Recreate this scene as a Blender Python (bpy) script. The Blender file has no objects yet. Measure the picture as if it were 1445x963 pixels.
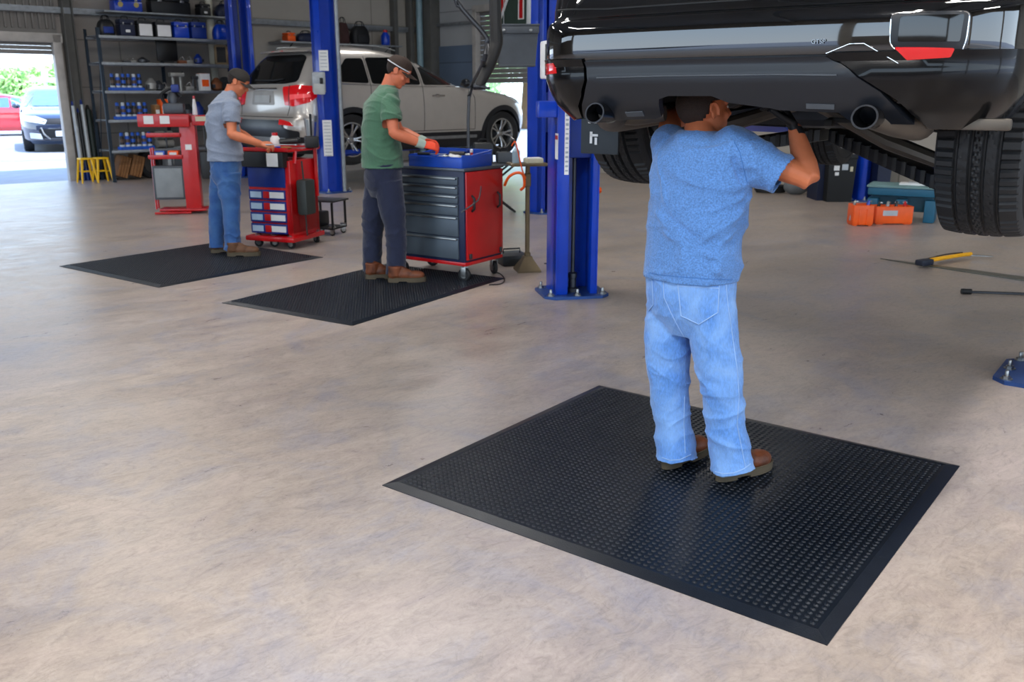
import bpy, bmesh, math, random
from mathutils import Vector, Matrix, noise, Quaternion
from mathutils.bvhtree import BVHTree

random.seed(7)
C = bpy.context.scene.collection
V = Vector
PI = math.pi
# ---------------------------------------------------------------- camera geometry (1445 x 963)
FPX = 1280.0
CAM_H = 1.55
PITCH = math.atan(351 / 1280)
_c, _s = math.cos(PITCH), math.sin(PITCH)


def ray(x, y):
    u = (x - 722.5) / FPX
    v = (481.5 - y) / FPX
    return V((u, _c + v * _s, -_s + v * _c))


def G(x, y, z=0.0):
    """point at height z seen at a pixel"""
    r = ray(x, y)
    t = (z - CAM_H) / r.z
    return V((r.x * t, r.y * t, z))


def at(x, y, Y):
    r = ray(x, y)
    t = Y / r.y
    return V((r.x * t, Y, CAM_H + r.z * t))


# ---------------------------------------------------------------- materials
def lin(h):
    h = h.lstrip('#')
    o = []
    for i in (0, 2, 4):
        c = int(h[i:i + 2], 16) / 255
        o.append(c / 12.92 if c <= .04045 else ((c + .055) / 1.055) ** 2.4)
    return (o[0], o[1], o[2], 1)


_M = {}


def mat(name, col, rough=.5, metal=0.0, var=.12, vs=6.0, bump=0.0, bs=60.0, coat=0.0, emit=0.0, trans=0.0, ior=1.45,
        spec=.5, sheen=0.0, stretch=(1, 1, 1), rvar=0.06):
    if name in _M:
        return _M[name]
    m = bpy.data.materials.new(name)
    m.use_nodes = True
    nt = m.node_tree
    b = nt.nodes['Principled BSDF']
    c = lin(col)
    tc = nt.nodes.new('ShaderNodeTexCoord')
    mp = nt.nodes.new('ShaderNodeMapping')
    mp.inputs['Scale'].default_value = stretch
    nt.links.new(tc.outputs['Object'], mp.inputs['Vector'])
    n = nt.nodes.new('ShaderNodeTexNoise')
    n.inputs['Scale'].default_value = vs
    n.inputs['Detail'].default_value = 4
    nt.links.new(mp.outputs[0], n.inputs['Vector'])
    r = nt.nodes.new('ShaderNodeValToRGB')
    r.color_ramp.elements[0].position = .3
    r.color_ramp.elements[1].position = .7
    r.color_ramp.elements[0].color = (c[0] * (1 - var), c[1] * (1 - var), c[2] * (1 - var), 1)
    r.color_ramp.elements[1].color = tuple(min(1, x * (1 + var)) for x in c[:3]) + (1,)
    nt.links.new(n.outputs['Fac'], r.inputs[0])
    nt.links.new(r.outputs[0], b.inputs['Base Color'])
    mr = nt.nodes.new('ShaderNodeMapRange')
    mr.inputs['To Min'].default_value = max(0.02, rough - rvar)
    mr.inputs['To Max'].default_value = min(1, rough + rvar)
    nt.links.new(n.outputs['Fac'], mr.inputs['Value'])
    nt.links.new(mr.outputs[0], b.inputs['Roughness'])
    b.inputs['Metallic'].default_value = metal
    b.inputs['Coat Weight'].default_value = coat
    if coat >= 1:
        b.inputs['Coat IOR'].default_value = 1.85
    b.inputs['Coat Roughness'].default_value = .03
    b.inputs['IOR'].default_value = ior
    b.inputs['Specular IOR Level'].default_value = spec
    b.inputs['Sheen Weight'].default_value = sheen
    b.inputs['Transmission Weight'].default_value = trans
    if emit:
        b.inputs['Emission Color'].default_value = c
        b.inputs['Emission Strength'].default_value = emit
    if bump:
        n2 = nt.nodes.new('ShaderNodeTexNoise')
        n2.inputs['Scale'].default_value = bs
        n2.inputs['Detail'].default_value = 3
        nt.links.new(mp.outputs[0], n2.inputs['Vector'])
        bp = nt.nodes.new('ShaderNodeBump')
        bp.inputs['Strength'].default_value = bump
        bp.inputs['Distance'].default_value = .01
        nt.links.new(n2.outputs['Fac'], bp.inputs['Height'])
        nt.links.new(bp.outputs[0], b.inputs['Normal'])
    _M[name] = m
    return m


M = dict(
    steel=mat('steel', '#9a9a98', .32, 1.0),
    dark_steel=mat('dark_steel', '#4a4c50', .42, .8),
    chrome=mat('chrome', '#d8d8d8', .12, 1.0, var=.03),
    black_plastic=mat('black_plastic', '#17191c', .45),
    black_rubber=mat('black_rubber', '#141517', .62, bump=.15),
    grey_plastic=mat('grey_plastic', '#454a50', .5),
    blue_paint=mat('blue_paint', '#063ab0', .30, var=.08, coat=.3),
    blue_dark=mat('blue_dark', '#0a2a78', .4),
    red_paint=mat('red_paint', '#b80a10', .33, var=.08, coat=.3),
    white_paper=mat('white_paper', '#dfe0e0', .7, var=.05),
    cream=mat('cream', '#c9c2a8', .6),
    yellow=mat('yellow', '#f0bd10', .4),
    orange=mat('orange', '#f45c0c', .45),
    teal=mat('teal', '#1f5f7c', .5),
    navy=mat('navy', '#141d38', .5),
    glass_dark=mat('glass_dark', '#0a0c0d', .06, spec=.8, var=.05, rvar=.01),
    cable=mat('cable', '#1b1c1e', .5),
    skin=mat('skin', '#c4724e', .5, var=.1, vs=9, bump=.06, bs=160),
    wood=mat('wood', '#8a6038', .6, var=.25, stretch=(1, 1, 8)),
    cardboard=mat('cardboard', '#7d5636', .8),
    galv=mat('galv', '#8f9396', .45, .7, var=.15, vs=14),
    silver_box=mat('silver_box', '#a9adb0', .4, .3),
)


# ---------------------------------------------------------------- mesh builder
class MB:
    def __init__(s, T=None):
        s.v = []
        s.f = []
        s.m = []
        s.T = T or Matrix.Identity(4)
        s.mi = 0

    def raw(s, vs, fs, T=None):
        o = len(s.v)
        X = s.T @ T if T is not None else s.T
        for p in vs:
            s.v.append(X @ V(p))
        for f in fs:
            s.f.append([i + o for i in f])
            s.m.append(s.mi)
        return s

    def box(s, c, d, bev=0.0, rot=None, seg=2):
        T = Matrix.Translation(V(c))
        if rot is not None:
            T = T @ (rot if isinstance(rot, Matrix) else Matrix.Rotation(rot, 4, 'Z'))
        if bev <= 0:
            x, y, z = [k / 2 for k in d]
            vs = [(-x, -y, -z), (x, -y, -z), (x, y, -z), (-x, y, -z), (-x, -y, z), (x, -y, z), (x, y, z), (-x, y, z)]
            fs = [(0, 3, 2, 1), (4, 5, 6, 7), (0, 1, 5, 4), (1, 2, 6, 5), (2, 3, 7, 6), (3, 0, 4, 7)]
            return s.raw(vs, fs, T)
        bm = bmesh.new()
        bmesh.ops.create_cube(bm, size=1)
        for v in bm.verts:
            v.co = V((v.co.x * d[0], v.co.y * d[1], v.co.z * d[2]))
        bmesh.ops.bevel(bm, geom=bm.edges[:], offset=min(bev, min(d) * .49), segments=seg, affect='EDGES', profile=.6)
        s.bm(bm, T)
        bm.free()
        return s

    def bm(s, bm, T=None):
        bm.verts.index_update()
        return s.raw([v.co.copy() for v in bm.verts], [[v.index for v in f.verts] for f in bm.faces], T)

    def tube(s, pts, r, n=8, cap=True, side=None, closed=False, smooth=0):
        pts = [V(p) for p in pts]
        rs = list(r) if isinstance(r, (list, tuple)) else [r] * len(pts)
        if smooth:
            pts, rs = spline(pts, rs, smooth)
        N = len(pts)
        rings = []
        up = None
        for i, p in enumerate(pts):
            if closed:
                t = pts[(i + 1) % N] - pts[i - 1]
            else:
                t = pts[min(i + 1, N - 1)] - pts[max(i - 1, 0)]
            if t.length < 1e-9:
                t = V((0, 0, 1))
            t.normalize()
            if up is None:
                up = V(side) if side is not None else (V((0, 0, 1)) if abs(t.z) < .9 else V((1, 0, 0)))
            a = (up - t * up.dot(t))
            if a.length < 1e-6:
                a = t.orthogonal()
            a.normalize()
            up = a
            b = t.cross(a)
            rr = rs[i]
            ra, rb = rr if isinstance(rr, (tuple, list)) else (rr, rr)
            rings.append([p + a * (ra * math.cos(k * 2 * PI / n)) + b * (rb * math.sin(k * 2 * PI / n)) for k in range(n)])
        return s.loft(rings, cap=cap and not closed, loop=closed)

    def loft(s, rings, cap=True, loop=False, ring_closed=True):
        n = len(rings[0])
        vs = [p for R in rings for p in R]
        fs = []
        L = len(rings)
        for i in range(L if loop else L - 1):
            j = (i + 1) % L
            for k in range(n if ring_closed else n - 1):
                q = (k + 1) % n
                fs.append((i * n + k, i * n + q, j * n + q, j * n + k))
        if cap:
            fs.append(tuple(range(n - 1, -1, -1)))
            fs.append(tuple((L - 1) * n + k for k in range(n)))
        return s.raw(vs, fs)

    def cyl(s, a, b, r, n=16, r2=None):
        return s.tube([a, b], [r, r if r2 is None else r2], n)

    def lathe(s, prof, n=24, T=None, cap=True):
        """prof: (radius, height) pairs about the local z axis"""
        vs, fs = [], []
        for r, z in prof:
            for k in range(n):
                a = k * 2 * PI / n
                vs.append((r * math.cos(a), r * math.sin(a), z))
        for i in range(len(prof) - 1):
            for k in range(n):
                q = (k + 1) % n
                fs.append((i * n + k, i * n + q, (i + 1) * n + q, (i + 1) * n + k))
        if cap:
            fs.append(tuple(range(n - 1, -1, -1)))
            fs.append(tuple((len(prof) - 1) * n + k for k in range(n)))
        return s.raw(vs, fs, T)

    def ell(s, c, r, n=16, m=10, T=None):
        vs, fs = [], []
        X = Matrix.Translation(V(c))
        if T is not None:
            X = X @ T
        vs.append((0, 0, -r[2]))
        for i in range(1, m):
            t = -PI / 2 + PI * i / m
            for k in range(n):
                a = 2 * PI * k / n
                vs.append((r[0] * math.cos(t) * math.cos(a), r[1] * math.cos(t) * math.sin(a), r[2] * math.sin(t)))
        vs.append((0, 0, r[2]))
        for k in range(n):
            fs.append((0, 1 + (k + 1) % n, 1 + k))
            fs.append((len(vs) - 1, 1 + (m - 2) * n + k, 1 + (m - 2) * n + (k + 1) % n))
        for i in range(m - 2):
            for k in range(n):
                q = (k + 1) % n
                fs.append((1 + i * n + k, 1 + i * n + q, 1 + (i + 1) * n + q, 1 + (i + 1) * n + k))
        return s.raw(vs, fs, X)

    def prism(s, poly, z0, z1, T=None):
        """closed 2-D polygon (x, y) extruded from z0 to z1, then transformed"""
        n = len(poly)
        ar = sum(poly[i][0] * poly[(i + 1) % n][1] - poly[(i + 1) % n][0] * poly[i][1] for i in range(n))
        if ar < 0:
            poly = poly[::-1]
        vs = [(p[0], p[1], z0) for p in poly] + [(p[0], p[1], z1) for p in poly]
        fs = [tuple(range(n - 1, -1, -1)), tuple(range(n, 2 * n))]
        for k in range(n):
            q = (k + 1) % n
            fs.append((k, q, n + q, n + k))
        return s.raw(vs, fs, T)

    def build(s, name, m, parent=None, smooth=True, ang=35):
        me = bpy.data.meshes.new(name)
        me.from_pydata([tuple(v) for v in s.v], [], s.f)
        ms = m if isinstance(m, (list, tuple)) else [m]
        for x in ms:
            me.materials.append(M[x] if isinstance(x, str) else x)
        if len(ms) > 1:
            for p, i in zip(me.polygons, s.m):
                p.material_index = i
        if smooth:
            me.polygons.foreach_set('use_smooth', [True] * len(me.polygons))
            me.set_sharp_from_angle(angle=math.radians(ang))
        me.update()
        o = bpy.data.objects.new(name, me)
        C.objects.link(o)
        if parent is not None:
            o.parent = parent
        return o


def spline(pts, rs, k):
    P = [V(p) for p in pts]
    out, ro = [], []

    def lerp(a, b, t):
        if isinstance(a, (tuple, list)) or isinstance(b, (tuple, list)):
            a = a if isinstance(a, (tuple, list)) else (a, a)
            b = b if isinstance(b, (tuple, list)) else (b, b)
            return tuple(x * (1 - t) + y * t for x, y in zip(a, b))
        return a * (1 - t) + b * t
    for i in range(len(P) - 1):
        p0, p1, p2, p3 = P[max(i - 1, 0)], P[i], P[i + 1], P[min(i + 2, len(P) - 1)]
        for j in range(k):
            t = j / k
            out.append(.5 * ((2 * p1) + (p2 - p0) * t + (2 * p0 - 5 * p1 + 4 * p2 - p3) * t * t + (3 * p1 - p0 - 3 * p2 + p3) * t ** 3))
            ro.append(lerp(rs[i], rs[i + 1], t))
    out.append(P[-1])
    ro.append(rs[-1])
    return out, ro


def tag(o, label=None, cat=None, group=None, kind=None):
    if label:
        o['label'] = label
    if cat:
        o['category'] = cat
    if group:
        o['group'] = group
    if kind:
        o['kind'] = kind
    return o


def thing(name, label, cat, loc=(0, 0, 0), rz=0.0, group=None, parent=None):
    o = bpy.data.objects.new(name, None)
    o.empty_display_size = .1
    C.objects.link(o)
    o.location = loc
    o.rotation_euler = (0, 0, rz)
    return tag(o, label, cat, group)


def struct(name, mb, m, parent=None, **k):
    o = mb.build(name, m, parent, **k)
    if parent is None:
        o['kind'] = 'structure'
    return o


def copy_tree(o, loc=None, rz=None, label=None, parent=None):
    c = o.copy()
    C.objects.link(c)
    if parent is not None:
        c.parent = parent
    if loc is not None:
        c.location = loc
    if rz is not None:
        c.rotation_euler = (0, 0, rz)
    if label:
        c['label'] = label
    for ch in [x for x in C.objects if x.parent == o]:
        copy_tree(ch, parent=c)
    return c


def roundpoly(pts, r, n=4):
    out = []
    N = len(pts)
    for i in range(N):
        p0, p1, p2 = V(pts[i - 1]), V(pts[i]), V(pts[(i + 1) % N])
        a, b = (p0 - p1), (p2 - p1)
        d = min(r, a.length * .45, b.length * .45)
        s, e = p1 + a.normalized() * d, p1 + b.normalized() * d
        for k in range(n + 1):
            t = k / n
            q = (1 - t) ** 2 * s + 2 * t * (1 - t) * p1 + t * t * e
            out.append((q.x, q.y))
    return out


def frame(fwd, up=(0, 0, 1)):
    """rotation matrix whose y is fwd, x right, z up-ish"""
    f = V(fwd).normalized()
    r = f.cross(V(up))
    r.normalize()
    u = r.cross(f)
    m = Matrix.Identity(4)
    for i in range(3):
        m[i][0], m[i][1], m[i][2] = r[i], f[i], u[i]
    return m


def remeshed(mb, name, m, voxel, smooth=4, parent=None, disp=None, cuts=(), solid=0.0, fac=.5, post=2):
    """one continuous surface grown out of overlapping closed shapes"""
    o = mb.build('tmp', m)
    md = o.modifiers.new('r', 'REMESH')
    md.mode = 'VOXEL'
    md.voxel_size = voxel
    md.use_smooth_shade = True
    if smooth:
        sm = o.modifiers.new('s', 'SMOOTH')
        sm.factor = fac
        sm.iterations = smooth
    dg = bpy.context.evaluated_depsgraph_get()
    me = bpy.data.meshes.new_from_object(o.evaluated_get(dg), depsgraph=dg)
    old = o.data
    bpy.data.objects.remove(o)
    bpy.data.meshes.remove(old)
    bm = bmesh.new()
    bm.from_mesh(me)
    if disp:
        bm.normal_update()
        ds = [(v, v.normal.copy() * disp(v.co, v.normal)) for v in bm.verts]
        for v, d in ds:
            v.co += d
    for (p, n, rad) in cuts:
        p, n = V(p), V(n).normalized()
        dl = []
        for v in bm.verts:
            h = (v.co - p).dot(n)
            if 0 < h < .032 and (v.co - p - n * h).length < rad:
                dl.append(v)
        bmesh.ops.delete(bm, geom=dl, context='VERTS')
    if solid:
        bmesh.ops.recalc_face_normals(bm, faces=bm.faces[:])
    bm.to_mesh(me)
    bm.free()
    me.name = name
    ob = bpy.data.objects.new(name, me)
    C.objects.link(ob)
    if solid:
        sd = ob.modifiers.new('t', 'SOLIDIFY')
        sd.thickness = solid
        sd.offset = -1
        dg = bpy.context.evaluated_depsgraph_get()
        me2 = bpy.data.meshes.new_from_object(ob.evaluated_get(dg), depsgraph=dg)
        ob.modifiers.clear()
        ob.data = me2
        me = me2
    me.polygons.foreach_set('use_smooth', [True] * len(me.polygons))
    if parent is not None:
        ob.parent = parent
    return ob


def text_mb(txt, size, T, depth=.0008):
    """letters as real geometry"""
    cu = bpy.data.curves.new('t', 'FONT')
    cu.body = txt
    cu.size = size
    cu.extrude = depth
    cu.align_x = 'CENTER'
    cu.align_y = 'CENTER'
    o = bpy.data.objects.new('t', cu)
    C.objects.link(o)
    dg = bpy.context.evaluated_depsgraph_get()
    me = bpy.data.meshes.new_from_object(o.evaluated_get(dg), depsgraph=dg)
    mb = MB(T)
    mb.raw([v.co.copy() for v in me.vertices], [list(p.vertices) for p in me.polygons])
    bpy.data.objects.remove(o)
    bpy.data.meshes.remove(me)
    return mb
# ================================================================= THE BUILDING
CORN = V((-2.07, 22.35, 0))
E1 = V((-.7314, -.6820, 0))
E2 = V((.6820, -.7314, 0))
TB = Matrix(((E1.x, E2.x, 0, CORN.x), (E1.y, E2.y, 0, CORN.y), (0, 0, 1, 0), (0, 0, 0, 1)))
TBI = TB.inverted()
RZB = math.atan2(E1.y, E1.x)
CAM = V((0, 0, CAM_H))


def hit1(x, y, off=0.0):
    """where a pixel meets the vertical plane `off` metres in front of the back wall (building frame)"""
    o, d = TBI @ CAM, TBI.to_3x3() @ ray(x, y)
    t = (off - o.y) / d.y
    return o + d * t


def hit2(x, y, off=0.0):
    o, d = TBI @ CAM, TBI.to_3x3() @ ray(x, y)
    t = (off - o.x) / d.x
    return o + d * t


def concrete_mat():
    m = bpy.data.materials.new('floor_concrete')
    m.use_nodes = True
    nt = m.node_tree
    L = nt.links.new
    b = nt.nodes['Principled BSDF']
    tc = nt.nodes.new('ShaderNodeTexCoord')
    mp = nt.nodes.new('ShaderNodeMapping')
    mp.inputs['Rotation'].default_value = (0, 0, .5)
    mp.inputs['Scale'].default_value = (.55, 1.25, 1)
    L(tc.outputs['Object'], mp.inputs['Vector'])

    def nz(scale, det, rough=.6, dist=0.0, vec=None):
        n = nt.nodes.new('ShaderNodeTexNoise')
        n.inputs['Scale'].default_value = scale
        n.inputs['Detail'].default_value = det
        n.inputs['Roughness'].default_value = rough
        n.inputs['Distortion'].default_value = dist
        L(vec or mp.outputs[0], n.inputs['Vector'])
        return n

    def ramp(src, stops):
        r = nt.nodes.new('ShaderNodeValToRGB')
        while len(r.color_ramp.elements) < len(stops):
            r.color_ramp.elements.new(.5)
        for e, (p, c) in zip(r.color_ramp.elements, stops):
            e.position = p
            e.color = lin(c) if isinstance(c, str) else (c, c, c, 1)
        L(src, r.inputs[0])
        return r

    def mix(a, b_, f, mode='MIX'):
        x = nt.nodes.new('ShaderNodeMix')
        x.data_type = 'RGBA'
        x.blend_type = mode
        L(a, x.inputs[6])
        L(b_, x.inputs[7])
        if isinstance(f, float):
            x.inputs[0].default_value = f
        else:
            L(f, x.inputs[0])
        return x.outputs[2]
    n1 = nz(1.1, 8, .62, .8)
    c1 = ramp(n1.outputs['Fac'], [(.28, '#6a5e54'), (.43, '#93867a'), (.6, '#b1a397'), (.78, '#c8baad')])
    n2 = nz(4.2, 9, .72, 1.6)
    c2 = ramp(n2.outputs['Fac'], [(.3, '#6f6a74'), (.5, '#a6988c'), (.7, '#ccbdb2')])
    c = mix(c1.outputs[0], c2.outputs[0], .55)
    n3 = nz(.35, 3, .5)
    c3 = ramp(n3.outputs['Fac'], [(.36, '#7f8296'), (.5, '#a59890'), (.64, '#b09d8b')])
    c = mix(c, c3.outputs[0], .3)
    n3b = nz(1.9, 6, .65, 1.2, tc.outputs['Object'])
    c3b = ramp(n3b.outputs['Fac'], [(.34, '#8088a0'), (.5, '#a89b90'), (.66, '#b6a49b')])
    c = mix(c, c3b.outputs[0], .28)
    # trowel swirls and scuffs
    n4 = nz(13, 7, .75, 2.5)
    r4 = ramp(n4.outputs['Fac'], [(.36, .55), (.5, 1.0), (.66, 1.15)])
    c = mix(c, r4.outputs[0], .42, 'MULTIPLY')
    n5 = nz(70, 4, .7, .4, tc.outputs['Object'])
    r5 = ramp(n5.outputs['Fac'], [(.3, .82), (.7, 1.1)])
    c = mix(c, r5.outputs[0], .5, 'MULTIPLY')
    # thin dark hair lines
    vo = nt.nodes.new('ShaderNodeTexNoise')
    vo.inputs['Scale'].default_value = 3.4
    vo.inputs['Detail'].default_value = 6
    vo.inputs['Distortion'].default_value = 3.5
    L(tc.outputs['Object'], vo.inputs['Vector'])
    r6 = ramp(vo.outputs['Fac'], [(.494, 1.0), (.5, .72), (.506, 1.0)])
    c = mix(c, r6.outputs[0], .55, 'MULTIPLY')
    L(c, b.inputs['Base Color'])
    rr = ramp(n2.outputs['Fac'], [(.3, .26), (.7, .42)])
    L(rr.outputs[0], b.inputs['Roughness'])
    bp = nt.nodes.new('ShaderNodeBump')
    bp.inputs['Strength'].default_value = .12
    bp.inputs['Distance'].default_value = .004
    L(n5.outputs['Fac'], bp.inputs['Height'])
    L(bp.outputs[0], b.inputs['Normal'])
    return m


def panel_mat(name, col, w, h, mortar=.012, rough=.6, dark=.55):
    """wall cladding in large plates with thin joints"""
    m = mat(name, col, rough, var=.07, vs=1.3)
    nt = m.node_tree
    b = nt.nodes['Principled BSDF']
    tc = [n for n in nt.nodes if n.type == 'TEX_COORD'][0]
    src = b.inputs['Base Color'].links[0].from_socket
    sep = nt.nodes.new('ShaderNodeSeparateXYZ')
    nt.links.new(tc.outputs['Object'], sep.inputs[0])
    add = nt.nodes.new('ShaderNodeMath')
    nt.links.new(sep.outputs[0], add.inputs[0])
    nt.links.new(sep.outputs[1], add.inputs[1])
    comb = nt.nodes.new('ShaderNodeCombineXYZ')
    nt.links.new(add.outputs[0], comb.inputs[0])
    nt.links.new(sep.outputs[2], comb.inputs[1])
    br = nt.nodes.new('ShaderNodeTexBrick')
    br.offset = 0
    br.inputs['Scale'].default_value = 1
    br.inputs['Brick Width'].default_value = w
    br.inputs['Row Height'].default_value = h
    br.inputs['Mortar Size'].default_value = mortar
    br.inputs['Color1'].default_value = (1, 1, 1, 1)
    br.inputs['Color2'].default_value = (.93, .93, .93, 1)
    br.inputs['Mortar'].default_value = (dark, dark, dark, 1)
    nt.links.new(comb.outputs[0], br.inputs['Vector'])
    x = nt.nodes.new('ShaderNodeMix')
    x.data_type = 'RGBA'
    x.blend_type = 'MULTIPLY'
    x.inputs[0].default_value = 1
    nt.links.new(src, x.inputs[6])
    nt.links.new(br.outputs['Color'], x.inputs[7])
    nt.links.new(x.outputs[2], b.inputs['Base Color'])
    return m


M['floor'] = concrete_mat()
M['wall_grey'] = panel_mat('wall_grey', '#8d8680', 2.35, .82)
M['wall_cream'] = panel_mat('wall_cream', '#a8a196', 1.45, 1.0)
M['wall_light'] = panel_mat('wall_light', '#a9abac', 3.0, 1.1)
M['wall_blue'] = panel_mat('wall_blue', '#5f6f84', 3.0, .55)
M['shutter'] = mat('shutter', '#8a8784', .45, .3, var=.05)
M['ceiling'] = mat('ceiling_sheet', '#8c8f92', .7)
M['asphalt'] = mat('asphalt', '#9a9c9e', .85, var=.08, vs=3)
M['column'] = mat('column_paint', '#5a5955', .5)
M['gutter'] = mat('downpipe', '#c8c4b4', .5, var=.04)

BW, BL, BH = 20.0, 25.0, 5.4     # along the back wall, along the right wall, height
fl = struct('floor', MB().box((BW / 2, BL / 2 + 1.5, -.06), (BW, BL + 3, .12)), 'floor')
fl.matrix_world = TB

# back wall with the big door at the left
dR = hit1(107, 256, 0).x
DZ = hit1(60, 50, 0).z
DW = 4.2
xs = hit1(345, 100, 0).x
w = struct('wall_back', MB().box(((dR + xs) / 2, -.1, BH / 2), (dR - xs, .2, BH)).box(((dR + DW + BW) / 2, -.1, BH / 2), (BW - dR - DW, .2, BH)), 'wall_grey', smooth=False)
w.matrix_world = TB
w = struct('wall_back', MB().box((xs / 2, -.1, BH / 2), (xs, .2, BH)), 'wall_cream', smooth=False)
w.matrix_world = TB
mb = MB()
mb.box((dR + DW / 2, -.1, (DZ + BH) / 2), (DW, .2, BH - DZ))
k = dR + .05
while k < dR + DW:
    mb.box((k, .02, (DZ + BH) / 2 + .05), (.045, .045, BH - DZ - .12), bev=.012)
    k += .11
w = struct('wall_back', mb, mat('ribbed_sheet', '#77736e', .5, .2, var=.06))
w.matrix_world = TB
# door surround, shutter
fr = MB()
fr.box((dR + .05, .03, DZ / 2), (.14, .14, DZ + .05), bev=.01)
fr.box((dR + DW - .05, .03, DZ / 2), (.14, .14, DZ + .05), bev=.01)
fr.box((dR + DW / 2, .03, DZ - .04), (DW + .1, .14, .16), bev=.01)
dz0 = hit1(50, 76, 0).z
f = struct('door_1', fr, mat('door_frame', '#b3aea8', .5, .2))
f.matrix_world = TB
mb = MB()
z = DZ - .1
while z > dz0 + .05:
    mb.box((dR + DW / 2, -.06, z - .035), (DW - .16, .03, .066), bev=.012)
    z -= .07
mb.box((dR + DW / 2, -.06, dz0 + .02), (DW - .16, .05, .05), bev=.01)
s_ = mb.build('shutter', 'shutter', f)
# steel column right of the door, girts
mb = MB()
cx = dR - .16
for dx in (-.08, .08):
    mb.box((cx + dx, .1, BH / 2), (.014, .2, BH))
mb.box((cx, .1, BH / 2), (.16, .012, BH))
w = struct('trim_1', mb, 'column')
w.matrix_world = TB
zg = hit1(120, 18, .1).z
mb = MB().box(((.3 + BW) / 2, .06, zg), (BW - .3, .1, .07), bev=.01).box(((.3 + BW) / 2, .1, zg + .05), (BW - .3, .02, .04))
mb.box((BW / 2, .06, zg + 1.25), (BW - .3, .1, .07), bev=.01)
w = struct('trim_2', mb, 'galv')
w.matrix_world = TB
# the corner columns and pipes of the far end
mb = MB()
xc = hit1(590, 40, .2).x
for i, px in enumerate((556, 578)):
    q = hit1(px, 30, .1)
    mb.box((q.x, .1, BH / 2), (.1, .18, BH), bev=.01)
w = struct('trim_3', mb, 'column')
w.matrix_world = TB
mb = MB()
q = hit1(590, 30, .25)
mb.cyl((q.x, .3, 0), (q.x, .3, BH), .075, 14)
mb2 = MB()
q = hit1(601, 30, .25)
mb2.cyl((q.x, .3, 0), (q.x, .3, BH), .05, 14)
for mbx, nm in ((mb, 'trim_4'), (mb2, 'trim_5')):
    w = struct(nm, mbx, mat('pale_pipe', '#7f9aa3', .4))
    w.matrix_world = TB
mb = MB().box((.12, .45, BH / 2), (.3, .34, BH), bev=.01)
w = struct('trim_6', mb, 'column')
w.matrix_world = TB

# right wall: opening with a half-open shutter
yA = hit2(676, 100, 0).y
yB = hit2(800, 160, 0).y
zo = hit2(735, 116, 0).z
zt = 3.3
def wallbox(mb, y0, y1, z0, z1, t=.2):
    mb.box((-t / 2, (y0 + y1) / 2, (z0 + z1) / 2), (t, y1 - y0, z1 - z0))
mb = MB()
wallbox(mb, 0, yA, 0, BH)
wallbox(mb, yA, yB, zt, BH)
w = struct('wall_right', mb, 'wall_light', smooth=False)
w.matrix_world = TB
mb = MB()
wallbox(mb, yB, BL, 0, BH)
w = struct('wall_right', mb, 'wall_cream', smooth=False)
w.matrix_world = TB
q0, q1 = hit2(617, 66, .03), hit2(672, 100, .03)
mb = MB().box((.02, (q0.y + q1.y) / 2, q0.z / 2), (.04, q1.y - q0.y, q0.z), bev=.008)
w = struct('trim_7', mb, 'wall_blue')
w.matrix_world = TB
fr = MB()
fr.box((.03, yA - .05, zt / 2), (.14, .12, zt), bev=.01).box((.03, yB + .05, zt / 2), (.14, .12, zt), bev=.01).box((.03, (yA + yB) / 2, zt), (.14, yB - yA + .2, .14), bev=.01)
f = struct('door_2', fr, 'door_frame' if 'door_frame' in M else mat('door_frame', '#b3aea8'))
f.matrix_world = TB
mb = MB()
z = zt - .05
while z > zo + .05:
    mb.box((-.06, (yA + yB) / 2, z - .05), (.03, yB - yA, .096), bev=.014)
    z -= .1
mb.box((-.06, (yA + yB) / 2, zo + .02), (.05, yB - yA, .06), bev=.01)
mb.build('shutter', 'shutter', f)
mb = MB().box((.05, yA / 2, hit2(640, 34, 0).z), (.1, yA, .06), bev=.01)
w = struct('trim_8', mb, 'galv')
w.matrix_world = TB
# left and near sides stay open between columns; the roof carries on over them
mb = MB()
for y in (0.2, 8.2, 16.4, BL - .2):
    mb.box((BW - .15, y, BH / 2), (.3, .3, BH), bev=.01)
for x in (.3, 6.8, 13.4):
    mb.box((x, BL - .2, BH / 2), (.3, .3, BH), bev=.01)
mb.box((BW - .1, BL / 2, BH - .55), (.2, BL, 1.1))
mb.box((BW / 2, BL - .1, BH - .55), (BW, .2, 1.1))
w = struct('wall_left', mb, 'wall_cream', smooth=False)
w.matrix_world = TB
mb = MB().box((BW - .1, 4.2, 1.6), (.18, 7.7, 3.2))
mb.box((BW - .1, 20.6, 1.0), (.18, 8.1, 2.0))
w = struct('wall_left', mb, 'wall_grey', smooth=False)
w.matrix_world = TB
mb = MB().box((BW / 2, BL / 2 + 1, BH + .1), (BW + 1.6, BL + 3.6, .2))  # unseen overhang past the near side is added to keep the sun out
for y in range(3, 26, 4):
    mb.box((BW / 2, y, BH - .15), (BW, .16, .3))
w = struct('ceiling', mb, 'ceiling', smooth=False)
w.matrix_world = TB
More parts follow.
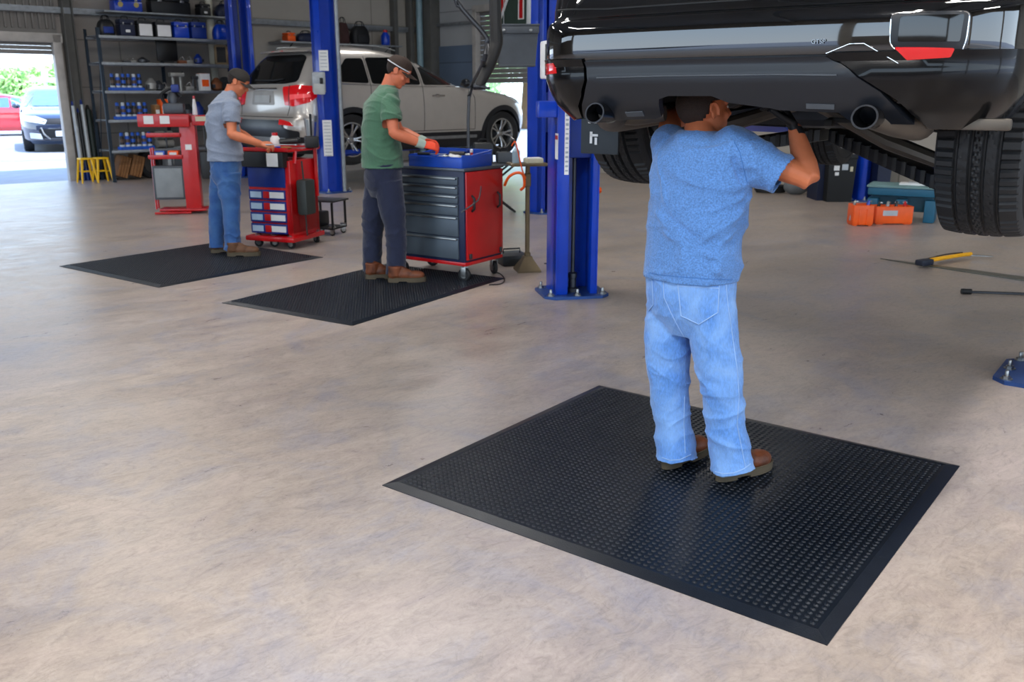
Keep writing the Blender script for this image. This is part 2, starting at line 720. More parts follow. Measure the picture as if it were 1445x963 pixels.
# ceiling light fittings
fit = None
n = 0
for y in (5, 11, 17, 22.5):
    for x in (3.5, 9.5, 15.5):
        L_ = V((x, y, BH - .42))
        if fit is None:
            fit = thing('ceiling_light', 'long white batten light hanging under the workshop roof', 'light', TB @ L_, RZB, 'batten lights under the roof')
            MB().box((0, 0, .05), (1.6, .2, .06), bev=.01).build('housing', mat('white_metal', '#e5e5e5', .4), fit)
            MB().box((0, 0, .012), (1.56, .17, .02), bev=.006).build('diffuser', mat('tube_glow', '#ffffff', .5, emit=6.0, var=0), fit)
            mbx = MB()
            mbx.cyl((-.6, 0, .08), (-.6, 0, .3), .006, 6).cyl((.6, 0, .08), (.6, 0, .3), .006, 6)
            mbx.build('hanger', 'steel', fit)
        else:
            copy_tree(fit, TB @ L_)
        n += 1

# ================================================================= OUTSIDE
T_OUT = TB
mb = MB().box((10, -45, -.09), (130, 90, .1)).box((-40.1, 12, -.09), (80, 24, .1)).box((60, 20, -.09), (80, 60, .1)).box((10, 62, -.09), (80, 67, .1))
w = mb.build('outdoor_ground', 'asphalt')
w['kind'] = 'structure'
w.matrix_world = TB
# a raised white kerb slab in front of the parked car
kp = G(72, 223)
k1 = thing('kerb_slab', 'low white concrete kerb slab on the ground before the parked dark car', 'kerb', (kp.x, kp.y, -.04), .35)
MB().box((0, 0, .06), (3.2, .5, .12), bev=.02).build('slab', mat('kerb_white', '#e4e4e4', .7), k1)


def tree(name, label, p, h, r, seed, leaf, n=5200, group=None):
    rnd = random.Random(seed)
    t = thing(name, label, 'tree', p, 0, group)
    mb = MB()
    mb.tube([(0, 0, 0), (.1, .05, h * .3), (-.05, .1, h * .6), (0, 0, h * .85)], [.22, .17, .11, .04], 8)
    for i in range(7):
        a = rnd.random() * 6.28
        z = h * (.3 + .07 * i)
        mb.tube([(0, 0, z), (math.cos(a) * r * .4, math.sin(a) * r * .4, z + h * .1), (math.cos(a) * r * .7, math.sin(a) * r * .7, z + h * .16)], [.09, .06, .02], 6)
    mb.build('trunk', mat('bark', '#6a5138', .9, bump=.4), t)
    mb = MB()
    cl = [(V((rnd.uniform(-.75, .75) * r, rnd.uniform(-.75, .75) * r, h * rnd.uniform(.35, .9))), r * rnd.uniform(.28, .5)) for _ in range(26)]
    for i in range(n):
        c, cr = cl[i % len(cl)]
        d = V((rnd.gauss(0, 1), rnd.gauss(0, 1), rnd.gauss(0, 1))).normalized() * cr * rnd.uniform(.6, 1)
        q = c + d
        u = V((rnd.uniform(-1, 1), rnd.uniform(-1, 1), rnd.uniform(-1, 1))).normalized()
        w_ = u.orthogonal().normalized()
        s = rnd.uniform(.12, .22)
        mb.raw([q - u * s, q + w_ * s * .5, q + u * s, q - w_ * s * .5], [(0, 1, 2, 3)])
    mb.build('crown', leaf, t, smooth=False)
    return t


lf = mat('leaves', '#b4dc8c', .6, var=.25, vs=.6)
lf2 = mat('leaves_pale', '#c4e6a4', .6, var=.25, vs=.6)
for i, (px, Y, h, r, lb) in enumerate([(0, 62, 2.5, 2.4, 'low bright green tree at the left edge of the open door'),
                                       (36, 54, 2.7, 1.8, 'bushy bright green tree above the gap between the red and dark cars'),
                                       (90, 64, 2.9, 2.2, 'round bright green tree behind the roof of the dark parked car'),
                                       (740, 42, 6.5, 3.0, 'pale green tree showing through the half-open shutter'),
                                       (650, 64, 7.5, 3.6, 'pale green tree beyond the nose of the silver car')]):
    q = at(px, 130, Y)
    tree('tree', lb, (q.x, q.y, -.04), h, r, 5 + i, lf if i < 3 else lf2, n=4500)
# pale lamp post seen above the dark car
q = at(66, 130, 40)
lp = thing('street_lamp', 'slim white lamp post with a cross-shaped head beyond the parked cars', 'street lamp', (q.x, q.y, -.04))
MB().cyl((0, 0, 0), (0, 0, 2.2), .09, 10, .06).build('pole', 'white_metal' if 'white_metal' in M else mat('white_metal', '#e5e5e5'), lp)
MB().box((0, 0, 2.1), (1.15, .3, .18), bev=.05).box((0, 0, 2.35), (.2, .2, .35), bev=.04).build('lamp_head', mat('white_metal', '#e5e5e5'), lp)
# ================================================================= CARS
def interp(tab, z, j):
    if z <= tab[0][0]:
        return tab[0][j]
    for a, b in zip(tab, tab[1:]):
        if z <= b[0]:
            t = (z - a[0]) / (b[0] - a[0])
            return a[j] * (1 - t) + b[j] * t
    return tab[-1][j]


class Body:
    """car shell: at every height a rounded plan outline. x = lateral, y = forward from the rear axle, z up"""

    def __init__(s, tab, cr=(.30, .28), cf=(.75, .34), bulge_r=.07, bulge_f=.16):
        s.tab, s.cr, s.cf, s.br, s.bf = tab, cr, cf, bulge_r, bulge_f

    def par(s, z):
        return interp(s.tab, z, 1), interp(s.tab, z, 2), interp(s.tab, z, 3)

    def S(s, q, z, sg=1):
        """q 0..1 rear face, 1..2 rear corner, 2..3 side, 3..4 front corner, 4..5 front face; sg = side"""
        b0, b1, w = s.par(z)
        L = b1 - b0
        crl, crw = min(s.cr[0], L * .3), min(s.cr[1], w * .4)
        cfl, cfw = min(s.cf[0], L * .3), min(s.cf[1], w * .4)
        if q <= 1:
            a = q * (w - crw)
            b = b0 + s.br * (a / w) ** 2
        elif q <= 2:
            t = (q - 1) * PI / 2
            bs = b0 + s.br * ((w - crw) / w) ** 2
            a = w - crw + crw * math.sin(t)
            b = bs + crl * (1 - math.cos(t))
        elif q <= 3:
            bs = b0 + s.br * ((w - crw) / w) ** 2 + crl
            be = b1 - s.bf * ((w - cfw) / w) ** 2 - cfl
            a = w
            b = bs + (be - bs) * (q - 2)
        elif q <= 4:
            t = (q - 3) * PI / 2
            be = b1 - s.bf * ((w - cfw) / w) ** 2 - cfl
            a = w - cfw + cfw * math.cos(t)
            b = be + cfl * math.sin(t)
        else:
            a = (5 - q) * (w - cfw)
            b = b1 - s.bf * (a / w) ** 2
        return V((a * sg, b, z))

    def qside(s, b, z):
        """q for a point of the side surface at length b"""
        lo, hi = 1.0, 4.0
        for _ in range(26):
            m = (lo + hi) / 2
            if s.S(m, z).y < b:
                lo = m
            else:
                hi = m
        return (lo + hi) / 2

    def side(s, b, z, sg=1):
        p = s.S(s.qside(b, z), z, sg)
        return p

    def rear(s, a, z):
        sg = 1 if a >= 0 else -1
        lo, hi = 0.0, 2.0
        for _ in range(26):
            m = (lo + hi) / 2
            if s.S(m, z).x < abs(a):
                lo = m
            else:
                hi = m
        return s.S((lo + hi) / 2, z, sg)

    def front(s, a, z):
        sg = 1 if a >= 0 else -1
        lo, hi = 3.0, 5.0
        for _ in range(26):
            m = (lo + hi) / 2
            if s.S(m, z).x > abs(a):
                lo = m
            else:
                hi = m
        return s.S((lo + hi) / 2, z, sg)

    def shell(s, mb, zs, nq=(10, 7, 44, 9, 10), arches=(), close_top=True):
        qs = []
        for i, n in enumerate(nq):
            qs += [i + k / n for k in range(n)]
        qs.append(5.0)
        half = qs
        rings = []
        for z in zs:
            R = [s.S(q, z, 1) for q in half] + [s.S(q, z, -1) for q in half[::-1][1:-1]]
            rings.append(R)
        n = len(rings[0])
        vs = [p for R in rings for p in R]
        fs = []
        for i in range(len(rings) - 1):
            for k in range(n):
                q = (k + 1) % n
                f = (i * n + k, i * n + q, (i + 1) * n + q, (i + 1) * n + k)
                c = sum((vs[j] for j in f), V()) / 4
                if any(math.hypot(c.y - b, c.z - z) < r and abs(c.x) > .45 for b, z, r in arches):
                    continue
                fs.append(f)
        if close_top:
            # flat cap made of strips so that it shades cleanly
            o = (len(rings) - 1) * n
            h = len(half) - 1
            for k in range(h):
                l0 = o + (n - k) % n
                l1 = o + (n - k - 1) % n
                if k == 0:
                    fs.append((o, o + 1, l1))
                elif k == h - 1:
                    fs.append((o + k, o + k + 1, l0))
                else:
                    fs.append((o + k, o + k + 1, l1, l0))
        mb.raw(vs, fs)


def patch(mb, poly, fn, t=.004, step=.06, depth=.012, stepv=None):
    """a polygon drawn on a surface fn(u, v), raised by t and given an edge of its own"""
    bm = bmesh.new()
    vs = [bm.verts.new((p[0], p[1], 0)) for p in poly]
    f = bm.faces.new(vs)
    us = [p[0] for p in poly]
    ws = [p[1] for p in poly]
    stepv = stepv or step
    for k in range(1, int((max(us) - min(us)) / step) + 1):
        bmesh.ops.bisect_plane(bm, geom=bm.verts[:] + bm.edges[:] + bm.faces[:], plane_co=(min(us) + k * step, 0, 0), plane_no=(1, 0, 0))
    for k in range(1, int((max(ws) - min(ws)) / stepv) + 1):
        bmesh.ops.bisect_plane(bm, geom=bm.verts[:] + bm.edges[:] + bm.faces[:], plane_co=(0, min(ws) + k * stepv, 0), plane_no=(0, 1, 0))
    bmesh.ops.remove_doubles(bm, verts=bm.verts[:], dist=1e-5)
    bm.verts.index_update()
    uv = [(v.co.x, v.co.y) for v in bm.verts]
    P, N = [], []
    e = 2e-3
    cen = V((0, 1.3, .7))
    for u, w in uv:
        p = fn(u, w)
        n = (fn(u + e, w) - fn(u - e, w)).cross(fn(u, w + e) - fn(u, w - e))
        if n.length < 1e-12:
            n = V((0, 0, 1))
        n.normalize()
        if n.dot(p - cen) < 0:
            n = -n
        P.append(p)
        N.append(n)
    nv = len(P)
    vs = [p + n * t for p, n in zip(P, N)] + [p + n * (t - depth) for p, n in zip(P, N)]
    fs = []
    for f in bm.faces:
        ids = [v.index for v in f.verts]
        a, b, c = (vs[ids[0]], vs[ids[1]], vs[ids[2]])
        if (b - a).cross(c - a).dot(N[ids[0]]) < 0:
            ids = ids[::-1]
        fs.append(ids)
        for x, y in zip(ids, ids[1:] + ids[:1]):
            pass
    cnt = {}
    for ids in list(fs):
        for x, y in zip(ids, ids[1:] + ids[:1]):
            cnt[(x, y)] = 1
    for (x, y) in cnt:
        if (y, x) not in cnt:
            fs.append([y, x, x + nv, y + nv])
    bm.free()
    mb.raw(vs, fs)
    return mb


def line(mb, poly, fn, r=.004, closed=True, t=.004, sub=6, n=6):
    """a thin tube that follows the surface"""
    pts = []
    m = len(poly)
    for i in range(m if closed else m - 1):
        a, b = poly[i], poly[(i + 1) % m]
        d = math.hypot(a[0] - b[0], a[1] - b[1])
        k = max(1, int(d / .06)) if sub else 1
        for j in range(k):
            u = a[0] + (b[0] - a[0]) * j / k
            w = a[1] + (b[1] - a[1]) * j / k
            pts.append(fn(u, w))
    if not closed:
        pts.append(fn(*poly[-1]))
    mb.tube(pts, r, n, closed=closed)
    return mb


def make_tyre(R=.36, W=.24, rim=.235, na=288, fine=True):
    """tread blocks, grooves and sidewall; axis = x (outer face towards +x)"""
    prof = []
    hw = W / 2
    # inner bead -> sidewall -> shoulder
    side = [(rim, -.38 * W), (rim + .012, -.44 * W), (rim + .05, -.5 * W), (R - .045, -.495 * W), (R - .018, -.47 * W)]
    prof += side
    nt_ = 44 if fine else 14
    for i in range(nt_ + 1):
        x = -.455 + .91 * i / nt_
        crown = .010 * (abs(x) / .455) ** 2.5
        prof.append((R - crown, x * W))
    prof += [(r, -x) for r, x in side[::-1]]
    vs, fs = [], []
    n = na
    for r0, x in prof:
        u = x / W
        for k in range(n):
            a = 2 * PI * k / n
            d = 0.0
            if abs(u) < .456 and fine and r0 > R - .03:
                for g, wd in ((-.235, .021), (-.08, .021), (.08, .021), (.235, .021)):
                    if abs(u - g) < wd:
                        d = .012
                ph = a * 70 / (2 * PI)
                if abs(u) > .26 and (ph % 1) < .22:
                    d = max(d, .009)
                elif .09 < abs(u) < .225:
                    q = (a * 52 / (2 * PI) + .55 * math.sin((abs(u) - .09) * 46)) % 1
                    if q < .18:
                        d = max(d, .004)
                elif abs(u) < .07:
                    q = (a * 52 / (2 * PI) + .4 * math.sin(u * 80)) % 1
                    if q < .18:
                        d = max(d, .007)
            r = r0 - d
            vs.append((x, r * math.cos(a), r * math.sin(a)))
    m = len(prof)
    for i in range(m - 1):
        for k in range(n):
            q = (k + 1) % n
            fs.append((i * n + k, (i + 1) * n + k, (i + 1) * n + q, i * n + q))
    for k in range(n):
        q = (k + 1) % n
        fs.append(((m - 1) * n + k, k, q, (m - 1) * n + q))
    mb = MB()
    mb.raw(vs, fs)
    # raised ring of the sidewall
    for sg in (-1, 1):
        mb.tube([(sg * .497 * W, (rim + .075) * math.cos(t), (rim + .075) * math.sin(t)) for t in [k * PI / 24 for k in range(48)]], .003, 5, closed=True)
    return mb


def make_rim(r=.235, W=.24, spokes=5):
    """barrel with double spokes; outer face towards +x"""
    mb = MB()
    RX = Matrix.Rotation(PI / 2, 4, 'Y')   # local z -> +x
    h = W * .42
    prof = [(r * .97, -h), (r + .008, -h), (r + .006, -h + .02), (r * .93, -h + .03), (r * .9, h * .2), (r * .93, h - .02), (r + .006, h - .015), (r + .008, h), (r * .96, h + .002), (r * .92, h - .02), (r * .87, h * .2), (r * .9, -h + .03), (r * .97, -h)]
    mb.lathe(prof, 48, RX, cap=False)
    x = h * .62
    mb.lathe([(.0, x - .05), (.062, x - .05), (.058, x - .012), (.034, x + .0), (.03, x + .006), (.0, x + .007)], 24, RX, cap=False)
    for k in range(spokes):
        for d in (-.13, .13):
            a0 = 2 * PI * k / spokes + d * .9
            a1 = 2 * PI * k / spokes + d * 1.5
            p0 = V((x - .02, .05 * math.cos(a0), .05 * math.sin(a0)))
            p1 = V((x + .004, r * .55 * math.cos((a0 + a1) / 2), r * .55 * math.sin((a0 + a1) / 2)))
            p2 = V((h - .02, r * .93 * math.cos(a1), r * .93 * math.sin(a1)))
            mb.tube([p0, p1, p2], [(.012, .020), (.011, .015), (.012, .022)], 8, side=(1, 0, 0), smooth=4)
    for k in range(5):
        a = 2 * PI * (k + .5) / 5
        mb.cyl((x, .045 * math.cos(a), .045 * math.sin(a)), (x + .012, .045 * math.cos(a), .045 * math.sin(a)), .009, 8)
    return mb


def wheel(parent, p, R=.36, W=.24, rim=.235, sg=1, S=1.0, fine=True, protos={}, WX=1.0):
    key = (R, W, rim, fine)
    if key not in protos:
        ty = make_tyre(R, W, rim, 288 if fine else 72, fine).build('tyre', 'tyre', parent, ang=28)
        ri = make_rim(rim, W).build('rim', mat('alloy', '#b4b6b8', .25, .9, var=.04), ty)
        dk = MB()
        RX = Matrix.Rotation(PI / 2, 4, 'Y')
        dk.lathe([(.02, -.02), (.15, -.02), (.15, .0), (.02, .0)], 32, RX)
        br = dk.build('brake_disc', 'dark_steel', ty)
        protos[key] = (ty.data, ri.data, br.data)
    else:
        a, b, c = protos[key]
        ty = bpy.data.objects.new('tyre', a)
        C.objects.link(ty)
        ty.parent = parent
        for nm, d in (('rim', b), ('brake_disc', c)):
            o = bpy.data.objects.new(nm, d)
            C.objects.link(o)
            o.parent = ty
    ty.name = 'wheel'
    ty.location = p
    ty.scale = (S * WX, S, S)
    if sg < 0:
        ty.rotation_euler = (0, 0, PI)
    return ty


M['tyre'] = mat('tyre_rubber', '#1d1e20', .6, var=.15, vs=20, bump=.05, bs=200)
M['car_black'] = mat('car_black', '#040506', .09, var=.03, coat=1.0, rvar=.01, spec=.1)
M['car_silver'] = mat('car_silver', '#b9b4ae', .3, .45, var=.03, coat=.8, rvar=.03)
M['satin_black'] = mat('satin_black', '#171a20', .34, var=.05)
M['matte_black'] = mat('matte_black', '#101113', .6)
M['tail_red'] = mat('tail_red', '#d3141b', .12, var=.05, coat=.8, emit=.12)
M['lamp_clear'] = mat('lamp_clear', '#d5dadd', .08, var=.03, spec=.8)
M['underbody'] = mat('underbody', '#1a1a1b', .65, var=.3, bump=.2)
M['cast'] = mat('cast_metal', '#5f5850', .5, .6, var=.2)


# ----------------------------------------------------------------- black SUV on the near lift
SUVX, SUVY, SUVZ = 1.256, 3.968, 1.10
TH = math.radians(53)
HF = V((math.cos(TH), math.sin(TH), 0))
HR = V((HF.y, -HF.x, 0))
suv = thing('black_suv', 'glossy black estate car raised on the blue lift, seen from behind and below', 'car', (SUVX, SUVY, SUVZ), TH - PI / 2)

ktab = [(.34, -.80, 3.50, .80), (.40, -.865, 3.56, .84), (.45, -.885, 3.60, .865), (.505, -.905, 3.62, .875), (.545, -.895, 3.63, .88), (.58, -.912, 3.63, .88),
        (.62, -.914, 3.62, .88), (.665, -.9125, 3.62, .88), (.69, -.908, 3.61, .88), (.712, -.895, 3.60, .88), (.725, -.86, 3.59, .88), (.77, -.835, 3.56, .895), (.9, -.80, 3.48, .89), (1.0, -.77, 3.1, .87), (1.04, -.76, 2.7, .86),
        (1.08, -.75, 2.2, .85), (1.3, -.60, 1.8, .77), (1.5, -.42, 1.35, .68), (1.58, -.32, 1.1, .63), (1.63, -.1, .8, .52), (1.65, .2, .6, .35)]
kb = Body(ktab)
zs = [.34, .37, .40, .425, .45, .48, .505, .525, .545, .56, .58, .6, .62, .65, .68, .695, .705, .71, .716, .725, .74, .77, .8, .85, .9, .93, .96, .98, 1.0, 1.02, 1.04, 1.06, 1.08, 1.14, 1.22, 1.3, 1.4, 1.5, 1.55, 1.58, 1.61, 1.63, 1.642, 1.65]
ARC = [(0, .36, .445), (2.72, .36, .445)]
mb = MB()
kb.shell(mb, [z for z in zs if z >= .56], nq=(16, 10, 60, 10, 10), arches=ARC)
body = mb.build('body', 'car_black', suv, ang=50)

# satin lower cladding of the bumper: central skid panel, with a cut-out in its lower edge
R_ = kb.rear
skid = [(-.56, .566), (-.545, .50), (-.575, .44), (-.62, .36), (-.44, .355), (-.40, .358), (-.28, .364), (-.25, .372), (-.24, .43), (-.20, .442), (-.03, .442), (.03, .42), (.2, .400),
        (.40, .395), (.44, .36), (.62, .36), (.53, .455), (.36, .566)]
mb = MB()
patch(mb, skid, R_, t=.012, step=.04, depth=.03, stepv=.018)
sk = mb.build('rear_skid_panel', 'satin_black', suv, ang=40)
mb = MB()
line(mb, [(-.50, .503), (-.2, .507), (.2, .507), (.40, .503)], lambda a, z: R_(a, z) + V((0, -.012, 0)), r=.0035, closed=False)
mb.build('trim_line', 'grey_plastic', sk)
# gloss corner panels below the upper bumper, wrapping round to the wheel arch


def qrear(a, z):
    lo, hi = 0.0, 2.0
    for _ in range(26):
        m = (lo + hi) / 2
        if kb.S(m, z).x < abs(a):
            lo = m
        else:
            hi = m
    return (lo + hi) / 2


for sg, edge in ((1, [(.375, .575), (.36, .566), (.54, .455), (.655, .345)]), (-1, [(.572, .575), (.56, .50), (.59, .44), (.635, .36)])):
    fq = lambda q, z, sg=sg: kb.S(q, z, sg)
    pl = [(qrear(a, z), z) for a, z in edge]
    pl += [(1.6, .343), (2.0, .345)]
    for k in range(9):
        a_ = PI - PI * (.0 + .0) - (k / 8) * .55
        b_, z_ = .475 * math.cos(a_), .36 + .475 * math.sin(a_) * .9
        if z_ < .59:
            pl.append((kb.qside(b_, min(z_, .58)), min(z_, .58)))
    pl.append((2.0, .58))
    mb = MB()
    patch(mb, pl, fq, t=.010, step=.06, depth=.03, stepv=.02)
    mb.build('rear_corner_panel', mat('panel_black', '#06070a', .2, var=.03, coat=.3, spec=.2), suv, ang=40)
# thin bright tube added as the glint along the painted step's edge
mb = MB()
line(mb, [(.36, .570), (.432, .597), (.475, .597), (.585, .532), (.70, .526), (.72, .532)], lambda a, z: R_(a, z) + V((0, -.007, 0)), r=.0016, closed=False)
mb.build('step_glint', 'chrome', body)
# lamp housings, reflectors
mb = MB()
patch(mb, roundpoly([(1.25, .520), (1.75, .516), (1.70, .562), (1.3, .566)], .01), lambda q, z: kb.S(q, z, -1), t=.013, step=.06, depth=.012, stepv=.02)
rf = mb.build('reflector', 'tail_red', suv)
rf['label'] = 'red reflector lens'
for sg in (1,):
    q = [(.545 * sg, .683), (.755 * sg, .683), (.755 * sg, .60), (.74 * sg, .545), (.61 * sg, .545), (.55 * sg, .59)]
    mb = MB()
    patch(mb, roundpoly(q, .02), R_, t=.006, step=.03, depth=.02)
    h_ = mb.build('lamp_housing', 'satin_black', suv, ang=40)
    mb = MB()
    line(mb, roundpoly(q, .02), lambda a, z: R_(a, z) + V((0, -.007, 0)), r=.0018)
    mb.build('chrome_surround', 'chrome', h_)
    mb = MB()
    patch(mb, roundpoly([(.572 * sg, .672), (.738 * sg, .672), (.735 * sg, .597), (.572 * sg, .600)], .006), R_, t=.010, step=.03, depth=.01)
    mb.build('smoked_lens', 'glass_dark', h_)
    mb = MB()
    patch(mb, roundpoly([(.565 * sg, .584), (.725 * sg, .580), (.715 * sg, .556), (.60 * sg, .550)], .005), R_, t=.011, step=.03, depth=.012)
    rf = mb.build('reflector', 'tail_red', h_)
    rf['label'] = 'red reflector lens'
# tail of the upper bumper: number-plate recess and tailgate with lamps, glass
mb = MB()
patch(mb, roundpoly([(-.62, .80), (.62, .80), (.55, 1.04), (-.55, 1.04)], .05), R_, t=.006, step=.06)
tg = mb.build('tailgate_panel', 'car_black', suv, ang=40)
mb = MB()
line(mb, [(-.78, .765), (-.5, .752), (.5, .752), (.78, .765)], R_, r=.004, closed=False)
mb.build('tailgate_seam', 'matte_black', suv)
mb = MB()
patch(mb, roundpoly([(-.62, 1.12), (.62, 1.12), (.50, 1.46), (-.50, 1.46)], .06), R_, t=.005, step=.06)
mb.build('rear_window', 'glass_dark', suv)
for sg in (1, -1):
    mb = MB()
    patch(mb, roundpoly([(.50 * sg, .93), (.80 * sg, .95), (.82 * sg, 1.06), (.60 * sg, 1.04)], .03), R_, t=.012, step=.04)
    mb.build('tail_light', 'tail_red', suv)
    fs_ = lambda b, z, sg=sg: kb.side(b, z, sg)
    mb = MB()
    patch(mb, roundpoly([(-.35, 1.12), (.1, 1.12), (.0, 1.42), (-.2, 1.42)], .04), fs_, t=.004)
    patch(mb, roundpoly([(.16, 1.10), (1.1, 1.09), (1.1, 1.5), (.12, 1.48)], .04), fs_, t=.004)
    patch(mb, roundpoly([(1.16, 1.09), (2.0, 1.08), (1.52, 1.42), (1.16, 1.5)], .04), fs_, t=.004)
    mb.build('side_window', 'glass_dark', suv)
    for (b, z0, z1) in ((.1, .6, 1.08), (1.13, .4, 1.08), (2.1, .45, 1.05)):
        mb = MB()
        patch(mb, [(b, z0), (b + .006, z0), (b + .006, z1), (b, z1)], fs_, t=.0005, step=.2, stepv=.1)
        mb.build('door_seam', 'matte_black', suv)
    for b in (.3, 1.3):
        mb = MB()
        c0 = fs_(b, .93)
        mb.tube([c0, fs_(b + .02, .935) + V((sg * .03, 0, 0)), fs_(b + .18, .935) + V((sg * .03, 0, 0)), fs_(b + .2, .93)], .011, 8)
        mb.build('door_handle', 'car_black', suv)
    # sill and arch mouldings
    for (b, z, r) in ARC:
        mb = MB()
        pl = []
        for k in range(25):
            a = PI * (-.12 + 1.24 * k / 24)
            pl.append((b + (r + .035) * math.cos(a), max(.34, z + (r + .035) * math.sin(a))))
        inn = []
        for k in range(24, -1, -1):
            a = PI * (-.12 + 1.24 * k / 24)
            inn.append((b + (r - .035) * math.cos(a), max(.34, z + (r - .035) * math.sin(a))))
        patch(mb, pl + inn, fs_, t=.014, step=.05, depth=.05)
        mb.build('wheel_arch', 'satin_black', suv, ang=40)
        mb = MB()     # liner of the wheel well
        rg = []
        for xx in (.86, .62, .52):
            rg.append([V((sg * xx, b + (r - .02) * math.cos(PI * (.02 + .96 * k / 20)), z + (r - .02) * math.sin(PI * (.02 + .96 * k / 20)))) for k in range(21)])
        mb.loft(rg, cap=False, ring_closed=False)
        mb.raw([rg[2][k] for k in range(21)], [tuple(range(21))])
        mb.build('wheel_liner', 'matte_black', suv)
    mb = MB()
    patch(mb, [(.48, .30), (2.24, .30), (2.24, .44), (2.24, .56), (.44, .56)][0:3] + [(2.22, .57), (.50, .57)], fs_, t=.006, step=.1, depth=.03)
    mb.build('side_sill', 'satin_black', suv)
    # mirror
    mb = MB()
    mb.ell((sg * .98, 1.98, 1.10), (.10, .06, .075))
    mb.tube([(sg * .84, 2.0, 1.05), (sg * .95, 1.98, 1.07)], .02, 8)
    mb.build('door_mirror', 'car_black', suv)
# front: lights and grille
F_ = kb.front
mb = MB()
patch(mb, roundpoly([(-.5, .55), (.5, .55), (.55, .85), (-.55, .85)], .05), F_, t=.006)
mb.build('grille', 'matte_black', suv)
for sg in (1, -1):
    mb = MB()
    patch(mb, roundpoly([(.58 * sg, .78), (.84 * sg, .8), (.84 * sg, .92), (.6 * sg, .88)], .03), F_, t=.008)
    mb.build('headlight', 'lamp_clear', suv)
mb = MB()
patch(mb, roundpoly([(-.7, 1.12), (.7, 1.12), (.6, 1.45), (-.6, 1.45)], .05), F_, t=.004)
mb.build('windscreen', 'glass_dark', suv)

# bumper underside lip, tow cover rectangles
mb = MB()
patch(mb, [(-.40, .372), (-.32, .376), (-.32, .392), (-.40, .388)], R_, t=.016, step=.05)
mb.build('tow_cover', 'grey_plastic', sk)
mb = MB()
patch(mb, [(.30, .404), (.39, .402), (.39, .418), (.30, .42)], R_, t=.016, step=.05)
mb.build('tow_cover', 'grey_plastic', sk)
# emblem right of centre
tb = text_mb('GTSP', .02, Matrix.Identity(4), .002)
mb = MB()
for v in tb.v:
    pass
q = R_(.335, .606)
T = Matrix.Translation(q + V((0, -.006, 0))) @ Matrix.Rotation(PI / 2, 4, 'X')
mb.raw(tb.v, tb.f, T)
mb.build('emblem', mat('emblem_grey', '#8a8f94', .35, .8, var=.03), body, smooth=False)

# exhausts
def exhaust(sg):
    mb = MB()
    x = .50 * sg - .0
    y0, z = -.90, .375
    n = 28
    rings = []
    for (yy, r) in ((.30, .026), (.20, .033), (.10, .037), (.0, .0375), (-.004, .0385), (-.004, .033), (.0, .0325), (.12, .032)):
        rings.append([V((x + 1.1 * r * math.cos(2 * PI * k / n), y0 + yy + .25 * r * math.sin(2 * PI * k / n), z + r * math.sin(2 * PI * k / n))) for k in range(n)])
    mb.loft(rings, cap=False)
    o = mb.build('exhaust_tip', mat('exhaust_steel', '#55565a', .22, .95, var=.1), suv)
    mb = MB()
    mb.lathe([(.0, 0), (.0325, 0)], 20, Matrix.Translation((x, y0 + .12, z)) @ Matrix.Rotation(PI / 2, 4, 'X'), cap=False)
    mb.build('bore', 'matte_black', o)
    mb = MB()
    mb.tube([(x, y0 + .10, z), (x + .05 * sg, y0 + .20, z - .015), (x + .08 * sg, y0 + .32, z - .03), (x - .08 * sg, y0 + .58, z + .0)], [(.042, .045), (.055, .065), (.052, .06), (.04, .04)], 16, smooth=5)
    mb.build('exhaust_pipe', 'cast', o)
    mb = MB()
    mb.tube([(x - .12 * sg, y0 + .55, z + .03), (x - .25 * sg, y0 + .75, z + .05)], [.1, .11], 18)
    return o


exhaust(1)
exhaust(-1)
# heat-stained plate right of the right pipe
mb = MB()
mb.box((.73, -.66, .352), (.30, .03, .038), bev=.01)
mb.build('heat_shield', 'cast', suv)
mb = MB()
mb.tube([(-.62, -.60, .36), (-.48, -.62, .365), (-.36, -.60, .37)], [.035, .045, .03], 12, smooth=3)
mb.build('heat_shield', 'cast', suv)

# underside: floor pan, cross beams, arms, springs, exhaust silencer, belly panels
mb = MB()
mb.box((0, .55, .60), (1.5, 1.6, .04), bev=.01)
mb.box((0, 2.5, .40), (1.45, 1.9, .05), bev=.01)
mb.box((-.48, -.56, .60), (.4, .46, .04), bev=.01)
mb.box((.48, -.56, .60), (.4, .46, .04), bev=.01)
mb.box((0, -.30, .80), (1.2, .8, .04), bev=.01)
mb.build('floor_pan', 'underbody', suv)
mb = MB()
for x in (-.42, .42):
    mb.tube([(x, -.6, .50), (x, .1, .52), (x, .9, .42), (x, 2.6, .40)], [.045, .045, .05, .05], 8)
mb.tube([(-.62, .18, .40), (-.3, .12, .36), (.3, .12, .36), (.62, .18, .40)], [.04, .055, .055, .04], 10, smooth=4)
for sg in (1, -1):
    mb.tube([(sg * .66, .02, .30), (sg * .35, .05, .36), (sg * .1, .08, .40)], [.035, .03, .035], 10)
    mb.tube([(sg * .66, -.06, .36), (sg * .4, -.16, .42)], [.02, .02], 8)
    mb.tube([(sg * .58, .06, .33), (sg * .56, .06, .7)], [.028, .028], 10)
    mb.cyl((sg * .60, 0, .34), (sg * .72, 0, .34), .07, 16)
mb.build('subframe', 'dark_steel', suv)
mb = MB()
for sg in (1, -1):
    mb = MB()
    pts = [(sg * .50 + .055 * math.cos(t), .02 + .055 * math.sin(t), .37 + .010 * t) for t in [k * .5 for k in range(50)]]
    mb.tube(pts, .008, 6)
    mb.build('spring', 'dark_steel', suv)
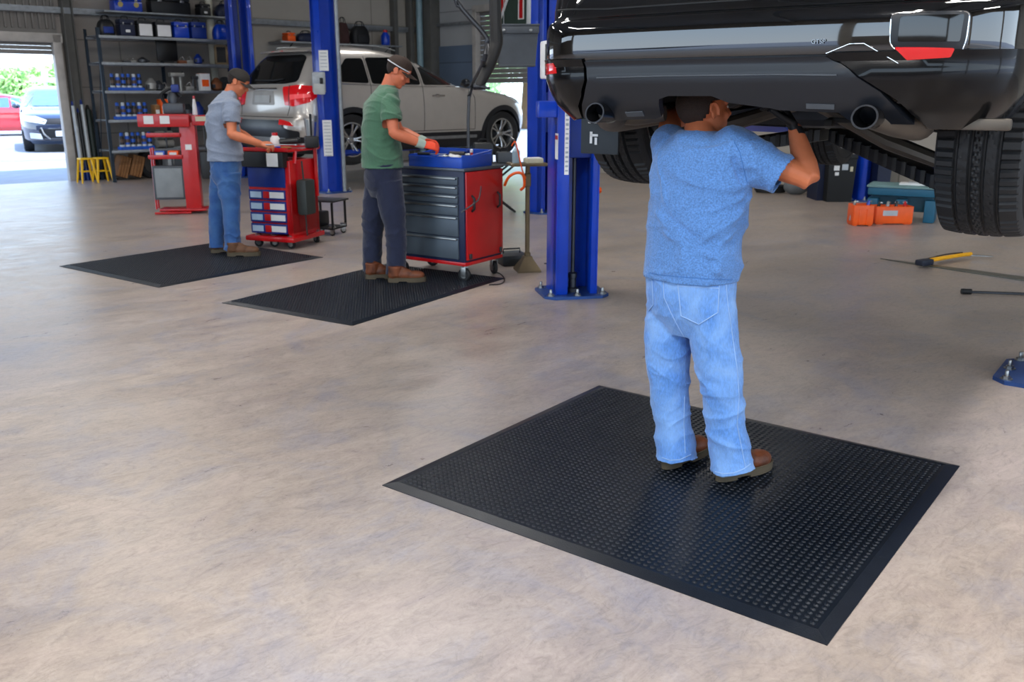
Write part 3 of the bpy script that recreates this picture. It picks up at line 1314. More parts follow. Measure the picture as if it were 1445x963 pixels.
# stamped lower arms that droop towards the hanging wheels, with rows of ribs
for sg in (1, -1):
    p0, p1 = V((sg * .02, .34, .27)), V((sg * .64, .06, .07 if sg > 0 else .16))
    d = p1 - p0
    mb = MB()
    rg = []
    for k in range(9):
        u = k / 8
        c_ = p0 + d * u
        wdt = .11 - .03 * u + .02 * math.sin(u * PI)
        rg.append([c_ + V((0, -wdt, .02)), c_ + V((0, -wdt, -.03)), c_ + V((0, wdt, -.03)), c_ + V((0, wdt, .02)), c_ + V((0, wdt * .6, .035)), c_ + V((0, -wdt * .6, .035))])
    mb.loft(rg)
    la = mb.build('control_arm', 'satin_black', suv, ang=30)
    mb = MB()
    for k in range(14):
        c_ = p0 + d * (.05 + .9 * k / 13)
        mb.box(c_ + V((0, -.115 + .02 * k / 13, .0)), (.020, .03, .055), bev=.004)
    mb.build('rib_row', mat('belly', '#2c2c2c', .55, .2, var=.25), la)
    mb = MB()
    q0_, q1_ = V((sg * .05, -.02, .40)), V((sg * .66, -.10, .16 if sg > 0 else .25))
    mb.tube([q0_, q0_.lerp(q1_, .5) + V((0, 0, -.02)), q1_], [.028, .034, .026], 10)
    mb.build('lateral_link', 'cast', suv)
# long ribbed belly panel that runs forward from the right exhaust
mb = MB()
mb.box((.28, .55, .34), (.34, 1.25, .02), bev=.006)
for k in range(26):
    mb.box((.38, -.04 + k * .048, .326), (.10, .018, .012), bev=.004)
mb.box((.46, .55, .345), (.05, 1.3, .035), bev=.01)
mb.box((.12, .55, .33), (.035, 1.3, .03), bev=.01)
mb.build('belly_panel', mat('belly', '#2c2c2c', .55, .2, var=.25), suv)
mb = MB()
mb.tube([(-.34, .0, .48), (-.34, .36, .48)], [(.10, .08), (.10, .08)], 24)
mb.tube([(-.30, .32, .46), (-.22, .6, .44), (-.05, 1.2, .42), (-.05, 2.6, .40)], .03, 10, smooth=4)
mb.build('silencer', 'cast', suv)
mb = MB()
mb.tube([(0, .0, .52), (0, .1, .50), (0, .24, .50), (0, .30, .50)], [.08, .12, .11, .05], 18)
mb.build('differential', 'dark_steel', suv)
# light sheet trays hanging below, seen past the arms of the worker
mb = MB()
mb.box((.16, .34, .30), (.5, .10, .02), bev=.004)
mb.build('heat_plate', mat('pale_plate', '#b9b8b2', .4, .5), suv)
# mud flap, left
mb = MB()
mb.box((-.74, -.47, .30), (.19, .012, .22), bev=.005)
mf = mb.build('mud_flap', mat('flap', '#20282e', .5), suv)
mb = MB()
for (a, z, w, h) in ((-.775, .375, .05, .012), (-.79, .345, .012, .05), (-.76, .345, .012, .05), (-.775, .33, .045, .01), (-.765, .27, .04, .01), (-.78, .26, .012, .05), (-.755, .245, .012, .03)):
    mb.box((a, -.478, z), (w, .003, h))
mb.build('white_mark', 'white_paper', mf)
# wheels hang on their springs
wheel(suv, (-.76, 0, .405), S=1.05, sg=-1, WX=1.08)
wheel(suv, (.745, -.03, .295), S=1.05, sg=1, WX=1.15)
wheel(suv, (-.785, 2.72, .31), S=1, sg=-1)
wheel(suv, (.785, 2.72, .31), S=1, sg=1)
# ================================================================= PEOPLE
def seg_dist(p, a, b):
    ab = b - a
    t = max(0, min(1, (p - a).dot(ab) / ab.length_squared))
    return (p - a - ab * t).length


def cloth(seed, amp=.004, fr=(5, 5, 16), strokes=(), fine=.0):
    off = V((seed * 13.7, seed * 3.1, seed * 7.9))
    f = V(fr)
    st = [(V(a), V(b), w, m) for a, b, w, m in strokes]

    def d(p, n):
        q = V((p.x * f.x, p.y * f.y, p.z * f.z)) + off
        w = noise.noise_vector(q * .35) * 1.4
        v = noise.noise(q + w)
        r = 1 - abs(noise.noise(q * .6 + w + off) * 2.2)
        q2 = V((p.x * f.x * 2.4, p.y * f.y * 2.4, p.z * f.z * 2.2)) - off
        w2 = noise.noise(q2 + w * 1.5)
        r2 = max(0, 1 - abs(noise.noise(q2 * .7 + w) * 2.4)) ** 3
        o = amp * (.7 * v + .9 * max(0, r) ** 3 - .3 + .22 * w2 + .34 * r2)
        for a, b, ww, m in st:
            x = seg_dist(p, a, b) / ww
            if x < 2.5:
                o += m * math.exp(-x * x)
        return o
    return d


def srf(c, A, B, a, b, n=28, e=2.3, z0=None):
    """one torso ring: superellipse with axes A, B"""
    R = []
    for k in range(n):
        t = 2 * PI * k / n
        x, y = math.cos(t), math.sin(t)
        R.append(c + A * (a * math.copysign(abs(x) ** (2 / e), x)) + B * (b * math.copysign(abs(y) ** (2 / e), y)))
    return R


def add_head(mb, H, s=1.0):
    """head in the frame H (x right, y face, z up, origin mid-head)"""
    T0 = mb.T
    mb.T = T0 @ H @ Matrix.Scale(s, 4)
    mb.ell((0, -.014, .030), (.076, .094, .086), 24, 16)
    mb.ell((0, .016, -.022), (.064, .076, .080), 24, 16)
    mb.ell((0, .018, -.070), (.054, .056, .040), 20, 12)
    mb.ell((0, .060, -.090), (.026, .024, .022), 16, 10)
    mb.ell((0, .050, .045), (.058, .042, .045), 20, 12)
    mb.tube([(0, .082, .022), (0, .098, -.004), (0, .108, -.020), (0, .090, -.032)], [.008, .010, .0125, .009], 10)
    for g in (-1, 1):
        mb.ell((g * .012, .092, -.024), (.009, .010, .008))
        mb.ell((g * .028, .080, .026), (.024, .012, .008))
        mb.ell((g * .038, .060, -.022), (.022, .022, .020))
        mb.ell((g * .030, .074, .006), (.012, .010, .008))
        ER = Matrix.Rotation(g * .35, 4, 'Z') @ Matrix.Rotation(-.15, 4, 'X')
        mb.ell((g * .079, -.008, -.002), (.007, .017, .028), 14, 10, ER)
        pts = [V((g * .086, -.008 + .018 * math.cos(t) - .003 * math.sin(t), .002 + .029 * math.sin(t))) for t in [(-.7 + k * .33) for k in range(13)]]
        mb.tube(pts, .0052, 6)
    mb.ell((0, .084, -.053), (.024, .009, .0055))
    mb.ell((0, .082, -.063), (.020, .009, .0065))
    mb.T = T0


def add_hand(mb, w, d, n, l, curl=.5, s=1.0, fat=0.0, spread=.12, thumb=(.65, .62, .35)):
    """w wrist, d towards the fingers, n out of the palm, l towards the thumb"""
    d = V(d).normalized()
    l = (V(l) - d * V(l).dot(d)).normalized()
    n0 = V(n)
    n = d.cross(l)
    if n.dot(n0) < 0:
        n = -n
    kn = w + d * .092 * s
    mb.tube([w - d * .01, w + d * .03 * s, w + d * .065 * s, kn + d * .004], [(.025 * s + fat, .018 * s + fat), (.033 * s + fat, .017 * s + fat), (.039 * s + fat, .0155 * s + fat), (.038 * s + fat, .0115 * s + fat)], 14, side=l)
    cs = curl if isinstance(curl, (list, tuple)) else [curl] * 4
    for i, (o, L) in enumerate(((.029, .074), (.010, .082), (-.010, .076), (-.028, .060))):
        p = kn + l * o * s - d * .006
        a = 0.0
        f = (d + l * (o * spread * 10 * .3)).normalized()
        pts = [p]
        for j, q in enumerate((.46, .30, .24)):
            a += cs[i] * (.75, 1.0, .7)[j]
            v = f * math.cos(a) + n * math.sin(a)
            p = p + v * L * q * s
            pts.append(p)
        mb.tube(pts, [(.0092 * s + fat), (.0088 * s + fat), (.0080 * s + fat), (.0062 * s + fat)], 10, side=l)
        mb.ell(pts[-1], [.0064 * s + fat] * 3, 8, 6)
    t0 = w + d * .028 * s + l * .022 * s
    td = (d * thumb[0] + l * thumb[1] + n * thumb[2]).normalized()
    t1 = t0 + td * .040 * s
    t2 = t1 + (td + d * .35 + n * .1).normalized() * .030 * s
    t3 = t2 + (td + d * .6 + n * .25).normalized() * .024 * s
    mb.tube([t0 - td * .012, t1, t2, t3], [.014 * s + fat, .0115 * s + fat, .0100 * s + fat, .0075 * s + fat], 10)


def surf_fn(ob, inset=0.0):
    """pixel -> point of the mesh, for seams and pockets that lie on the cloth"""
    bm = bmesh.new()
    bm.from_mesh(ob.data)
    bm.transform(ob.matrix_world)
    t = BVHTree.FromBMesh(bm)
    bm.free()
    last = [V((0, 3.5, 1))]

    def f(x, y):
        loc, nor, i, dd = t.ray_cast(CAM, ray(x, y).normalized())
        if loc is None:
            r = ray(x, y).normalized()
            k = (last[0] - CAM).dot(r)
            loc, nor, i, dd = t.find_nearest(CAM + r * k)
        last[0] = loc
        return loc
    return f


def boot(parent, p, hd, mb_col, sole_col, z0, s=1.0, hi=.13):
    p = p + V((math.cos(hd), math.sin(hd), 0)) * .024
    T = Matrix.Translation((p.x, p.y, z0)) @ Matrix.Rotation(hd - PI / 2, 4, 'Z') @ Matrix.Scale(s, 4)
    mb = MB(T)
    mb.ell((0, -.030, .062), (.040, .050, .052), 20, 12)
    mb.ell((0, .045, .058), (.043, .085, .050), 20, 12)
    mb.ell((0, .140, .050), (.049, .072, .040), 20, 12)
    mb.tube([(0, -.022, .05), (0, -.022, hi)], [(.046, .050), (.050, .056)], 18, side=(1, 0, 0))
    mb.tube([(0, -.02, .115), (0, .06, .085)], [(.034, .03), (.03, .025)], 12)
    b = remeshed(mb, 'boot', mb_col, .005, 4, parent)
    for v in b.data.vertices:
        if v.co.z < z0 + .024 * s:
            v.co.z = z0 + .024 * s
    mb = MB(T)
    out = []
    for k in range(40):
        t = 2 * PI * k / 40
        y = .070 + .152 * math.sin(t)
        wd = .046 + .008 * math.sin(t) - .006 * math.exp(-((y - .04) / .04) ** 2)
        out.append((wd * math.copysign(abs(math.cos(t)) ** .75, math.cos(t)), y))
    mb.prism(out, .010, .034)
    mb.prism([(x * .97, y) for x, y in out if y < .02], 0, .012)
    mb.prism([(x * .97, y) for x, y in out if y > .055], 0, .012)
    so = mb.build('sole', sole_col, b, ang=50)
    mb = MB(T)
    mb.tube([(x * 1.0, y, .036) for x, y in out], .0032, 5, closed=True)
    mb.build('welt', sole_col, b)
    return b


def hair_piece(H, s, keep, name, m, parent, grow=1.035, thick=.004):
    mb = MB()
    mb.ell((0, -.014, .030), (.0765, .0945, .0865), 48, 36)
    o = mb.build(name, m, parent)
    bm = bmesh.new()
    bm.from_mesh(o.data)
    dl = [v for v in bm.verts if not keep(v.co)]
    bmesh.ops.delete(bm, geom=dl, context='VERTS')
    for v in bm.verts:
        n = (v.co - V((0, -.014, .03))).normalized()
        v.co += n * (thick + .0012 * noise.noise(v.co * 90))
    bm.transform(H @ Matrix.Scale(s, 4))
    bm.to_mesh(o.data)
    bm.free()
    sd = o.modifiers.new('s', 'SOLIDIFY')
    sd.thickness = thick + .003
    sd.offset = -1
    return o


def cap(H, s, parent, m, strap=None):
    mb = MB(H @ Matrix.Scale(s, 4))
    rings = []
    for i in range(13):
        t = (i / 12) * PI / 2
        z = .040 + .088 * math.sin(t)
        r = math.cos(t) ** .8 if i < 12 else .02
        rings.append([V((.086 * r * math.cos(a), -.014 + .104 * r * math.sin(a), z + .004 * math.sin(a))) for a in [2 * PI * k / 36 for k in range(36)]])
    mb.loft(rings, cap=False)
    mb.raw(rings[-1], [tuple(range(36))])
    inner = [[V((p.x * .95, -.014 + (p.y + .014) * .95, p.z - .003)) for p in R] for R in rings[:3]]
    mb.loft([rings[0], inner[0]], cap=False)
    mb.ell((0, -.014, .129), (.008, .008, .004))
    for k in range(3):
        a0 = PI * k / 3 + .5
        mb.tube([V((.0868 * math.cos(t) ** .8 * math.cos(a0), -.014 + .1048 * math.cos(t) ** .8 * math.sin(a0), .0405 + .0885 * math.sin(t))) for t in [j * PI / 2 / 8 * .95 for j in range(9)]], .0014, 5)
    c = mb.build('cap', m, parent)
    sd = c.modifiers.new('s', 'SOLIDIFY')
    sd.thickness = .003
    mb = MB(H @ Matrix.Scale(s, 4))
    top, bot = [], []
    for i in range(9):
        v = i / 8
        row = []
        for k in range(15):
            a = PI * (.16 + .68 * k / 14)
            x = .080 * math.cos(a)
            y0 = -.014 + .100 * math.sin(a)
            y = y0 + v * .078 * math.sin(a) ** .6
            row.append(V((x * (1 - .05 * v), y, .040 - .012 * v - 3.2 * x * x)))
        top.append(row)
    vs = [p for r in top for p in r] + [p - V((0, 0, .004)) for r in top for p in r]
    n = 15
    N = len(vs) // 2
    fs = []
    for i in range(8):
        for k in range(n - 1):
            a = i * n + k
            fs.append((a, a + 1, a + n + 1, a + n))
            fs.append((a + N, a + n + N, a + n + 1 + N, a + 1 + N))
    ed = [(8 * n + k, 8 * n + k + 1) for k in range(n - 1)] + [(i * n, (i + 1) * n) for i in range(8)] + [((i + 1) * n + n - 1, i * n + n - 1) for i in range(8)]
    for a, b in ed:
        fs.append((a, b, b + N, a + N))
    mb.raw(vs, fs)
    mb.build('cap_brim', m, c)
    if strap:
        mb = MB(H @ Matrix.Scale(s, 4))
        pts = [V((.0885 * math.cos(a), -.014 + .107 * math.sin(a), .046 + .003 * math.sin(a))) for a in [PI * (-.42 + .80 * k / 20) for k in range(21)]]
        mb.tube(pts, [(.004, .0022)] * 21, 6, side=(0, 0, 1))
        st = mb.build('cap_band', strap, c)
    return c


def person(spec):
    """spec holds world positions of every joint; everything is built in the world frame with the root at the feet"""
    S = spec
    root = thing('person', S['label'], 'person', S['root'])
    T = Matrix.Translation(-V(S['root']))
    A, B = S['R'], S['F']
    vox = S['vox']
    sk = S['skin']
    H = T @ Matrix.Translation(S['head']) @ frame(S['face'], S.get('headup', (0, 0, 1)))
    hs = S.get('hs', 1.0)
    # ---------------- body: one continuous surface
    mb = MB(T)
    add_head(mb, Matrix.Translation(S['head']) @ frame(S['face'], S.get('headup', (0, 0, 1))), hs)
    Hm = Matrix.Translation(S['head']) @ frame(S['face'], S.get('headup', (0, 0, 1)))
    nb = Hm @ V((0, -.030, -.05))
    mb.tube([S['neck'] - V((0, 0, .06)), S['neck'], S['neck'].lerp(nb, .6), nb], [(.075, .075), (.062, .062), (.055, .055), (.056, .054)], 20)
    rings = [srf(c, A, B, a * .86, b * .82) for c, a, b in S['torso']]
    mb.loft(rings)
    for sd in ('r', 'l'):
        sh, el, wr = S['sh' + sd], S['el' + sd], S['wr' + sd]
        m1 = sh.lerp(el, .5)
        f1 = el.lerp(wr, .28)
        mb.tube([sh, m1, el.lerp(sh, .1), el, f1, el.lerp(wr, .7), wr], [.050, .050, .042, .041, .046, .036, (.029, .024)], 16, smooth=3)
        mb.ell(sh, (.052, .052, .052))
        hd, pn, th = S['hand' + sd]
        if not S.get('glove' + sd):
            add_hand(mb, wr, hd, pn, th, S.get('curl' + sd, .5))
        else:
            mb.ell(wr, (.026, .026, .026))
        hp, kn, an = S['hp' + sd], S['kn' + sd], S['an' + sd]
        mb.tube([hp, hp.lerp(kn, .5), kn, kn.lerp(an, .35), an], [.066, .062, .048, .048, .034], 14, smooth=3)
    body = remeshed(mb, 'body', sk, vox, 3, root, fac=.45)
    # ---------------- hair
    if S.get('hair') == 'short':
        def keep(p):
            if p.y > .03:
                return p.z > .062 + (p.y - .03) * .35
            if p.y > -.012:
                return p.z > .030
            return p.z > -.048 + max(0, (p.y + .05)) * 1.6
        hair_piece(H, hs, keep, 'hair', S['hairm'], root)
    else:
        def keep(p):
            if p.z > .05:
                return False
            if p.y > .02:
                return False
            if p.y > -.015:
                return p.z > .012
            return p.z > -.048 + max(0, (p.y + .05)) * 1.3
        hair_piece(H, hs, keep, 'hair', S['hairm'], root, thick=.003)
        cap(H, hs, root, S['capm'], S.get('strap'))
    for g in (-1, 1):
        mb = MB(H @ Matrix.Scale(hs, 4))
        mb.ell((g * .030, .0775, .007), (.0115, .0085, .0065), 12, 8)
        e = mb.build('eye', mat('eye_white', '#e6dfd8', .3), root)
        mb = MB(H @ Matrix.Scale(hs, 4))
        mb.ell((g * .030, .0855, .006), (.005, .0025, .005), 10, 6)
        mb.build('iris', mat('iris', '#2b1a10', .2), e)
        mb = MB(H @ Matrix.Scale(hs, 4))
        mb.tube([(g * .014, .0915, .024), (g * .030, .0925, .030), (g * .046, .082, .026)], [.003, .0038, .002], 6)
        mb.build('eyebrow', S['hairm'], root)
    # ---------------- shirt
    mb = MB(T)
    mb.loft([srf(c, A, B, a, b) for c, a, b in S['torso']])
    cuts = []
    for sd in ('r', 'l'):
        sl = S['sleeve' + sd]
        mb.tube([p for p, r in sl], [r for p, r in sl], 18, smooth=3)
        mb.ell(sl[0][0], (sl[0][1] * .98,) * 3)
        e, e0 = sl[-1][0], sl[-2][0]
        dr = (e - e0).normalized()
        cuts.append((T @ (e - dr * .006), dr, sl[-1][1] * 1.12))
    hem = S['torso'][0][0]
    cuts.append((T @ (hem + V((0, 0, .006))), (0, 0, -1), .32))
    shirt = remeshed(mb, 'shirt', S['shirt'], S.get('voxc', .006), 5, root, disp=S.get('shirt_disp'), cuts=cuts, solid=.004)
    # ---------------- trousers
    mb = MB(T)
    mb.loft([srf(c, A, B, a, b, e=2.2) for c, a, b in S['pelvis']])
    cuts = []
    for sd in ('r', 'l'):
        lg = S['leg' + sd]
        mb.tube([p for p, r in lg], [r for p, r in lg], 20, side=A, smooth=4)
        e, e0 = lg[-1][0], lg[-2][0]
        cuts.append((T @ (e + V((0, 0, .006))), V((0, 0, -1)), .12))
    tr = remeshed(mb, 'trousers', S['jeans'], S.get('voxc', .006), 5, root, disp=S.get('jeans_disp'), cuts=cuts, solid=.003)
    # ---------------- boots
    for sd in ('r', 'l'):
        p, hd = S['foot' + sd]
        boot(root, T @ p, hd, S['boot'], S['sole'], S['footz'], S.get('boots', 1.0))
    # ---------------- gloves
    for sd in ('r', 'l'):
        gm = S.get('glove' + sd)
        if gm:
            mb = MB(T)
            hd, pn, th = S['hand' + sd]
            wr = S['wr' + sd]
            el = S['el' + sd]
            add_hand(mb, wr, hd, pn, th, S.get('curl' + sd, .5), 1.06, .0018)
            mb.tube([wr + (el - wr).normalized() * .035, wr], [(.034, .030), (.031, .024)], 16)
            gl = remeshed(mb, 'glove', gm, .0032, 2, root)
            if S.get('cuff'):
                mb = MB(T)
                u_ = (el - wr).normalized()
                mb.tube([wr - u_ * .012, wr + u_ * .02, wr + u_ * .055], [(.034, .030), (.038, .034), (.040, .036)], 18)
                mb.build('cuff', S['cuff'], gl)
    return root, body, shirt, tr


def fabric(name, col, weave=420, var=.14, stretch=(1, 1, 1), worn=None, rough=.85):
    m = mat(name, col, rough, var=var, vs=160, bump=.28, bs=weave, sheen=.25, stretch=stretch, rvar=.03)
    if worn:
        nt = m.node_tree
        b = nt.nodes['Principled BSDF']
        src = b.inputs['Base Color'].links[0].from_socket
        tc = [n for n in nt.nodes if n.type == 'TEX_COORD'][0]
        n = nt.nodes.new('ShaderNodeTexNoise')
        n.inputs['Scale'].default_value = 7
        n.inputs['Detail'].default_value = 5
        n.inputs['Distortion'].default_value = .6
        nt.links.new(tc.outputs['Object'], n.inputs['Vector'])
        r = nt.nodes.new('ShaderNodeValToRGB')
        r.color_ramp.elements[0].position = .38
        r.color_ramp.elements[1].position = .68
        r.color_ramp.elements[0].color = (0, 0, 0, 1)
        r.color_ramp.elements[1].color = (1, 1, 1, 1)
        nt.links.new(n.outputs['Fac'], r.inputs[0])
        x = nt.nodes.new('ShaderNodeMix')
        x.data_type = 'RGBA'
        mm = nt.nodes.new('ShaderNodeMath')
        mm.operation = 'MULTIPLY'
        mm.inputs[1].default_value = .6
        nt.links.new(r.outputs[0], mm.inputs[0])
        nt.links.new(mm.outputs[0], x.inputs[0])
        nt.links.new(src, x.inputs[6])
        x.inputs[7].default_value = lin(worn)
        nt.links.new(x.outputs[2], b.inputs['Base Color'])
    return m


M['hair_dark'] = mat('hair_dark', '#2a1c15', .7, var=.35, vs=120, bump=.5, bs=400)
M['boot_brown'] = mat('boot_brown', '#63331a', .55, var=.6, vs=14, bump=.25, bs=90)
M['boot_dark'] = mat('boot_dark', '#5a3a24', .65, var=.35, vs=14, bump=.25, bs=90)
M['sole'] = mat('sole_rubber', '#4c4232', .7, var=.2)
MAT_Z = .017


def A_(x, y, Y):
    return at(x, y, Y)


# ---------------------------------------------------------------- the worker under the black car
F = V((.766, .643, 0))
R = V((.643, -.766, 0))
rt = G(985, 670)
fr_, fl_ = V((.885, 3.452, 0)), V((.680, 3.585, 0))
tor = [(A_(974, 393, 3.57), .198, .160), (A_(976, 372, 3.57), .198, .158), (A_(979, 340, 3.57), .200, .154), (A_(984, 300, 3.57), .206, .148), (A_(988, 262, 3.57), .214, .144), (A_(991, 232, 3.57), .218, .138),
       (A_(993, 210, 3.57), .205, .122), (A_(992, 197, 3.575), .160, .100), (A_(990, 189, 3.58), .100, .080), (A_(989, 184, 3.59), .066, .066)]
hpr, hpl = A_(1003, 418, 3.51), A_(947, 418, 3.64)
S1 = dict(label='worker in a light blue t-shirt and pale jeans reaching up under the black car', root=(rt.x, rt.y, 0), R=R, F=F, vox=.0046, skin=mat('skin_tan', '#c4704a', .48, var=.12, vs=11, bump=.08, bs=220, spec=.4),
          head=A_(994, 157, 3.62), face=(.90, .34, .10), headup=(-.08, 0, 1), neck=A_(988, 190, 3.58), torso=tor, hs=1.02,
          shr=A_(1040, 212, 3.46), elr=A_(1141, 252, 3.40), wrr=A_(1122, 183, 3.50), shl=A_(944, 205, 3.70), ell=A_(946, 168, 3.84), wrl=A_(1012, 150, 3.98),
          handr=(V((-.35, .2, .6)), V((-.8, .5, 0)), V((-.3, -.8, .1))), handl=(V((.9, .1, .2)), V((.1, .2, 1)), V((-.3, -1, .1))), glover=mat('glove_black', '#15171b', .6), glovel=mat('glove_black', '#15171b', .6), curlr=.7, curll=.55,
          hpr=hpr, hpl=hpl, knr=A_(1020, 535, 3.47), knl=A_(946, 535, 3.62), anr=A_(1037, 655, 3.45), anl=A_(957, 640, 3.59),
          hair='short', hairm=M['hair_dark'],
          sleever=[(A_(1032, 216, 3.48), .098), (A_(1060, 226, 3.45), .090), (A_(1086, 239, 3.43), .080), (A_(1107, 251, 3.405), .075)],
          sleevel=[(A_(950, 216, 3.67), .088), (A_(946, 204, 3.72), .080), (A_(944, 196, 3.76), .074)],
          shirt=fabric('shirt_blue', '#5481bd', var=.3), 
          pelvis=[(A_(975, 470, 3.57), .120, .095), (A_(974, 440, 3.57), .178, .138), (A_(974, 415, 3.57), .188, .150), (A_(974, 392, 3.57), .190, .148), (A_(974, 372, 3.57), .186, .140)],
          legr=[(A_(1001, 430, 3.50), (.098, .108)), (A_(1008, 480, 3.49), (.098, .104)), (A_(1018, 540, 3.47), (.088, .086)), (A_(1024, 600, 3.46), (.082, .080)), (A_(1030, 640, 3.455), (.082, .082)), (A_(1034, 666, 3.44), (.090, .098))],
          legl=[(A_(948, 430, 3.64), (.098, .108)), (A_(943, 480, 3.63), (.096, .104)), (A_(944, 540, 3.62), (.086, .084)), (A_(949, 600, 3.60), (.078, .076)), (A_(954, 630, 3.585), (.082, .086)), (A_(955, 648, 3.575), (.088, .098))],
          jeans=fabric('denim_light', '#5a8cd0', weave=300, var=.2, stretch=(1, 1, .35), worn='#8fb6e6'),
          footr=(fr_, math.radians(31)), footl=(fl_, math.radians(43)), boot=M['boot_brown'], sole=M['sole'], footz=MAT_Z, voxc=.0055)
o_ = V(S1['root'])
def W_(x, y, Y):
    return A_(x, y, Y) - o_
S1['shirt_disp'] = cloth(1, .010, (4.5, 4.5, 9), [
    (W_(930, 325, 3.5), W_(1020, 372, 3.35), .011, .013), (W_(935, 300, 3.5), W_(1000, 350, 3.35), .010, -.009), (W_(925, 300, 3.55), W_(960, 345, 3.4), .011, .010),
    (W_(1045, 300, 3.4), W_(985, 345, 3.38), .011, .012), (W_(1050, 278, 3.4), W_(1000, 300, 3.38), .010, .010), (W_(1035, 225, 3.38), W_(1052, 268, 3.38), .010, -.014),
    (W_(1060, 205, 3.38), W_(1075, 250, 3.36), .010, .008), (W_(960, 200, 3.45), W_(1040, 235, 3.35), .012, .008), (W_(985, 212, 3.45), W_(1050, 245, 3.35), .010, -.007),
    (W_(940, 378, 3.5), W_(1030, 385, 3.35), .010, .008), (W_(918, 350, 3.5), W_(960, 362, 3.4), .010, .010), (W_(1042, 325, 3.4), W_(1000, 365, 3.35), .010, .010),
    (W_(930, 215, 3.6), W_(938, 290, 3.5), .010, .008), (W_(1090, 238, 3.36), W_(1085, 268, 3.38), .008, .007), (W_(1012, 395, 3.35), W_(1005, 355, 3.35), .010, .007)])
jd = cloth(2, .0062, (6, 6, 10))
def jeans_disp(p, n, jd=jd):
    k = 1.0 + .7 * math.exp(-((p.z - .14) / .12) ** 2) + .6 * math.exp(-((p.z - .42) / .08) ** 2)
    return jd(p, n) * k
S1['jeans_disp'] = jeans_disp
p1, b1, sh1, tr1 = person(S1)
bpy.context.view_layer.update()

# jeans seams and pockets, lying on the cloth
fj = surf_fn(tr1)
RT = V(S1['root'])
stitch = mat('seam_thread', '#94b4de', .8)
seam_dark = mat('seam_dark', '#4d79b4', .85)
mb = MB(Matrix.Translation(-RT))
def fpatch(mb, poly, fn, t=.003, step=6):
    T0 = mb.T
    pts = roundpoly(poly, 2, 2)
    bm = bmesh.new()
    bm.faces.new([bm.verts.new((x, y, 0)) for x, y in pts])
    us = [p[0] for p in pts]
    ws = [p[1] for p in pts]
    for k in range(1, int((max(us) - min(us)) / step) + 1):
        bmesh.ops.bisect_plane(bm, geom=bm.verts[:] + bm.edges[:] + bm.faces[:], plane_co=(min(us) + k * step, 0, 0), plane_no=(1, 0, 0))
    for k in range(1, int((max(ws) - min(ws)) / step) + 1):
        bmesh.ops.bisect_plane(bm, geom=bm.verts[:] + bm.edges[:] + bm.faces[:], plane_co=(0, min(ws) + k * step, 0), plane_no=(0, 1, 0))
    bm.verts.index_update()
    vs = []
    for v in bm.verts:
        p = fn(v.co.x, v.co.y)
        r = (CAM - p).normalized()
        vs.append(p + r * t)
    nv = len(vs)
    vs += [p - (CAM - p).normalized() * (t + .004) for p in vs]
    fs = [[v.index for v in f.verts] for f in bm.faces]
    e = {}
    for ids in fs:
        for x, y in zip(ids, ids[1:] + ids[:1]):
            e[(x, y)] = 1
    fs += [[y, x, x + nv, y + nv] for (x, y) in e if (y, x) not in e]
    bm.free()
    mb.raw(vs, fs)
pk = [(956, 397), (1015, 400), (1013, 441), (986, 458), (961, 446)]
fpatch(mb, pk, fj)
pocket = mb.build('back_pocket', S1['jeans'], tr1)
mb = MB(Matrix.Translation(-RT))
def seam(mb, pts, r=.0016, closed=False, lift=.004, step=5):
    q = []
    m = len(pts)
    for i in range(m if closed else m - 1):
        a, b = pts[i], pts[(i + 1) % m]
        k = max(1, int(math.hypot(a[0] - b[0], a[1] - b[1]) / step))
        for j in range(k):
            p = fj(a[0] + (b[0] - a[0]) * j / k, a[1] + (b[1] - a[1]) * j / k)
            q.append(p + (CAM - p).normalized() * lift)
    if not closed:
        p = fj(*pts[-1])
        q.append(p + (CAM - p).normalized() * lift)
    mb.tube(q, r, 5, closed=closed)
seam(mb, pk, .0022, True)
seam(mb, [(958, 404), (1014, 407)], .0018)
mb.build('stitching', stitch, pocket)
mb = MB(Matrix.Translation(-RT))
fpatch(mb, [(911, 388), (920, 392), (922, 432), (915, 440), (910, 432)], fj)
pocket = mb.build('back_pocket', S1['jeans'], tr1)
mb = MB(Matrix.Translation(-RT))
seam(mb, [(912, 392), (920, 395), (922, 430), (915, 439)], .002)
mb.build('stitching', stitch, pocket)
mb = MB(Matrix.Translation(-RT))
for pts in ([(936, 392), (937, 420), (946, 440), (957, 462), (968, 480)], [(1024, 396), (1027, 430), (1033, 470), (1040, 520), (1043, 560), (1040, 600), (1049, 645), (1052, 660)], [(966, 560), (965, 600), (967, 640)]):
    mb = MB(Matrix.Translation(-RT))
    seam(mb, pts, .0020, lift=.0015)
    mb.build('seam', stitch, tr1)
mb = MB(Matrix.Translation(-RT))
seam(mb, [(1009, 666), (1020, 669), (1035, 668), (1050, 662), (1059, 655)], .0024, lift=.001)
mb.build('hem', stitch, tr1)
mb = MB(Matrix.Translation(-RT))
seam(mb, [(934, 646), (945, 650), (960, 649), (975, 642)], .0024, lift=.001)
mb.build('hem', stitch, tr1)
fj = surf_fn(sh1)
mb = MB(Matrix.Translation(-RT))
seam(mb, [(911, 384), (930, 388), (960, 391), (1000, 394), (1034, 395)], .0012, lift=.001)
mb.build('seam', mat('shirt_seam', '#3f6fae', .85), sh1)
mb = MB(Matrix.Translation(-RT))
seam(mb, [(1034, 196), (1044, 215), (1050, 240), (1055, 262)], .0015, lift=.0005)
mb.build('seam', mat('shirt_seam', '#3f6fae', .85), sh1)
mb = MB(Matrix.Translation(-RT))
seam(mb, [(1117, 231), (1108, 252), (1088, 267)], .0012, lift=.001)
mb.build('seam', mat('shirt_seam', '#4f7fbe', .85), sh1)


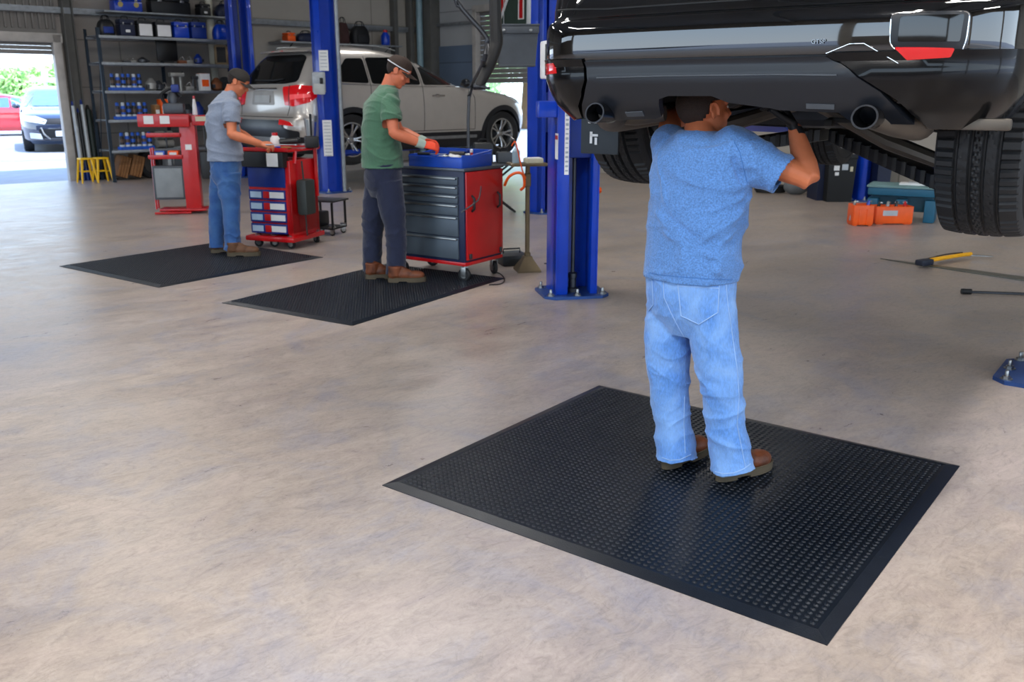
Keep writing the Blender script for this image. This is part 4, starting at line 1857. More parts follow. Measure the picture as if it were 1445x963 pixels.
# ---------------------------------------------------------------- the two workers at the back
def back_man(label, Y, k, F, px, shirt, jeans, capm, skin, boot_m, glover=None, strap=None, seed=3, hs=1.0, grip=.75, cuff=None):
    R = V((F.y, -F.x, 0))
    g = px
    q = 1 / k       # metres per pixel
    ft = G(*g['footr'])
    fl2 = G(*g['footl'])
    root = (ft + fl2) / 2
    root.z = 0
    def P(n, dy=0.0):
        x, y = g[n]
        return A_(x, y, Y + dy)
    tor = []
    for (x, y, a, b) in g['torso']:
        tor.append((A_(x, y, Y), a, b))
    S = dict(label=label, root=tuple(root), R=R, F=F, vox=.0058, skin=skin, head=P('head'), face=g['face'], neck=P('neck'), torso=tor, hs=hs,
             shr=P('shr', -.155), elr=P('elr', -.24), wrr=P('wrr', -.16), shl=P('shl', .155), ell=P('ell', .26), wrl=P('wrl', .10),
             handr=(V((.85, .25, -.15)), V((0, .6, -.8)), V((.1, .8, .6))), handl=(V((.85, -.25, -.15)), V((0, -.6, -.8)), V((.1, -.8, .6))), glover=glover, glovel=glover, curlr=grip, curll=grip,
             hpr=P('hpr', -.08), hpl=P('hpl', .08), knr=P('knr', -.08), knl=P('knl', .10), anr=P('anr', -.05), anl=P('anl', .12),
             hair='cap', cuff=cuff, hairm=M['hair_dark'], capm=capm, strap=strap,
             sleever=[(P('shr', -.16), .086), (P('shr', -.17).lerp(P('elr', -.24), .35), .080), (P('shr', -.17).lerp(P('elr', -.24), .62), .074)],
             sleevel=[(P('shl', .16), .086), (P('shl', .17).lerp(P('ell', .26), .35), .080), (P('shl', .17).lerp(P('ell', .26), .62), .074)],
             shirt=shirt, jeans=jeans,
             pelvis=[(A_(x, y, Y), a, b) for (x, y, a, b) in g['pelvis']],
             legr=[(A_(x, y, Y + d), r) for (x, y, d, r) in g['legr']], legl=[(A_(x, y, Y + d), r) for (x, y, d, r) in g['legl']],
             footr=(V((ft.x, ft.y, 0)), g['toe'][0]), footl=(V((fl2.x, fl2.y, 0)), g['toe'][1]), boot=boot_m, sole=M['sole'], footz=MAT_Z, voxc=.0065, boots=1.05)
    S['shirt_disp'] = cloth(seed, .013, (4.5, 4.5, 8))
    S['jeans_disp'] = cloth(seed + 1, .010, (6, 6, 9))
    return person(S)


gF = V((.985, .17, 0))
gr = dict(footr=(330, 364), footl=(307, 359), toe=(math.radians(8), math.radians(12)), head=(336, 117), face=(.86, -.02, -.50), neck=(325, 132),
          torso=[(319, 228, .185, .165), (318, 215, .185, .16), (316, 195, .19, .15), (314, 175, .205, .150), (315, 158, .215, .145), (318, 145, .205, .125), (321, 137, .16, .095), (323, 132, .10, .075), (325, 128, .06, .06)],
          shr=(326, 150), elr=(327, 190), wrr=(368, 203), shl=(322, 150), ell=(335, 186), wrl=(366, 205),
          hpr=(321, 236), hpl=(317, 236), knr=(325, 290), knl=(309, 288), anr=(328, 350), anl=(306, 348),
          pelvis=[(319, 262, .12, .09), (319, 250, .165, .135), (319, 238, .175, .145), (319, 224, .172, .14), (319, 214, .165, .135)],
          legr=[(322, 244, -.08, (.095, .12)), (324, 270, -.08, (.09, .105)), (326, 295, -.07, (.078, .085)), (328, 325, -.06, (.074, .076)), (329, 354, -.05, (.074, .082))],
          legl=[(316, 244, .08, (.095, .12)), (310, 270, .09, (.09, .10)), (307, 295, .10, (.078, .083)), (306, 325, .11, (.072, .074)), (307, 350, .12, (.072, .080))])
back_man('man in a grey t-shirt and blue jeans bent over the red tool trolley', 8.80, 144, gF, gr, fabric('shirt_grey', '#808a9c', 300), fabric('denim_blue', '#27508a', 260, worn='#46709f'), mat('cap_charcoal', '#26221f', .8),
         M['skin'], M['boot_dark'], None, None, 3, 1.0)
nF = V((.97, .24, 0))
nr = dict(footr=(558, 401), footl=(526, 396), toe=(math.radians(8), math.radians(14)), head=(562, 102), face=(.84, -.05, -.52), neck=(548, 123),
          torso=[(541, 237, .185, .170), (540, 222, .19, .165), (538, 200, .19, .155), (537, 178, .205, .152), (538, 158, .215, .150), (541, 142, .210, .130), (544, 131, .165, .10), (546, 125, .10, .078), (548, 120, .062, .062)],
          shr=(550, 148), elr=(556, 188), wrr=(597, 204), shl=(545, 148), ell=(563, 184), wrl=(600, 200),
          hpr=(543, 247), hpl=(538, 247), knr=(558, 315), knl=(528, 314), anr=(558, 384), anl=(525, 380),
          pelvis=[(541, 278, .12, .10), (541, 262, .17, .145), (541, 248, .18, .152), (541, 234, .175, .145), (541, 222, .168, .138)],
          legr=[(547, 256, -.08, (.10, .125)), (553, 290, -.08, (.095, .11)), (558, 322, -.07, (.084, .088)), (559, 355, -.06, (.080, .080)), (559, 388, -.05, (.082, .088))],
          legl=[(536, 256, .08, (.10, .125)), (529, 290, .09, (.092, .105)), (526, 322, .10, (.084, .088)), (525, 355, .11, (.078, .080)), (526, 383, .12, (.078, .085))])
green = fabric('shirt_green', '#446b53', 300)
back_man('man in a green t-shirt and navy work trousers standing at the grey drawer cabinet', 7.58, 168, nF, nr, green, fabric('navy_trousers', '#141c36', 260), mat('cap_brown', '#32241c', .8),
         mat('skin_pink', '#c8704f', .5, var=.1, vs=9, bump=.06, bs=160), M['boot_brown'], mat('glove_red', '#e0482a', .7), mat('cap_white', '#c8ccd0', .5), 8, 1.0, cuff=mat('cuff_grey', '#9fb0a4', .8))
# ================================================================= RUBBER MATS
M['mat_rubber'] = mat('mat_rubber', '#0a121c', .36, spec=.38, var=.12, vs=30, bump=.1, bs=200)


def rubber_mat(label, corners, nx, ny, thick=.014, stud=.0046, border=.045):
    """bevelled border and a field of small studs"""
    a, b, c, d = [V((p.x, p.y, 0)) for p in corners]
    X = ((b - a) + (c - d)) / 2
    Y = ((d - a) + (c - b)) / 2
    cen = (a + b + c + d) / 4
    x = X.normalized()
    y = V((-x.y, x.x, 0))
    if y.dot(Y) < 0:
        y = -y
    w, l = X.length, abs(Y.dot(y))
    rz = math.atan2(x.y, x.x)
    t = thing('rubber_mat', label, 'mat', (cen.x, cen.y, 0), rz)
    fl = 1 if y.dot(V((-x.y, x.x, 0))) > 0 else -1
    mb = MB()
    h = thick
    o = [(-w / 2, -l / 2), (w / 2, -l / 2), (w / 2, l / 2), (-w / 2, l / 2)]
    i_ = [(-w / 2 + border, -l / 2 + border), (w / 2 - border, -l / 2 + border), (w / 2 - border, l / 2 - border), (-w / 2 + border, l / 2 - border)]
    f_ = border + .012
    j_ = [(-w / 2 + f_, -l / 2 + f_), (w / 2 - f_, -l / 2 + f_), (w / 2 - f_, l / 2 - f_), (-w / 2 + f_, l / 2 - f_)]
    vs = [(p[0], p[1], 0) for p in o] + [(p[0], p[1], .003) for p in o] + [(p[0], p[1], h) for p in i_] + [(p[0], p[1], h - .002) for p in j_]
    fs = [(3, 2, 1, 0)]
    for r in range(3):
        for k in range(4):
            q = (k + 1) % 4
            fs.append((r * 4 + k, r * 4 + q, r * 4 + 4 + q, r * 4 + 4 + k))
    fs.append((12, 13, 14, 15))
    mb.raw(vs, fs)
    mb.build('base', 'mat_rubber', t, ang=8)
    mb = MB()
    W2, L2 = w - 2 * f_, l - 2 * f_
    sx, sy = W2 / nx, L2 / ny
    r0, r1, r2 = .36 * min(sx, sy), .29 * min(sx, sy), .13 * min(sx, sy)
    V_, F_ = [], []
    for i in range(nx):
        for j in range(ny):
            cx, cy = -W2 / 2 + sx * (i + .5), -L2 / 2 + sy * (j + .5)
            o0 = len(V_)
            for (r, z) in ((r0, h - .003), (r1, h - .002 + stud * .8), (r2, h - .002 + stud)):
                for k in range(8):
                    a_ = PI / 8 + k * PI / 4
                    V_.append((cx + r * math.cos(a_), cy + r * math.sin(a_), z))
            for rr in range(2):
                for k in range(8):
                    q = (k + 1) % 8
                    F_.append((o0 + rr * 8 + k, o0 + rr * 8 + q, o0 + rr * 8 + 8 + q, o0 + rr * 8 + 8 + k))
            F_.append(tuple(o0 + 16 + k for k in range(8)))
    mb.raw(V_, F_)
    st = mb.build('stud_field', 'mat_rubber', t, ang=60)
    st['kind'] = 'stuff'
    return t


rubber_mat('large black studded rubber mat under the worker in pale jeans', [G(550, 685), G(1172, 920), G(1350, 655), G(838, 545)], 66, 60)
mA, mB_, mD = G(330, 431), G(518, 464), G(695, 391)
rubber_mat('black rubber mat under the man in navy trousers, before the grey cabinet', [mA, mB_, mD, mA + mD - mB_], 46, 60, stud=.004)
mA, mB_, mD = G(97, 379), G(241, 410), G(440, 361)
rubber_mat('black rubber mat under the man in blue jeans, furthest to the left', [mA, mB_, mD, mA + mD - mB_], 50, 62, stud=.004)


# ================================================================= LIFTS
def bolt(mb, x, y, z, r=.022, h=.03):
    mb.lathe([(r * 1.5, 0), (r * 1.5, .004), (r * 1.5, .004)], 12, Matrix.Translation((x, y, z)))
    mb.lathe([(r, .004), (r, h * .6), (r * .85, h * .65)], 6, Matrix.Translation((x, y, z)))
    mb.lathe([(r * .5, h * .6), (r * .5, h * 1.6), (r * .4, h * 1.7)], 10, Matrix.Translation((x, y, z)))


def lift_post(label, p, rz, H=3.7, w=.30, d=.50, plate=(.46, .62), lips=(.07, .07), arm=None, armz=1.2, cone=False, group=None, sc=1.0, ps=0.0):
    """C-section column: closed flange towards -x, open channel towards +x"""
    t = thing('lift_post', label, 'car lift', (p.x, p.y, 0), rz, group)
    mb = MB()
    th = .012
    mb.box((-w / 2 + th / 2, 0, H / 2 + .02), (th, d, H))
    mb.box((0, -d / 2 + th / 2, H / 2 + .02), (w, th, H), bev=.004)
    mb.box((0, d / 2 - th / 2, H / 2 + .02), (w, th, H), bev=.004)
    # boxed front edges
    mb.box((w / 2 - .055, -d / 2 + lips[0] / 2, H / 2 + .02), (.10, lips[0], H), bev=.012)
    mb.box((w / 2 - .055, d / 2 - lips[1] / 2, H / 2 + .02), (.10, lips[1], H), bev=.012)
    mb.build('column', 'blue_paint', t, ang=30)
    mb = MB()
    x, y, c = plate[0] / 2 + .02, plate[1] / 2, .07
    out = [(-x, -y + c), (-x + c, -y), (x - c, -y), (x, -y + c), (x, y - c), (x - c, y), (-x + c, y), (-x, y - c)]
    mb.prism([(a_ + ps, b_) for a_, b_ in out], 0, .022)
    for sx in (-1, 1):
        for sy in (-1, 1):
            T = Matrix.Translation((sx * (w / 2 - .05), sy * (d / 2 + .0), .022)) @ Matrix.Rotation(PI / 2, 4, 'X')
            mb.prism([(0, 0), (0, .0), (sx * .0, .09), (sx * .07, 0)][1:] + [], -.006, .006, T) if False else None
    bp = mb.build('base_plate', mat('plate_blue', '#2a4a86', .45, .3, var=.2), t)
    for sx, sy in ((-1, -1), (1, -1), (1, 1), (-1, 1), (1, 0)):
        mb = MB()
        bolt(mb, (sx * (x - .07) if sy else x - .05) + ps, sy * (y - .05), .022)
        mb.build('anchor_bolt', 'steel', bp)
    mb = MB()
    mb.cyl((w / 2 - .12, 0, .03), (w / 2 - .12, 0, H), .016, 12)
    mb.lathe([(.045, .02), (.045, .05), (.03, .06), (.03, .13), (.036, .135), (.036, .17), (.02, .18)], 14, Matrix.Translation((w / 2 - .12, 0, 0)))
    mb.build('lifting_screw', 'dark_steel', t)
    mb = MB()
    mb.box((-.02, 0, armz), (w - .06, d - .05, .5), bev=.01)
    mb.build('carriage', 'blue_dark', t)
    if arm:
        for (q, z) in arm:
            a = MB()
            l = V(q)
            s0 = V((0.08, 0.16 if l.y > 0 else -.16, z - .12))
            e = V((l.x, l.y, z - .10))
            dr = (e - s0)
            n = dr.normalized()
            a.tube([s0, s0 + dr * .55], [(.055, .075)] * 2, 4, side=(0, 0, 1))
            a.tube([s0 + dr * .45, e], [(.04, .055)] * 2, 4, side=(0, 0, 1))
            ar = a.build('lift_arm', 'blue_paint', t, ang=30)
            a = MB()
            a.cyl((e.x, e.y, e.z + .02), (e.x, e.y, z - .03), .03, 12)
            a.lathe([(.03, z - .035), (.065, z - .03), (.065, z)], 18, Matrix.Translation((e.x, e.y, 0)))
            a.build('lift_pad', 'black_rubber', ar)
    if sc != 1.0:
        t.scale = (sc, sc, sc)
    return t


def to_local(t_loc, rz, P):
    d = P - t_loc
    return V((d.x * math.cos(rz) + d.y * math.sin(rz), -d.x * math.sin(rz) + d.y * math.cos(rz), P.z))


def suvpt(a, b, z=0):
    return V((SUVX, SUVY, SUVZ)) + HR * a + HF * b + V((0, 0, z))


# near lift, left post
pm = G(806, 414)
rzm = math.radians(-78)
arms = [(to_local(pm, rzm, suvpt(-.42, 2.2)), SUVZ + .38), (to_local(pm, rzm, suvpt(-.42, .95)), SUVZ + .38)]
lp1 = lift_post('blue lift post in the middle, bolted to the floor left of the raised black car', pm, rzm, w=.30, d=.335, plate=(.42, .52), arm=arms, armz=SUVZ + .22, lips=(.10, .055))
# stickers on the post: on the left lip and side face, towards the camera
fx_ = .30 / 2 - .055 + .051
mb = MB()
mb.box((fx_ - .02, -.335 / 2 - .001, 1.16), (.08, .002, .19))
s_ = mb.build('sticker', 'white_paper', lp1)
mb = MB()
mb.box((fx_ - .02, -.335 / 2 - .003, 1.225), (.07, .002, .03))
s2_ = mb.build('red_band', 'red_paint', s_)
mb = MB().box((fx_ + .001, -.335 / 2 + .072, 1.20), (.002, .034, .50))
s_ = mb.build('sticker', 'white_paper', lp1)
rnd = random.Random(3)
mb = MB()
for k in range(13):
    mb.box((fx_ + .003, -.335 / 2 + .072, .98 + k * .034), (.002, .022, .008 + rnd.random() * .012))
mb.build('print', mat('faint_print', '#9aa4b2', .7), s_)
mb = MB()
mb.lathe([(.022, 0), (.028, .02), (.02, .04), (.0, .045)], 14, Matrix.Translation((.06, .335 / 2, .82)) @ Matrix.Rotation(-PI / 2, 4, 'X'))
kn = mb.build('lock_knob', 'orange', lp1)
mb = MB()
mb.box((.08, -.23, 1.43), (.10, .16, .12), bev=.01)
mb.build('arm_restraint', 'blue_paint', lp1)
mb = MB()
mb.box((.05, -.235, 1.78), (.12, .075, .27), bev=.02)
sb_ = mb.build('switch_box', mat('white_metal', '#e5e5e5', .4), lp1)
mb = MB()
mb.box((.112, -.235, 1.78), (.006, .05, .22), bev=.004)
mb.build('switch_panel', 'dark_steel', sb_)
# near lift, right post
pr = V((3.085, 4.80, 0))
rzr = math.radians(143)
arms = [(to_local(pr, rzr, suvpt(.42, .75)), SUVZ + .38), (to_local(pr, rzr, suvpt(.42, 2.3)), SUVZ + .38)]
lift_post('blue lift post standing at the right edge of the picture', pr, rzr, w=.17, d=.40, ps=.10, plate=(.44, .56), arm=arms, armz=SUVZ + .22, H=3.7)
# far lift, posts on both sides of the silver car
ps = G(470, 271)
rzs = math.radians(-52)
SIL = dict(x=-3.34, y=14.4, th=math.radians(45))


def silpt(a, b, z=0):
    c, s = math.cos(SIL['th']), math.sin(SIL['th'])
    return SILO + V((c, s, 0)) * b + V((s, -c, 0)) * a + V((0, 0, z))


SILS = 1.15
SILZ = .365
SILO = V((-3.34, 14.4, 0)) + V((.7071, .7071, 0)) * (.93 * SILS) + V((-.7071, .7071, 0)) * (.93 * SILS)
rzs = math.radians(135) 
arms = [(to_local(ps, rzs, silpt(.6, .55)), SILZ + .34), (to_local(ps, rzs, silpt(.6, 2.2)), SILZ + .34)]
lp2 = lift_post('blue lift post standing in front of the silver car, with a grey control box', ps, rzs, w=.26, d=.34, plate=(.46, .5), arm=arms, armz=SILZ + .3, H=4.2)
T_ = Matrix.Rotation(-rzs, 4, 'Z')
vd = (CAM - ps)
vd.z = 0
vd.normalize()
fc = lambda dx, z, off: T_ @ V((dx, 0, z)) + to_local(V((0, 0, 0)), rzs, V((vd.x, vd.y, 0))) * off


def front_box(name, m, parent, dx, z, size, off, bev=.004):
    mb = MB(Matrix.Translation(fc(dx, z, off)) @ T_ @ Matrix.Rotation(math.atan2(vd.y, vd.x) + PI / 2, 4, 'Z'))
    mb.box((0, 0, 0), size, bev=bev)
    return mb.build(name, m, parent)


cb = front_box('control_box', 'galv', lp2, -.13, 1.70, (.20, .14, .30), .30, .01)
front_box('control_box_cover', mat('pale_grey', '#b5b8b6', .5), cb, -.13, 1.60, (.17, .17, .16), .31, .01)
front_box('push_button', 'matte_black', cb, -.09, 1.72, (.05, .17, .09), .31)
for (z, h) in ((2.02, .30), (.86, .55)):
    s_ = front_box('sticker', 'white_paper', lp2, -.04, z, (.14, .004, h), .262, 0)
    for k in range(int(h / .05)):
        front_box('print', mat('faint_print', '#9aa4b2', .7), s_, -.04, z + h / 2 - .04 - k * .05, (.10, .003, .010), .265, 0)
mb = MB()
q = fc(.19, 0, .10)
mb.cyl((q.x, q.y, .02), (q.x, q.y, 4.2), .035, 10)
mb.build('conduit', 'galv', lp2)
# second post of the far lift, beyond the car
pq = G(352, 246)
lift_post('blue lift post behind the man in grey, at the tail of the silver car', G(353, 249), math.radians(-60), w=.30, d=.40, plate=(.5, .6), H=4.2, armz=1.0)
lp3 = lift_post('blue lift post right of the silver car nose, before the half-open shutter', G(764, 300), math.radians(-40), w=.26, d=.30, plate=(.36, .42), H=4.0, armz=1.3)
lift_post('blue lift post far back between the dark bins and the teal crate', G(1214, 283), math.radians(140), w=.20, d=.24, plate=(.3, .34), H=4.0, armz=3.0)
# bracket of the middle post
# ================================================================= SILVER CAR
car = thing('silver_suv', 'silver estate car raised low on the far blue lift, red tail lamp towards us', 'car', (SILO.x, SILO.y, SILZ), SIL['th'] - PI / 2)
car.scale = (SILS * 1.0, SILS * 1.04, SILS)
stab = [(.20, -.70, 3.44, .82), (.28, -.84, 3.58, .885), (.42, -.90, 3.62, .925), (.55, -.93, 3.64, .94), (.68, -.90, 3.64, .945), (.72, -.86, 3.63, .945), (.80, -.84, 3.60, .945), (.90, -.83, 3.52, .94), (1.0, -.82, 3.25, .93), (1.06, -.81, 2.85, .92), (1.11, -.79, 2.30, .91),
        (1.14, -.78, 2.18, .90), (1.3, -.66, 1.86, .845), (1.45, -.54, 1.52, .79), (1.55, -.44, 1.22, .74), (1.60, -.38, 1.0, .70), (1.64, -.30, .7, .64), (1.665, -.1, .5, .54), (1.675, .1, .35, .4)]
sb = Body(stab, cr=(.26, .30), cf=(.8, .42), bulge_r=.08, bulge_f=.2)
SARC = [(0, .36, .43), (2.86, .36, .43)]
zs = [.42, .46, .5, .55, .6, .65, .68, .7, .72, .76, .8, .85, .9, .94, .97, 1.0, 1.02, 1.04, 1.06, 1.08, 1.10, 1.12, 1.14, 1.18, 1.22, 1.26, 1.3, 1.35, 1.4, 1.45, 1.5, 1.55, 1.58, 1.6, 1.62, 1.64, 1.652, 1.665, 1.675]
mb = MB()
sb.shell(mb, zs, nq=(14, 10, 60, 10, 12), arches=SARC)
body = mb.build('body', 'car_silver', car, ang=50)
Rs, Fs = sb.rear, sb.front
mb = MB()
sb2 = Body([(z, a, b, w + .004) for z, a, b, w in stab], cr=(.26, .30), cf=(.8, .42), bulge_r=.08, bulge_f=.2)
sb2.shell(mb, [.20, .24, .28, .33, .38, .42, .44], nq=(14, 10, 60, 10, 12), arches=SARC, close_top=False)
mb.build('lower_cladding', 'satin_black', car, ang=50)
mb = MB()
patch(mb, roundpoly([(-.80, .28), (.80, .28), (.86, .52), (.60, .56), (.55, .66), (-.55, .66), (-.60, .56), (-.86, .52)], .03), Rs, t=.014, step=.06, depth=.03)
cl = mb.build('rear_bumper_insert', 'satin_black', car, ang=40)
mb = MB()
patch(mb, roundpoly([(-.58, .33), (.58, .33), (.62, .43), (-.62, .43)], .02), Rs, t=.022, step=.08, depth=.02)
mb.build('skid_plate', mat('skid_silver', '#9fa3a6', .35, .6), cl)
mb = MB()
patch(mb, roundpoly([(-.46, 1.14), (.46, 1.14), (.72, 1.17), (.58, 1.50), (.46, 1.535), (-.46, 1.535), (-.58, 1.50), (-.72, 1.17)], .06), Rs, t=.006, step=.06)
mb.build('rear_window', 'glass_dark', car)
mb = MB()
mb.tube([Rs(-.3, 1.20) + V((0, -.02, 0)), Rs(.2, 1.19) + V((0, -.03, 0)), Rs(.42, 1.21) + V((0, -.02, 0))], .010, 6)
mb.build('rear_wiper', 'matte_black', car)
mb = MB()
rings = []
for k in range(15):
    x = -.62 + 1.24 * k / 14
    y1 = -.46 + .10 * (x / .62) ** 2
    rings.append([V((x, y1 + .16, 1.60)), V((x, y1 + .14, 1.63)), V((x, y1 - .10, 1.595)), V((x, y1 - .11, 1.575)), V((x, y1 + .10, 1.565))])
mb.loft(rings)
mb.build('roof_spoiler', 'car_silver', car)
mb = MB()
mb.box((0, -.555, 1.585), (.30, .012, .016), bev=.003)
mb.build('brake_light', 'tail_red', car)
# number plate and its recess
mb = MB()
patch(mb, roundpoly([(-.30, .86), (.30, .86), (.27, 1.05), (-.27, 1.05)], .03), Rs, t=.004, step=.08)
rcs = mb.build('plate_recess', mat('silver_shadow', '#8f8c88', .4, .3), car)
mb = MB()
patch(mb, roundpoly([(-.20, .89), (.20, .89), (.20, .99), (-.20, .99)], .01), Rs, t=.014, step=.1)
mb.build('number_plate', mat('plate_grey', '#9a9c9c', .4), car)
mb = MB()
patch(mb, roundpoly([(-.36, 1.065), (.36, 1.065), (.35, 1.085), (-.35, 1.085)], .006), Rs, t=.02, step=.08)
mb.build('tailgate_trim', 'chrome', car)
mb = MB()
line(mb, [(-.76, .70), (-.5, .70), (.5, .70), (.76, .70)], Rs, r=.006, closed=False)
line(mb, [(-.62, .72), (-.66, .9), (-.74, 1.12)], Rs, r=.005, closed=False)
line(mb, [(.62, .72), (.66, .9), (.74, 1.12)], Rs, r=.005, closed=False)
mb.build('tailgate_seam', 'matte_black', car)
for sg in (1, -1):
    # tail lamps wrap round the corner: drawn in (q, z)
    fq = lambda q, z, sg=sg: sb.S(q, z, sg)
    ql = [(.86, .86), (1.2, .845), (1.7, .90), (2.09, 1.02), (2.10, 1.055), (1.8, 1.11), (1.3, 1.125), (.78, 1.10)]
    mb = MB()
    patch(mb, roundpoly(ql, .03), fq, t=.014, step=.08, depth=.03, stepv=.04)
    tl = mb.build('tail_light', 'tail_red', car, ang=40)
    tl['label'] = 'red wraparound tail lamp'
    mb = MB()
    patch(mb, roundpoly([(1.05, .93), (1.75, .97), (1.7, 1.01), (1.05, 1.0)], .02), fq, t=.017, step=.08, depth=.01, stepv=.04)
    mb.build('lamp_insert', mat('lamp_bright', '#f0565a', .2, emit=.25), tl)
    mb = MB()
    patch(mb, [(1.0, .85), (1.03, .85), (1.03, 1.12), (1.0, 1.12)], fq, t=.016, step=.2, depth=.01, stepv=.04)
    mb.build('lamp_seam', 'matte_black', tl)
    mb = MB()
    patch(mb, roundpoly([(.80, .60), (1.35, .585), (1.2, .64), (.80, .675)], .01), fq, t=.018, step=.08, depth=.02, stepv=.04)
    mb.build('reflector', 'tail_red', car)
    fs_ = lambda b, z, sg=sg: sb.side(b, z, sg)
    # windows
    for nm, q in (('quarter_window', [(-.28, 1.175), (.32, 1.155), (.30, 1.50), (.02, 1.49)]), ('rear_side_window', [(.37, 1.15), (1.22, 1.14), (1.20, 1.535), (.35, 1.51)]),
                  ('front_side_window', [(1.28, 1.14), (2.08, 1.14), (1.62, 1.40), (1.27, 1.535)])):
        mb = MB()
        patch(mb, roundpoly(q, .04), fs_, t=.005, step=.08)
        mb.build(nm, 'glass_dark', car)
    mb = MB()
    line(mb, [(-.30, 1.15), (.35, 1.13), (1.24, 1.115), (2.14, 1.115)], fs_, r=.008, closed=False)
    mb.build('window_trim', 'chrome' if sg > 0 else 'chrome', car)
    for pts in ([(1.25, .47), (1.25, 1.12), (1.23, 1.56)], [(.36, .62), (.30, .8), (.34, 1.12), (.33, 1.53)], [(2.25, .47), (2.25, .95), (2.14, 1.12), (1.64, 1.44)], [(.55, .47), (1.25, .47), (2.25, .47)]):
        mb = MB()
        line(mb, pts, fs_, r=.0045, closed=False)
        mb.build('door_seam', 'matte_black', car)
    for b in (.48, 1.42):
        mb = MB()
        mb.tube([fs_(b, .98), fs_(b + .02, .985) + V((sg * .035, 0, 0)), fs_(b + .20, .985) + V((sg * .035, 0, 0)), fs_(b + .22, .98)], .013, 8)
        mb.ell(fs_(b + .1, .98) + V((sg * -.008, 0, 0)), (.015, .07, .03))
        mb.build('door_handle', 'chrome', car)
    mb = MB()
    mb.ell((sg * .99, 2.02, 1.17), (.09, .055, .065))
    mb.tube([(sg * .89, 2.02, 1.15), (sg * .97, 1.98, 1.18)], .022, 8)
    mb.build('door_mirror', 'satin_black', car)
    for (b, z, r) in SARC:
        mb = MB()
        pl = [(b + (r + .045) * math.cos(PI * (-.05 + 1.10 * k / 24)), max(.24, z + (r + .045) * math.sin(PI * (-.05 + 1.10 * k / 24)))) for k in range(25)]
        inn = [(b + (r - .03) * math.cos(PI * (-.05 + 1.10 * k / 24)), max(.24, z + (r - .03) * math.sin(PI * (-.05 + 1.10 * k / 24)))) for k in range(24, -1, -1)]
        patch(mb, pl + inn, fs_, t=.014, step=.05, depth=.05)
        mb.build('wheel_arch', 'satin_black', car, ang=40)
        mb = MB()
        rg = [[V((sg * xx, b + (r - .02) * math.cos(PI * (.02 + .96 * k / 20)), z + (r - .02) * math.sin(PI * (.02 + .96 * k / 20)))) for k in range(21)] for xx in (.90, .62)]
        mb.loft(rg, cap=False, ring_closed=False)
        mb.raw(rg[1], [tuple(range(21))])
        mb.build('wheel_liner', 'matte_black', car)
        wheel(car, (sg * .80, b, .36 + .02), R=.36, W=.24, sg=sg, fine=False)
    mb = MB()
    patch(mb, roundpoly([(.62, .34), (2.3, .34), (2.3, .385), (.62, .385)], .01), fs_, t=.016, step=.15)
    mb.build('sill_trim', 'galv', car)
    mb = MB()
    mb.tube([(sg * .60, -.22, 1.655), (sg * .61, 0, 1.678), (sg * .61, .7, 1.675), (sg * .60, 1.0, 1.63)], .010, 8, smooth=3)
    mb.build('roof_rail', 'galv', car)
    mb = MB()
    patch(mb, roundpoly([(3.45, .88), (4.1, .80), (4.2, .84), (4.0, .92), (3.55, .96)], .02), fq, t=.012, step=.08, depth=.03, stepv=.04)
    mb.build('headlight', 'lamp_clear', car)
mb = MB()
patch(mb, roundpoly([(-.5, .5), (.5, .5), (.55, .85), (-.55, .85)], .05), Fs, t=.006)
mb.build('grille', 'matte_black', car)
mb = MB()
patch(mb, roundpoly([(-.74, 1.16), (.74, 1.16), (.62, 1.55), (-.62, 1.55)], .06), Fs, t=.004)
mb.build('windscreen', 'glass_dark', car)
mb = MB()
mb.box((0, 1.4, .24), (1.5, 3.6, .10), bev=.03)
mb.box((0, 1.4, .9), (1.2, .02, .6))
mb.build('floor_pan', 'underbody', car)

# ================================================================= CABINET, TROLLEYS, STANDS
def castor(mb, x, y, r=.055, w=.03, rot=0.0, z0=0.0):
    T = Matrix.Translation((x, y, z0)) @ Matrix.Rotation(rot, 4, 'Z')
    T0 = mb.T
    mb.T = T0 @ T
    mb.lathe([(.03, r * 2 + .035), (.035, r * 2 + .05)], 12)
    mb.box((-.0, w * .75, r * 1.45), (.05, .005, r * 1.4), bev=.002)
    mb.box((-.0, -w * .75, r * 1.45), (.05, .005, r * 1.4), bev=.002)
    mb.box((0, 0, r * 2 + .03), (.07, .06, .012), bev=.003)
    mb.T = T0


def castor_set(parent, pts, r=.055, w=.03, mk='steel'):
    for (x, y, rot) in pts:
        mb = MB()
        castor(mb, x, y, r, w, rot)
        c = mb.build('castor', mk, parent)
        mb = MB()
        T = Matrix.Translation((x, y, r)) @ Matrix.Rotation(rot, 4, 'Z') @ Matrix.Rotation(PI / 2, 4, 'X')
        mb.lathe([(.008, -w / 2), (r * .85, -w / 2), (r, -w * .3), (r, w * .3), (r * .85, w / 2), (.008, w / 2)], 22, T)
        tw = mb.build('castor_wheel', 'black_rubber', c)
        mb = MB()
        mb.lathe([(.0, -w / 2 - .003), (r * .5, -w / 2 - .003), (r * .5, w / 2 + .003), (.0, w / 2 + .003)], 16, T)
        mb.build('castor_hub', 'steel', c)


